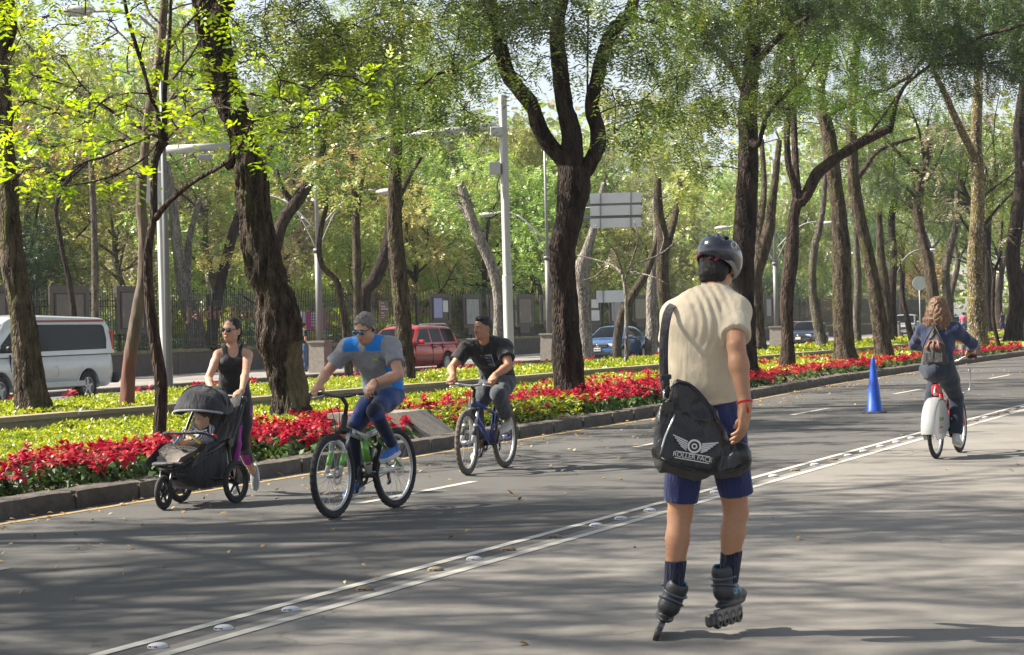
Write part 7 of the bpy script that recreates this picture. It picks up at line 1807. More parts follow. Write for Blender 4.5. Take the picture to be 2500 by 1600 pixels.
    for sg, ph in ((-1, 0), (1, math.pi)):
        e = bb + V3(math.cos(ca + ph) * cl, sg * oy, math.sin(ca + ph) * cl); cr_ = MB().tube([bb + V3(0, sg * oy, 0), e], [.014, .010], 8).build('crank_arm', spec.get('crankmat', M_BLACKP), o, True)
        MB().box(e + V3(0, sg * .055, 0), (.085, .09, .018), bev=.004).build('pedal', M_BLACKP, cr_); ped['L' if sg > 0 else 'R'] = e + V3(0, sg * .055, 0)
    Mo = np.array(Matrix.Rotation(yaw, 3, 'Z')); loc = np.array([rear.x, rear.y, 0])
    Wd_ = lambda v: Mo @ np.asarray(v, float) + loc
    grips = {S: Wd_(bc + y(sg * (bw - .055)) + Mf @ V3(-back * .9, 0, rise)) for S, sg in (('L', 1), ('R', -1))}
    return o, Wd_, Mo, dict(grip=grips, ped={k: Wd_(v) for k, v in ped.items()}, sad=Wd_(sad), bardir=Mo @ Mf @ V3(0, 1, 0), bb=bb, rw=rw, fw=fw, ht=ht)
def rider(label, B, Wd_, Mo, spec):
    """spec: hip height over saddle, local shoulder centre, head, skins and clothes"""
    fwd = Mo @ V3(1, 0, 0); left = Mo @ V3(0, 1, 0); up = V3(0, 0, 1)
    hip = B['sad'] + Mo @ np.array(spec.get('hipoff', (-.03, 0, .085)))
    sc = Wd_(spec['sh']); tilt = spec.get('tilt', 0); sw = spec.get('sw', .185)
    t = thing('person', label, 'person', (hip[0], hip[1], 0))
    J = dict(pel=hip + V3(0, 0, .03), neck=sc + V3(0, 0, .045) + fwd * .01, head=Wd_(spec['head']), hup=up)
    tw_ = spec.get('twist', 0); ln = nrm(left * math.cos(tw_) - fwd * math.sin(tw_) + up * tilt)
    J['shL'], J['shR'] = sc + ln * sw, sc - ln * sw
    J['hipL'], J['hipR'] = hip + left * .085, hip - left * .085
    b = spec.get('bow', .03); J['waist'] = J['pel'] + (J['neck'] - J['pel']) * .33 - fwd * b + up * b * .5; J['chest'] = J['pel'] + (J['neck'] - J['pel']) * .70 - fwd * b * .4 + up * b * .3
    for S, sg in (('L', 1), ('R', -1)):
        g = B['grip'][S]; out = B['bardir'] * sg
        a = J['sh' + S]; wr = g + nrm(a - g) * .07 + up * .035 - out * .0; J['wr' + S] = wr
        J['el' + S] = ik(a, wr, spec.get('ua', .29), spec.get('fa', .255), out * spec.get('elout', 1.0) + up * -.5 - fwd * .4)
        pd = B['ped'][S]; an = pd + up * .10 - fwd * .09 + left * sg * .005; J['an' + S] = an
        J['kn' + S] = ik(J['hip' + S], an, spec.get('th', .43), spec.get('shn', .42), fwd + up * .2 + left * sg * spec.get('knout', .1)); J['fwd' + S] = fwd
    hp, at, HM = head_prims(J['head'], spec['hf'], spec.get('hu', up), spec.get('hsc', 1.0), female=spec.get('female', False))
    prims = torso_prims(J, ln, 0, spec.get('fat', 1), spec.get('female', False), spec.get('belly', 0)) + neck_prims(J, spec.get('neckr', .056)) + hp + limb_prims(J, ln, spec.get('lfat', 1), spec.get('female', False))
    for S, sg in (('L', 1), ('R', -1)):
        g = B['grip'][S]; out = B['bardir'] * sg; wr = J['wr' + S]
        d = nrm((g + up * .018 + fwd * .02) - wr + fwd * .03); n = -up
        prims += hand_prims(wr, d, n, -out, spec.get('curl', .95), .02, spec.get('hand', 1.05), .6, .005)
    sdf('body', prims, spec.get('h', .007), [spec['skin']], t)
    return t, J, dict(fwd=fwd, left=left, ln=ln, at=at, HM=HM, hip=hip)
def shirt(t, J, X, mats, sleeve=.55, inf=.02, matfn=None, disp=None, female=False, fat=1, belly=0, neckr=.068, hem=None, sl=(.072, .078), h=.0075, long=False, name='t_shirt', neckd=0.0):
    ln, fwd = X['ln'], X['fwd']; S_ = torso_prims(J, ln, inf, fat, female, belly, .05)
    for S in 'LR':
        a, e, w = J['sh' + S], J['el' + S], J['wr' + S]
        if long:
            S_ += [cone(a, e, .072, .058, .03), cone(e, w - nrm(w - e) * .01, .058, .042, .02)]
        else:
            d = nrm(e - a); b = a + (e - a) * sleeve; S_.append(cone(a, b + d * .08, sl[0], sl[1], .035, cuts=[(b, d)]))
    S_.append(ell(J['neck'] + fwd * .035 + V3(0, 0, .035 - neckd), np.eye(3), V3(neckr, neckr, .04 + neckd), .008, -1))
    ax = nrm(J['waist'] - J['pel']); cut = hem if hem is not None else J['pel'] + ax * .0
    return sdf(name, S_, h, mats, t, matfn=matfn, cuts=[(cut, -ax)], disp=disp)
def trousers(t, J, X, mats, upto=1.0, r=(.105, .068, .055), matfn=None, disp=None, name='trousers', h=.008, inf=.016, female=False, waist=.10, fat=1.0, cuff=None):
    ln = X['ln']; ax = nrm(J['waist'] - J['pel']); P_ = [ecn(J['pel'] - ax * .04, J['pel'] + ax * waist, ((.150 + inf) * fat, (.115 + inf) * fat), ((.135 + inf) * fat, (.10 + inf) * fat), ln, .05, cuts=[(J['pel'] + ax * waist, ax)])]
    P_ += [ell(J['pel'] - X['fwd'] * .05 - V3(0, 0, .03), np.eye(3), V3(.13, .13, .11) * fat, .05)]
    for S in 'LR':
        a, k, n = J['hip' + S], J['kn' + S], J['an' + S]; d = nrm(n - k); e = k + (n - k) * upto
        m_ = a + (k - a) * .4; P_ += [cone(a, m_, r[0], r[0] * .93, .03), cone(m_, k, r[0] * .93, r[1], .03), cone(k, e + d * .05, r[1] * 1.02, r[2], .02, cuts=[(e, d)])]
    return sdf(name, P_, h, mats, t, matfn=matfn, disp=disp)

# ---- first cyclist
M_WF = car_paint('frame_white', (.5, .5, .48), .3, .1); M_GRN = car_paint('frame_green', (.12, .36, .04), .35, .1); M_BLF = car_paint('frame_blue', (.012, .035, .28), .3, .2); M_REDF = car_paint('frame_red', (.40, .012, .015), .3, .1)
gr_, gf_ = G(966, 1240), G(815, 1266)
t1 = lambda bb, sad, ht, hb, rw, fw: [(hb + V3(-.01, 0, .03), bb + V3(.07, 0, .32), .034), (bb + V3(.07, 0, .32), bb + V3(.0, 0, .02), .030), (bb + V3(.07, 0, .32), bb + (sad - bb) * .62, .024), (bb, rw + V3(.12, .06, .0), .020), (rw + V3(.12, .06, 0), rw + V3(0, .06, 0), .013), (bb, rw + V3(.12, -.06, 0), .018), (rw + V3(.12, -.06, 0), rw + V3(0, -.06, 0), .012)]
t1b = lambda bb, sad, ht, hb, rw, fw: [(rw + V3(0, .062, .01), bb + V3(-.08, .05, .30), .013), (rw + V3(0, -.062, .01), bb + V3(-.08, -.05, .30), .013), (bb + V3(.075, .006, .30), bb + V3(.035, .006, .12), .033)]
B1, W1, Mo1, q1 = bike('white and green full-suspension mountain bike ridden by the grey-haired cyclist', gr_, gf_,
    dict(r=.345, rt=.028, frame=M_WF, accent=M_GRN, tubes=t1, tubes2=t1b, susp=True, arch=True, lower=M_WF, decal=M_GRN, htmat=M_BLACKP, crank=R(-62), disc=True, steer=R(3), bw=.315, bb=(.42, 0, .31), saddle=(.17, 0, .90), ht=((gf_ - gr_).length - .21, 0, .82), hb=((gf_ - gr_).length - .165, 0, .69), bar=((gf_ - gr_).length - .16, 0, .99)))
mb = MB(); a = np.arange(60) / 60 * 6 * 2 * math.pi; s0, s1_ = np.array([.44, 0, .40]), np.array([.40, 0, .55]); dd = s1_ - s0
mb.tube([s0 + dd * (i / 60) + np.array([math.cos(x) * .028, math.sin(x) * .028, 0]) for i, x in enumerate(a)], .006, 5); mb.tube([s0, s1_], .012, 8); mb.build('shock_spring', M_BLACKP, B1, True)
for z_, tx in ((.0, 'TREK'),):
    o_ = text_thing('frame_lettering', 'VOLT', .055, (.62, .037, .64), 0, M_BLACKP, parent=B1, ext=.001); o_.rotation_euler = (R(90), R(34), R(180))
p1, J1, X1 = rider('grey-haired cyclist in grey and blue sports shirt with mirrored sunglasses', q1, W1, Mo1,
    dict(twist=R(20), sh=(.43, .04, 1.385), head=(.52, .06, 1.545), hf=Mo1 @ nrm(V3(.9, -.10, -.38)), hu=Mo1 @ nrm(V3(.38, 0, .9)), skin=SK_LIGHT, sw=.185, belly=.02, fat=1.06, neckr=.062, tilt=-.0, ua=.30, fa=.265, elout=.8, bow=.05, h=.0062, lfat=1.04, hipoff=(-.03, 0, .075), knout=.12, curl=.75))
MC_G = cloth('grey_sports', (.25, .255, .275), .75, .55, 7, (1, 1, .6)); MC_B = cloth('blue_sports', (.012, .20, .62), .7, .5, 8)
def m1(C):
    f_, l_ = X1['fwd'], X1['left']; c0 = J1['chest']; lat = (C - c0) @ l_; ax = nrm(J1['neck'] - J1['pel']); h_ = (C - J1['neck']) @ ax
    sh_ = (C[:, 2] > J1['neck'][2] - .075 - .25 * np.maximum((C - J1['neck']) @ f_ * 0, 0)) & (np.abs(lat) < .15) & (np.abs(lat) > .03)
    fl = (np.where(lat > 0, lat, -lat - .02) > .118) & (h_ < -.17) & ((C - c0) @ f_ < .04)
    bk = ((C - (J1['pel'] + (C - J1['pel']) @ ax[:, None] * ax)) @ f_ < -.06) & (np.abs(lat) < .14)
    return (sh_ | fl | bk).astype(int)
shirt(p1, J1, X1, [MC_G, MC_B], .60, .020, m1, fold_fn(.013, 9, (1, 1, .8), 2), fat=1.06, belly=.03, sl=(.078, .076), h=.0068)
MT1 = cloth('navy_tights', (.008, .011, .035), .55, .25, 6); MT2 = cloth('blue_tights', (.012, .035, .16), .55, .25, 6)
def m1t(C): return (vnoise(C * np.array([9, 9, 5.]) + 2) > .62).astype(int)
trousers(p1, J1, X1, [MT1, MT2], .98, (.103, .066, .048), m1t, fold_fn(.004, 8, (1, 1, 1), 4), 'tights', inf=.008, h=.0072)
M_SHB = cloth('blue_shoe', (.03, .12, .42), .6, .3, 30); M_SOLE = plain('sole_white', (.48, .47, .45), .6, 0, .15, 20)
for S in 'LR': shoe(p1, J1['an' + S] + V3(0, 0, .0), X1['fwd'] * 1 + V3(0, 0, -.25), V3(0, 0, 1), [M_SHB, M_SOLE], sc=1.12)
at = X1['at']; HM = X1['HM']
hr = [ell(at(0, -.022, .036), HM, V3(.084, .100, .096), .02)]
for i in range(60):
    q = rdir(1)[0]; q[2] = abs(q[2]); hr.append(ell(at(q[0] * .078, -.02 + q[1] * .092, .036 + q[2] * .09), np.eye(3), V3(.014, .014, .012), .008))
sdf('hair', hr, .0055, [M_HAIRG], p1, cuts=[(at(0, .072, .062), HM @ V3(0, 1, -.42)), (at(0, 0, -.035), HM @ V3(0, .75, -1))], disp=hair_noise(.006, 90))
face_bits(p1, at, HM, M_SUNB, wide=.027)
off = -np.array(p1.location); MB().sphere(at(.082, .0, -.012) + off, (.014, .014, .016), 10).build('earphone', M_BLACKP, p1, True)
w_ = J1['wrL']; dd = nrm(J1['wrL'] - J1['elL']); s1, t1_, _ = frame_of(dd)
MB().tube([w_ - dd * .02 + off + (s1 * math.cos(x) + t1_ * math.sin(x)) * .031 for x in np.arange(16) / 16 * 6.283], .005, 6, closed=True, cap=False).build('wristband', cloth('red_band', (.4, .02, .02)), p1, True)
# chest mark (bright green, two small crossed arches)
M_LIME = plain('lime_print', (.35, .6, .05), .6)
def surf_pt(J, X, lat, upf, inf=.03):
    ax = nrm(J['neck'] - J['pel']); c = J['chest'] + ax * upf + X['left'] * lat; nn = nrm(np.cross(X['left'], ax)); nn = nn if nn @ X['fwd'] > 0 else -nn
    return c + nn * inf, nn, ax
c_, nn_, ax_ = surf_pt(J1, X1, .085, .045, .128); c_ = c_ + off
mb = MB()
for sg in (-1, 1):
    mb.tube([c_ + X1['left'] * .026 + ax_ * sg * .012 * -1, c_ + X1['left'] * .008 + ax_ * sg * .003, c_ - X1['left'] * .008 + ax_ * sg * .003, c_ - X1['left'] * .026 - ax_ * sg * .012], .0045, 5)
mb.build('shirt_mark', M_LIME, p1)

# ---- second cyclist
gr_, gf_ = G(1234, 1142.5), G(1142, 1160.5); wb_ = (gf_ - gr_).length
t2 = lambda bb, sad, ht, hb, rw, fw: [(hb + V3(-.01, 0, .02), bb, .026), (ht + V3(-.01, 0, -.03), bb + (sad - bb) * .55, .020), (bb, bb + (sad - bb) * .72, .019), (bb, rw + V3(0, .06, 0), .011), (bb, rw + V3(0, -.06, 0), .011), (bb + (sad - bb) * .55, rw + V3(0, .06, 0), .010), (bb + (sad - bb) * .55, rw + V3(0, -.06, 0), .010)]
B2, W2, Mo2, q2 = bike('blue mountain bike with muddy tyres and silver rims ridden by the man in black', gr_, gf_,
    dict(r=.335, rt=.028, frame=M_BLF, tubes=t2, susp=True, lower=M_WF, decal=M_BLACKP, htmat=M_BLACKP, crank=R(-58), steer=R(4), bw=.29, bb=(.42, 0, .29), saddle=(.18, 0, .86), ht=(wb_ - .21, 0, .78), hb=(wb_ - .165, 0, .65), bar=(wb_ - .16, 0, .925), barmat=M_STEEL, tyre=plain('dusty_tyre', (.10, .085, .07), .9, 0, .3)))
MB().box((.50, 0, .64), (.06, .04, .05), bev=.005).build('padlock', plain('brass', (.35, .24, .08), .4, .6), B2)
p2, J2, X2 = rider('cyclist with short black hair in black t-shirt and dark jeans', q2, W2, Mo2,
    dict(twist=R(12), sh=(.42, -.02, 1.32), head=(.48, -.03, 1.525), hf=Mo2 @ nrm(V3(.9, -.42, -.06)), hu=Mo2 @ nrm(V3(.10, 0, 1)), skin=SK_BROWN, sw=.20, fat=1.10, lfat=1.1, neckr=.058, ua=.30, fa=.26, elout=.9, bow=.04, h=.0065, hipoff=(-.04, 0, .08), knout=.15))
MC_K = cloth('black_cotton', (.016, .016, .018), .9, .6, 7)
shirt(p2, J2, X2, [MC_K], .62, .022, None, fold_fn(.014, 8, (1, 1, .8), 8), fat=1.14, belly=.02, sl=(.084, .088), h=.007, neckd=.02)
MC_J = cloth('dark_denim', (.045, .05, .062), .85, .6, 6, var=.3)
trousers(p2, J2, X2, [MC_J], .80, (.118, .088, .078), None, fold_fn(.010, 8, (1, 1, .6), 6), 'jeans', h=.0078)
M_SHW = cloth('dusty_white_shoe', (.42, .40, .36), .8, .4, 30)
for S in 'LR': shoe(p2, J2['an' + S], X2['fwd'] + V3(0, 0, -.22), V3(0, 0, 1), [M_SHW, M_SOLE], sc=1.08)
at = X2['at']; HM = X2['HM']
sdf('hair', [ell(at(0, -.022, .040), HM, V3(.081, .097, .092), .02), ell(at(0, .03, .10), HM, V3(.055, .05, .025), .02)], .0055, [M_HAIRB], p2, cuts=[(at(0, .070, .065), HM @ V3(0, 1, -.35)), (at(0, 0, -.018), HM @ V3(0, .8, -1))], disp=hair_noise(.006, 90))
face_bits(p2, at, HM)
off = -np.array(p2.location); MB().sphere(at(0, .097, -.047) + off, V3(.026, .005, .0035), 10, HM).build('moustache', M_BROW, p2, True)
c_, nn_, ax_ = surf_pt(J2, X2, .02, .0, .138); c_ = c_ + off; Mx = np.stack([X2['left'], ax_, nn_], 1)
M_PB = plain('shirt_print_grey', (.30, .34, .38), .7); M_PBL = plain('shirt_print_blue', (.03, .09, .25), .7)
pr = MB().box(c_, (.125, .150, .02), Mx).build('shirt_print', M_PB, p2); MB().box(c_ + nn_ * .004, (.112, .136, .018), Mx).build('print_field', MC_K, pr)
MB().sphere(c_ + nn_ * .012, V3(.045, .016, .006), 12, Mx).build('print_car', M_PBL, pr)
for tx, dy in (('BUILT', .045), ('TOUGH', -.045)):
    cu = text_thing('print_lettering', tx, .040, (0, 0, 0), 0, M_PB, parent=pr, ext=.001); cu.matrix_local = Matrix.Translation(Vector(c_ + nn_ * .016 + ax_ * dy)) @ Matrix(np.stack([X2['left'], ax_, nn_], 1).tolist()).to_4x4()

# ---- rider in navy on the share bike, seen from behind
gr_, gf_ = G(2286, 1120.5), G(2343, 1105); wb_ = (gf_ - gr_).length
t3 = lambda bb, sad, ht, hb, rw, fw: [(hb, bb + V3(.05, 0, .03), .034), (ht - V3(0, 0, .06), bb + V3(0, 0, .12), .022), (bb, bb + (sad - bb) * .70, .024), (bb, rw + V3(0, .06, 0), .013), (bb, rw + V3(0, -.06, 0), .013), (bb + (sad - bb) * .45, rw + V3(0, .06, 0), .010), (bb + (sad - bb) * .45, rw + V3(0, -.06, 0), .010)]
B3, W3, Mo3, q3 = bike('red share bike with white rear wheel guard ridden by the person in navy', gr_, gf_,
    dict(r=.305, rt=.022, frame=M_REDF, tubes=t3, crank=R(-80), steer=0, bw=.30, back=.12, rise=.05, bb=(.42, 0, .29), saddle=(.20, 0, .86), ht=(wb_ - .24, 0, .86), hb=(wb_ - .17, 0, .60), bar=(wb_ - .22, 0, 1.02), barmat=M_STEEL, derail=False, crown=M_REDF))
sk_ = [];
for sg in (-1, 1):
    a = np.linspace(R(5), R(178), 24); poly = [(math.cos(x) * .320, math.sin(x) * .320) for x in a] + [(-.31, -.02), (-.20, -.10), (0, -.10), (.12, -.08)]
    M_ = np.stack([V3(1, 0, 0), V3(0, 0, 1), V3(0, sg, 0)], 1); MB().prism(poly, (.066, .074), M_, (0, 0, .305)).build('wheel_skirt', M_WF, B3)
mb = MB(); a = np.linspace(R(0), R(185), 26); rings = [[(math.cos(x) * rr, yy, .305 + math.sin(x) * rr) for rr, yy in ((.330, -.074), (.345, -.06), (.352, 0), (.345, .06), (.330, .074))] for x in a]; mb.loft(rings, cap=False, closed=False); mb.build('mudguard', M_WF, B3, True)
o_ = text_thing('guard_lettering', 'CDMX', .06, (-.03, -.077, .42), 0, M_GRN, parent=B3, ext=.001); o_.rotation_euler = (R(90), 0, 0)
o_ = text_thing('guard_lettering', 'méxico', .04, (-.05, -.077, .34), 0, plain('guard_pink', (.5, .05, .2), .5), parent=B3, ext=.001); o_.rotation_euler = (R(90), 0, 0)
MB().box((.06, 0, .73), (.07, .10, .12), bev=.03).build('rear_lamp', M_REDL, B3)
MB().tube(catmull([(.15, 0, .80), (.06, 0, .78), (-.02, 0, .68)], .03), .012, 8).build('rear_stay', M_STEEL, B3, True)
mb = MB()
for sg in (-1, 1): mb.tube(catmull([(wb_ - .08, sg * .12, .98), (wb_ + .10, sg * .12, .92), (wb_ + .10, sg * .10, .68), (wb_ - .02, sg * .06, .66)], .04), .008, 6)
mb.tube([(wb_ + .10, -.12, .90), (wb_ + .10, .12, .90)], .008, 6).tube([(wb_ + .10, -.10, .68), (wb_ + .10, .10, .68)], .008, 6); mb.build('front_rack', M_STEEL, B3, True)
p3, J3, X3 = rider('long-haired rider in navy top and trousers on the red share bike', q3, W3, Mo3,
    dict(sh=(.245, 0, 1.37), head=(.27, 0, 1.60), hf=Mo3 @ nrm(V3(1, -.1, -.05)), skin=SK_LIGHT, female=True, sw=.175, ua=.28, fa=.25, elout=1.5, fat=1.12, lfat=1.05, hipoff=(-.05, 0, .09), bow=.0, knout=.05, h=.0075))
MC_N = cloth('navy_top', (.025, .035, .085), .8, .55, 6); MC_N2 = cloth('navy_trousers', (.020, .028, .045), .85, .4, 6); 
ax = nrm(J3['waist'] - J3['pel'])
shirt(p3, J3, X3, [MC_N], 1, .025, None, fold_fn(.015, 8, (1, 1, .8), 18), True, 1.18, long=True, hem=J3['pel'] + ax * .06, h=.008, name='long_sleeved_top')
trousers(p3, J3, X3, [MC_N2], .97, (.112, .078, .068), None, fold_fn(.008, 7, (1, 1, .7), 26), 'trousers', waist=.055, fat=1.06)
for S in 'LR': shoe(p3, J3['an' + S], X3['fwd'] + V3(0, 0, -.3), V3(0, 0, 1), [cloth('white_shoe', (.5, .49, .47)), M_SOLE])
at = X3['at']; HM = X3['HM']; M_HBR = hair_mat('hair_auburn', (.045, .022, .012), (.22, .125, .070), .45, (1, 1, .08), 120)
hr = [ell(at(0, -.02, .035), HM, V3(.092, .108, .10), .02)]
for i in range(46):
    a = R(195) + R(150) * i / 45; a += RNG.normal(0, .06); c0, s0 = math.cos(a), math.sin(a); L = RNG.uniform(.22, .30)
    hr += chain([at(c0 * .06, s0 * .075, .07), at(c0 * .102, s0 * .112, -.02), at(c0 * .135 + RNG.normal(0, .006), s0 * .125, -.12), at(c0 * .160 + RNG.normal(0, .012), s0 * .125, -L + .03 * abs(c0) * 2)], [.022, .026, .024, .012], .012)
sdf('hair', hr, .0068, [M_HBR], p3, disp=hair_noise(.016, 55))
# drawstring bag on the back
bl = J3['chest'] - X3['fwd'] * .165 + V3(0, 0, -.12); bp = thing('drawstring_bag', 'dark grey translucent drawstring backpack on the back of the rider in navy', 'backpack', bl)
M_DB = cloth('charcoal_nylon', (.05, .048, .048), .5, .5, 10, var=.3); M_ORG = plain('orange_print', (.26, .085, .05), .6, 0, .2)
lf, fw_ = X3['left'], X3['fwd']; bM = frame3(lf, fw_, V3(0, 0, 1)); b_ = lambda x, y, z: bl + lf * x + fw_ * y + V3(0, 0, z)
sdf('bag_body', [ecn(b_(0, 0, -.13), b_(0, .0, .02), (.150, .075), (.125, .065), lf, .03), ecn(b_(0, 0, .02), b_(0, .045, .24), (.120, .06), (.018, .018), lf, .02)], .007, [M_DB], bp, cuts=[(b_(0, 0, -.17), V3(0, 0, -1))], disp=fold_fn(.010, 12, (1, 1, .25), 3))
off = -np.array(bl)
MB().box(b_(0, -.082, -.085) + off, (.20, .012, .10), bM).build('front_pocket', M_DB, bp)
for x in (-.055, 0, .055): MB().tube([b_(x * 1.3, -.068, .005) + off, b_(x * .7, -.045, .10) + off], [.016, .008], 8).build('orange_stripe', M_ORG, bp, True)
for sg in (-1, 1):
    MB().tube(catmull([b_(sg * .11, -.02, -.14) + off, b_(sg * .13, -.02, 0) + off, b_(sg * .06, -.03, .16) + off, b_(0, .02, .25) + off], .03), .007, 6).build('draw_cord', M_BLACKP, bp, True)
    MB().tube(catmull([b_(0, .03, .25) + off, b_(sg * .07, .10, .30) + off, b_(sg * .13, .20, .26) + off], .03), .009, 6).build('shoulder_cord', M_BLACKP, bp, True)

# ---- rider in orange at the right edge
gr_, gf_ = G(2592, 1003), G(2535, 1014)
B4, W4, Mo4, q4 = bike('dark bicycle at the right edge ridden by the person in orange', gr_, gf_, dict(r=.33, rt=.024, frame=M_BLACKP, tubes=t2, crank=R(-70), bw=.28, bb=(.42, 0, .29), saddle=(.18, 0, .88), ht=((gf_ - gr_).length - .21, 0, .80), hb=((gf_ - gr_).length - .165, 0, .66), bar=((gf_ - gr_).length - .16, 0, 1.0)))
p4, J4, X4 = rider('cyclist in orange t-shirt and jeans entering at the right edge', q4, W4, Mo4, dict(sh=(.46, 0, 1.40), head=(.52, 0, 1.60), hf=Mo4 @ V3(1, 0, -.1), skin=SK_TAN, h=.012))
shirt(p4, J4, X4, [cloth('orange_cotton', (.55, .09, .02))], .6, .02, h=.012); trousers(p4, J4, X4, [cloth('blue_denim', (.05, .09, .16))], .95, h=.012)
sdf('hair', [ell(X4['at'](0, -.02, .036), X4['HM'], V3(.082, .098, .092), .02)], .01, [M_HAIRB], p4, cuts=[(X4['at'](0, .07, .06), X4['HM'] @ V3(0, 1, -.4))])
for S in 'LR': shoe(p4, J4['an' + S], X4['fwd'] + V3(0, 0, -.2), V3(0, 0, 1), [M_BLACKP, M_SOLE])
# ------------------------------------------------------------------ pushchair
ra, fa = V3(-2.76, 18.86, 0), None
rn, rf, ff = G(570.5, 1229), G(447, 1233), G(412, 1244.5)
ra = (Vector((rn.x, rn.y, 0)) + Vector((rf.x, rf.y, 0))) / 2; ra = Vector((-2.80, 18.95, 0)); yaw = math.atan2(-.905, -.425)
ps = thing('pushchair', 'black three-wheeled jogging pushchair with raised hood', 'pushchair', ra, yaw)
M_PF = cloth('black_canvas', (.020, .020, .024), .6, .5, 8); M_PG = cloth('grey_canvas', (.026, .027, .032), .55, .5, 8); M_PAD = cloth('taupe_pad', (.17, .145, .125), .9, .4, 10); M_PT = plain('pushchair_frame', (.018, .018, .02), .35)
M_TRIM = plain('grey_trim', (.25, .26, .28), .5); M_RDS = plain('red_strap', (.45, .015, .02), .6)
def pw_wheel(c, r, yw=0):
    mb = MB(); n = 48; a = np.arange(n) / n * 2 * math.pi; cs, sn = math.cos(yw), math.sin(yw); c = np.array(c)
    Mw = np.array([[cs, -sn, 0], [sn, cs, 0], [0, 0, 1.]])
    rt = .024; mb.tube([Mw @ V3((r - rt) * math.cos(t), 0, (r - rt) * math.sin(t)) + c for t in a], rt, 12, closed=True, cap=False, up=(0, 1, 0)); w_ = mb.build('wheel', M_TYRE, ps, True)
    mb = MB(); mb.tube([Mw @ V3((r - 2 * rt - .006) * math.cos(t), 0, (r - 2 * rt - .006) * math.sin(t)) + c for t in a], .012, 8, closed=True, cap=False, up=(0, 1, 0)); mb.tube([Mw @ V3(0, -.03, 0) + c, Mw @ V3(0, .03, 0) + c], .025, 12); mb.build('rim', M_PT, w_, True)
    for k in range(5):
        t = k * 1.2566 + .5; e = V3(math.cos(t), 0, math.sin(t)); MB().tube([Mw @ (e * .02) + c, Mw @ (e * (r - 2 * rt - .01)) + c], [.019, .012], 8, ell=(1, .6), up=(0, 1, 0)).build('spoke', M_PT, w_, True)
pw_wheel((0, .30, .195), .195); pw_wheel((0, -.30, .195), .195); pw_wheel((.70, 0, .152), .152, R(8))
fr_ = MB()
for sg in (-1, 1):
    y = sg * .265
    fr_.tube(catmull([(-.25, sg * .24, .91), (-.16, y, .79), (-.02, y, .60), (.06, y, .52)], .05), .016, 8)
    fr_.tube([(.06, y, .52), (0, sg * .27, .20)], .016, 8); fr_.tube(catmull([(.10, y, .56), (.30, y, .50), (.50, sg * .18, .42), (.64, sg * .07, .35)], .05), .016, 8); fr_.tube([(0, sg * .27, .20), (.60, sg * .08, .31)], .014, 8)
    fr_.tube([(.64, sg * .06, .35), (.70, sg * .045, .152)], .014, 8)
fr_.tube([(0, -.3, .195), (0, .3, .195)], .014, 8); fr_.tube([(.64, -.07, .35), (.64, .07, .35)], .02, 8)
fr_.build('frame', M_PT, ps, True)
MB().tube(catmull([(-.25, -.245, .90), (-.30, -.22, .94), (-.32, 0, .955), (-.30, .22, .94), (-.25, .245, .90)], .03), .021, 10).build('push_handle', M_PT, ps, True)
for sg in (-1, 1): MB().lathe([(.001, -.02), (.04, -.018), (.04, .018), (.001, .02)], (.06, sg * .285, .55), (0, 1, 0), 16).build('hinge', M_PT, ps)
def panel(name, rows, mat, th=.012):
    rows = np.array(rows, float); m, n = rows.shape[:2]; V = np.concatenate([rows.reshape(-1, 3), rows.reshape(-1, 3) - V3(0, 0, th)]); Q = []
    for i in range(m - 1):
        for j in range(n - 1):
            k = i * n + j; Q += [(k, k + 1, k + n + 1, k + n), (k + m * n, k + n + m * n, k + n + 1 + m * n, k + 1 + m * n)]
    return MB().add(V, Q).build(name, mat, ps, True)
ys_ = np.linspace(-1, 1, 7)
seat_curve = [(-.27, .93), (-.17, .74), (-.08, .58), (.0, .50), (.12, .475), (.30, .485)]
panel('seat', [[(x, y * .235, z + .09 * abs(y) ** 3) for y in ys_] for x, z in seat_curve], M_PF)
panel('footwell', [[(x, y * (.20 - .07 * (x > .5)), z + .08 * abs(y) ** 3) for y in ys_] for x, z in ((.29, .485), (.38, .47), (.48, .43), (.56, .385), (.61, .375))], M_PAD)
MB().tube(catmull([(.60, -.15, .395), (.655, 0, .40), (.60, .15, .395)], .02), .03, 8, ell=(1.3, .6)).build('foot_rest', M_PG, ps, True)
for sg in (-1, 1):
    V = [(x, sg * .25, z) for x, z in ((-.28, .95), (-.10, .62), (.10, .56), (.36, .56), (.60, .42))] + [(x, sg * .235, z) for x, z in ((-.26, .90), (-.08, .55), (.08, .46), (.34, .44), (.60, .36))]
    MB().add(V, [(i, i + 1, i + 6, i + 5) for i in range(4)]).build('side_panel', M_PF, ps)
# basket
rings = []
for x, z0, z1, w_ in ((-.02, .25, .46, .20), (.08, .17, .46, .21), (.30, .16, .44, .20), (.44, .20, .40, .16), (.54, .26, .38, .11)): rings.append([(x, w_, z1), (x, w_ * 1.03, (z0 + z1) / 2), (x, w_ * .9, z0), (x, 0, z0 - .015), (x, -w_ * .9, z0), (x, -w_ * 1.03, (z0 + z1) / 2), (x, -w_, z1)])
MB().loft(rings, cap=False, closed=False).build('basket', M_PF, ps, True)
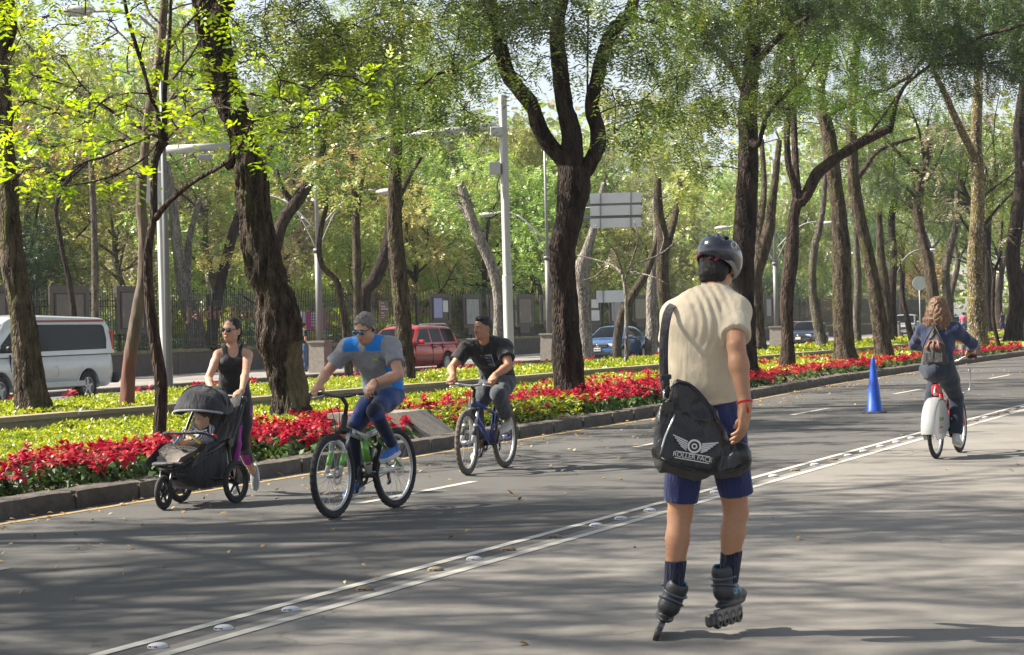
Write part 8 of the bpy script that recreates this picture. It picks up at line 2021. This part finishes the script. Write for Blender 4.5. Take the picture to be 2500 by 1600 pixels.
# hood, a folding shell of arcs pivoting beside the head
piv = V3(.03, 0, .80)
def hood(a0, a1, n, mat, name, r0=.265, wy=.255):
    rows = []
    for i in range(n + 1):
        a = a0 + (a1 - a0) * i / n; d = V3(math.cos(a), 0, math.sin(a)); row = []
        for ph in np.linspace(0, math.pi, 19):
            rr = r0 * (1 + .05 * math.sin(i * 2.4)) * (.35 + .65 * math.sin(ph) ** .55) if 0 < ph < math.pi else .10
            row.append(piv + d * (rr * (math.sin(ph) ** .35 if 0 < ph < math.pi else 0)) + V3(0, -wy * math.cos(ph) * 1.0, 0))
        rows.append(row)
    rows = np.array(rows); m, k = rows.shape[:2]; V = np.concatenate([rows.reshape(-1, 3), (rows + (piv - rows) * .03).reshape(-1, 3)]); Q = []
    for i in range(m - 1):
        for j in range(k - 1):
            q = i * k + j; Q += [(q, q + k, q + k + 1, q + 1), (q + m * k, q + 1 + m * k, q + k + 1 + m * k, q + k + m * k)]
    o = MB().add(V, Q).build(name, mat, ps, True); return rows
r1 = hood(R(12), R(78), 6, M_PG, 'hood'); r2 = hood(R(78), R(165), 7, M_PG, 'hood', .255)
MB().tube(r1[0][1:-1], .011, 8).build('hood_trim', M_TRIM, ps, True); MB().tube(r1[-1][1:-1], .010, 8).build('hood_rib', M_PF, ps, True); MB().tube(r2[3][1:-1], .008, 8).build('hood_rib', M_PF, ps, True)
MB().tube(catmull([(-.10, -.13, 1.015), (-.12, 0, 1.035), (-.10, .13, 1.015)], .03), .026, 8).build('rolled_flap', M_PF, ps, True)
MB().tube(catmull([(.20, .245, .60), (.38, .20, .655), (.42, 0, .66), (.38, -.20, .655), (.20, -.245, .60)], .03), .013, 8).build('bumper_bar', M_PG, ps, True)
MB().tube([(.30, -.235, .63), (.40, -.14, .66)], .018, 8).tube([(.22, .24, .615), (.26, .232, .625)], .019, 8).build('red_sleeve', M_RDS, ps, True)
MB().tube([(.40, -.14, .655), (.42, .03, .64)], .007, 6).build('red_strap', M_RDS, ps, True)
toy = thing('toy_bar', 'small blue and yellow toy arch clipped across the pushchair seat', 'toy', ra + Vector((0, 0, 0)), yaw)
MB().tube([(.40, .02, .66), (.42, -.07, .56)], .009, 8).build('toy_rod', plain('toy_blue', (.03, .25, .55), .5), toy, True); MB().tube([(.38, .05, .655), (.36, .17, .56)], .009, 8).build('toy_rod', plain('toy_yellow', (.7, .5, .03), .5), toy, True)
MB().tube(catmull([(.40, .0, .66), (.40, .03, .69), (.38, .06, .66)], .01), .008, 8).build('toy_ring', M_WPOLE, toy, True)
# baby
Mp = np.array(Matrix.Rotation(yaw, 3, 'Z')); L_ = lambda x, y, z: Mp @ V3(x, y, z) + np.array(ra); pf, pl = Mp @ V3(1, 0, 0), Mp @ V3(0, 1, 0); up = V3(0, 0, 1)
bt = thing('person', 'brown-haired baby in a striped suit with bare feet sitting in the pushchair', 'person', L_(.06, 0, .50))
BJ = dict(head=L_(.10, .03, .775)); hp, at, HM = head_prims(BJ['head'], Mp @ nrm(V3(.85, -.35, -.18)), up, .76, child=True)
hip, nk = L_(.06, .0, .56), L_(.06, .02, .69)
feet = {}
bp_ = hp + [cone(nk, BJ['head'] - up * .04, .028, .03, .02), ecn(hip, nk, (.078, .062), (.070, .05), pl, .03)]
for sg in (-1, 1):
    sh = nk + pl * sg * .065 - up * .012; el = L_(.13, sg * .105, .62); wr = L_(.22, sg * .06 + .02, .615); bp_ += [cone(sh, el, .026, .022, .01), cone(el, wr, .022, .016, .01)] + hand_prims(wr, pf + up * .1 - pl * sg * .3, -up, -pl * sg, .7, .02, .5, .5, .004)
    kn = L_(.22, sg * .085 - .01, .60); an = L_(.345, sg * .035 - .06, .565); d = nrm(L_(.42, sg * .03 - .07, .60) - an)
    bp_ += [cone(hip + pl * sg * .04, kn, .048, .040, .02), cone(kn, an, .040, .026, .015)]
    toe_up = nrm(up * .85 + pf * .35); bp_ += [ell(an + toe_up * .032 + pf * .012, frame3(pl, pf, toe_up), V3(.022, .014, .045), .01)] + [cone(an + toe_up * (.068 - .004 * abs(i - 1)) + pl * (i - 2) * .0085 + pf * .012, an + toe_up * (.084 - .005 * abs(i - 1)) + pl * (i - 2) * .0088 + pf * .014, .0058, .005, .004) for i in range(5)]
    feet[sg] = (kn, an)
sdf('body', bp_, .0045, [SK_BABY], bt)
M_STR1 = cloth('baby_navy', (.02, .025, .07), .9, .2); M_STR2 = cloth('baby_white', (.55, .55, .55), .9, .2)
sp2 = [ecn(hip, nk - up * .01, (.090, .074), (.080, .060), pl, .03)]
for sg in (-1, 1):
    sh = nk + pl * sg * .065 - up * .012; el = L_(.13, sg * .105, .62); wr = L_(.22, sg * .06 + .02, .615); kn, an = feet[sg]; e = kn + (an - kn) * .6
    sp2 += [cone(sh, el, .035, .031, .015), cone(el, wr + (el - wr) * .25, .031, .026, .01), cone(hip + pl * sg * .04, kn, .058, .049, .02), cone(kn, e + nrm(an - kn) * .03, .049, .038, .015, cuts=[(e, nrm(an - kn))])]
def stripes(C):
    q = (C - hip) @ up * 1.0; f_ = (C - hip) @ pf
    return (np.sin((f_ * 1.0 + q * .9) * 2 * math.pi / .024) > 0).astype(int)
sdf('striped_suit', sp2, .0045, [M_STR1, M_STR2], bt, matfn=stripes)
sdf('hair', [ell(at(0, -.022, .040), HM, V3(.085, .102, .092) * .76, .02)], .005, [plain('hair_brown_baby', (.07, .045, .028), .6, 0, .4, 40)], bt, cuts=[(at(0, .060, .060), HM @ V3(0, 1, -.5)), (at(0, 0, -.02), HM @ V3(0, .7, -1))], disp=hair_noise(.005, 90))
face_bits(bt, at, HM, sc=.76, brow=False)

# ------------------------------------------------------------------ woman pushing it
YW = 19.75
wp = lambda x, y, dz=0.0: np.array(P(x, y, YW + dz))
wt = thing('person', 'woman in black tank top, sunglasses and purple-striped leggings pushing the pushchair', 'person', (wp(575, 1205)[0], YW, 0))
WJ = dict(pel=wp(574, 985, .05), waist=wp(570, 930, .02), chest=wp(566, 888, -.01), neck=wp(567, 853, 0), head=wp(565, 808, -.03), shR=wp(534, 868, -.04), shL=wp(604, 868, .02), elR=wp(513, 928, -.02), wrR=wp(520, 968, -.26), elL=wp(620, 936, .02), wrL=wp(584, 974, -.26),
          hipR=wp(561, 1000, .02), hipL=wp(592, 998, .07), knR=wp(572, 1085, -.14), anR=wp(566, 1180, -.08), knL=wp(592, 1088, .02), anL=wp(616, 1152, .30), hup=up)
wl_ = nrm(WJ['shL'] - WJ['shR']); wf = nrm(np.cross(up, wl_)) * 1.0; wf = wf if wf[1] < 0 else -wf
WJ['fwdL'] = WJ['fwdR'] = wf
hp, at, HM = head_prims(WJ['head'], nrm(V3(-.42, -.9, .02)), nrm(V3(.03, 0, 1)), .98, female=True)
hb_ = np.array(ps.location); gl = Mp @ V3(-.32, .14, .955) + hb_; gr2 = Mp @ V3(-.32, -.14, .955) + hb_
WJ['wrL'] = gl + V3(.03, .05, .045); WJ['wrR'] = gr2 + V3(.0, .06, .045)
WJ['elL'] = ik(WJ['shL'], WJ['wrL'], .275, .245, V3(.9, .5, -.4)); WJ['elR'] = ik(WJ['shR'], WJ['wrR'], .275, .245, V3(-.9, .5, -.4))
prims = torso_prims(WJ, wl_, 0, .97, True, k=.035) + neck_prims(WJ, .045) + hp + limb_prims(WJ, wl_, .98, True)
for S, g_, sg in (('L', gl, -1), ('R', gr2, 1)):
    prims += hand_prims(WJ['wr' + S], nrm(g_ + V3(0, -.01, .02) - WJ['wr' + S]), V3(0, 0, -1), wl_ * sg, .95, .02, .95, .6, .005)
sdf('body', prims, .0062, [SK_LIGHT], wt)
c = WJ['chest']; M_TK = cloth('black_tank', (.014, .015, .018), .6, .45, 8)
tk = torso_prims({**WJ, 'shL': WJ['neck'] + wl_ * .07, 'shR': WJ['neck'] - wl_ * .07}, wl_, .012, .98, True, k=.035)
for g in (-1, 1): tk.append(ell(c + wl_ * g * .066 + wf * .065 + up * .0, np.eye(3), V3(.066, .056, .058), .03))
tk += [ecn(WJ['waist'], WJ['pel'] - up * .06, (.128, .098), (.160, .122), wl_, .04)]
for g in (-1, 1):
    tk.append(ell(WJ['neck'] + wl_ * g * .158 + up * -.035, np.eye(3), V3(.068, .13, .095), .01, -1))
tk.append(ell(WJ['neck'] + wf * .05 + up * -.01, frame3(wl_, wf, up), V3(.055, .09, .085), .01, -1)); tk.append(ell(WJ['neck'] + up * .035, np.eye(3), V3(.082, .075, .062), .008, -1))
sdf('tank_top', tk, .006, [M_TK], wt, cuts=[(WJ['pel'] - up * .05, V3(0, 0, -1))], disp=fold_fn(.005, 10, (1, 1, .7), 12))
M_LG = cloth('black_leggings', (.013, .013, .015), .6, .25, 8); M_PUR = cloth('purple_leggings', (.24, .01, .22), .6, .25, 8)
def lg(C):
    out = np.zeros(len(C), int)
    def sd_(S):
        a, b = WJ['kn' + S], WJ['an' + S]; h0 = WJ['hip' + S]; r = []
        for p0, p1 in ((h0, a), (a, b)):
            d = p1 - p0; t = np.clip((C - p0) @ d / (d @ d), 0, 1); r.append(np.linalg.norm(C - p0 - t[:, None] * d, axis=1))
        return np.minimum(*r)
    isR = sd_('R') < sd_('L')
    for S, sg in (('R', -1), ('L', 1)):
        a, k, n = WJ['hip' + S], WJ['kn' + S], WJ['an' + S]
        lat = (C - k) @ wl_; ft = (C - k) @ wf; below = C[:, 2] < k[2] + .17
        near = np.linalg.norm(C - (k + n) / 2, axis=1) < .42
        side = (lat * -sg < .02) if S == 'R' else (lat > .0)
        m = below & near & (C[:, 2] < k[2] + .02 + .15 * 0) if False else below & near
        w_ = np.clip((k[2] + .17 - C[:, 2]) / .30, 0, 1) * .06
        d = (C - (k + (n - k) * np.clip((k[2] - C[:, 2]) / (k[2] - n[2] + 1e-6), 0, 1)[:, None])) @ wl_
        if S == 'R': out |= (m & isR & (d > .055 - w_ * .9)).astype(int)
        else: out |= (m & ~isR & (C[:, 2] < k[2] + (n[2] - k[2]) * .62 + .07) & (d < .02)).astype(int)
    hipb = (np.abs(C[:, 2] - WJ['pel'][2] + .02) < .10) & ((C - WJ['pel']) @ wl_ > .135); return out | hipb.astype(int)
XW = dict(ln=wl_, fwd=wf, left=wl_)
trousers(wt, WJ, XW, [M_LG, M_PUR], .62, (.098, .066, .050), lg, None, 'leggings', inf=.006, h=.0068, waist=.12, fat=1.0)
M_GSH = cloth('grey_knit_shoe', (.24, .25, .26), .8, .3, 40)
shoe(wt, WJ['anR'], wf + V3(0, 0, -.05), up, [M_GSH, M_SOLE], sc=.95)
shoe(wt, WJ['anL'] , nrm(V3(.05, -.25, -1)), nrm(V3(-.25, -1, .3)), [M_GSH, M_SOLE], sc=.95)
MB().tube([WJ['anL'] + V3(-.0, -.01, .03) - np.array(wt.location), WJ['anL'] + V3(-.02, -.02, .055) - np.array(wt.location)], [.040, .039], 12).build('sock', plain('lime_sock', (.3, .5, .05), .8), wt, True)
hr = [ell(at(0, -.025, .036), HM, V3(.082, .100, .094), .02), ell(at(0, -.118, .0), HM, V3(.038, .035, .04), .02)]
a0 = at(0, -.13, -.02); tail = catmull([a0, a0 + V3(-.05, .02, -.08), a0 + V3(-.13, .01, -.14), a0 + V3(-.21, -.02, -.16), a0 + V3(-.265, -.02, -.14)], .03)
hr += chain(list(tail), list(np.linspace(.034, .022, len(tail))), .015)
for k in range(7): e = tail[-2] + rdir(1)[0] * .02; hr += chain([e, e + V3(-.03, 0, RNG.uniform(-.03, .03))], [.012, .005], .01)
sdf('hair', hr, .0055, [M_HAIRB], wt, cuts=[(at(0, .066, .066), HM @ V3(0, 1, -.30))], disp=hair_noise(.004, 60))
face_bits(wt, at, HM, M_SUNG, sc=.95, wide=.030, brow=False)
MB().sphere(at(.084, .002, -.038) - np.array(wt.location), .006, 8).build('earring', M_OFFW, wt, True)

# ------------------------------------------------------------------ people far off
def walker(label, x, y, Y, top, legs, hair=None, skin=None, rz=0.0, sc=1.0, sleeves=True, bare=False):
    b = P(x, y, Y); t = thing('person', label, 'person', (b.x, b.y, .14 if Y < 150 else 0), 0); o = np.array(t.location); f_ = V3(math.sin(rz), math.cos(rz), 0); l_ = V3(-f_[1], f_[0], 0); q = lambda s_, f2, z: o + (l_ * s_ + f_ * f2 + V3(0, 0, z)) * sc
    J = dict(pel=q(0, 0, .95), neck=q(0, 0, 1.48), head=q(0, .02, 1.63), shL=q(.18, 0, 1.43), shR=q(-.18, 0, 1.43), elL=q(.22, -.03, 1.14), elR=q(-.22, -.03, 1.14), wrL=q(.22, .10, .92), wrR=q(-.21, .12, .95), hipL=q(.09, 0, .92), hipR=q(-.09, 0, .92), knL=q(.10, .10, .50), knR=q(-.10, -.05, .49), anL=q(.10, .06, .08), anR=q(-.10, -.22, .10), hup=up); J['fwdL'] = J['fwdR'] = f_
    torso_chain(J); hp, at2, HM2 = head_prims(J['head'], f_, up)
    sdf('body', torso_prims(J, l_) + neck_prims(J) + hp + limb_prims(J, l_), .022, [skin or SK_TAN], t, relax=0)
    X = dict(fwd=f_, left=l_, ln=l_); shirt(t, J, X, [top], .6, .02, h=.022); trousers(t, J, X, [legs], .5 if bare else 1.0, h=.022)
    sdf('hair', [ell(at2(0, -.02, .036), HM2, V3(.085, .10, .095), .02)], .018, [hair or M_HAIRB], t, cuts=[(at2(0, .07, .06), HM2 @ V3(0, 1, -.4))], relax=0)
    for S in 'LR': MB().box(J['an' + S] + f_ * .06 - V3(0, 0, .04) - o, (.10, .10, .08), bev=.02).build('shoe', M_BLACKP, t)
CB = cloth('far_black', (.02, .02, .022)); CJ = cloth('far_denim', (.06, .11, .20)); CW = cloth('far_white', (.45, .5, .58)); CN = cloth('far_navy', (.02, .03, .08)); CP = cloth('far_pink', (.5, .12, .2))
walker('man in black t-shirt and jeans on the far pavement beside the stone pedestal', 743, 893, 74, CB, CJ, rz=R(60))
walker('child in pale blue shirt and dark shorts behind the iron fence', 491, 850, 96, CW, CN, rz=R(200), bare=True, sc=.82)
walker('pedestrian in pink far behind the rider in navy', 2352, 800, 150, CP, CJ, rz=R(20))
walker('dark-clothed pedestrian beyond the slim curved sapling', 2448, 795, 160, CN, CN, rz=R(-30))
walker('pedestrian in blue far right of the lichen tree', 2416, 797, 165, CJ, CN, rz=R(40))

# ------------------------------------------------------------------ the light haze of the avenue
hz = MB().box((20, 180, 23.5), (700, 520, 49)).build('haze', None)
hz['kind'] = 'stuff'
m = bpy.data.materials.new('haze'); m.use_nodes = True; nt = m.node_tree
nt.nodes.remove(nt.nodes['Principled BSDF'])
pv = nt.nodes.new('ShaderNodeVolumePrincipled'); pv.inputs['Density'].default_value = .0002; pv.inputs['Color'].default_value = (.93, .95, 1, 1); pv.inputs['Anisotropy'].default_value = .3
nt.links.new(pv.outputs[0], nt.nodes['Material Output'].inputs['Volume'])
hz.data.materials.clear(); hz.data.materials.append(m)
SC.cycles.volume_bounces = 0
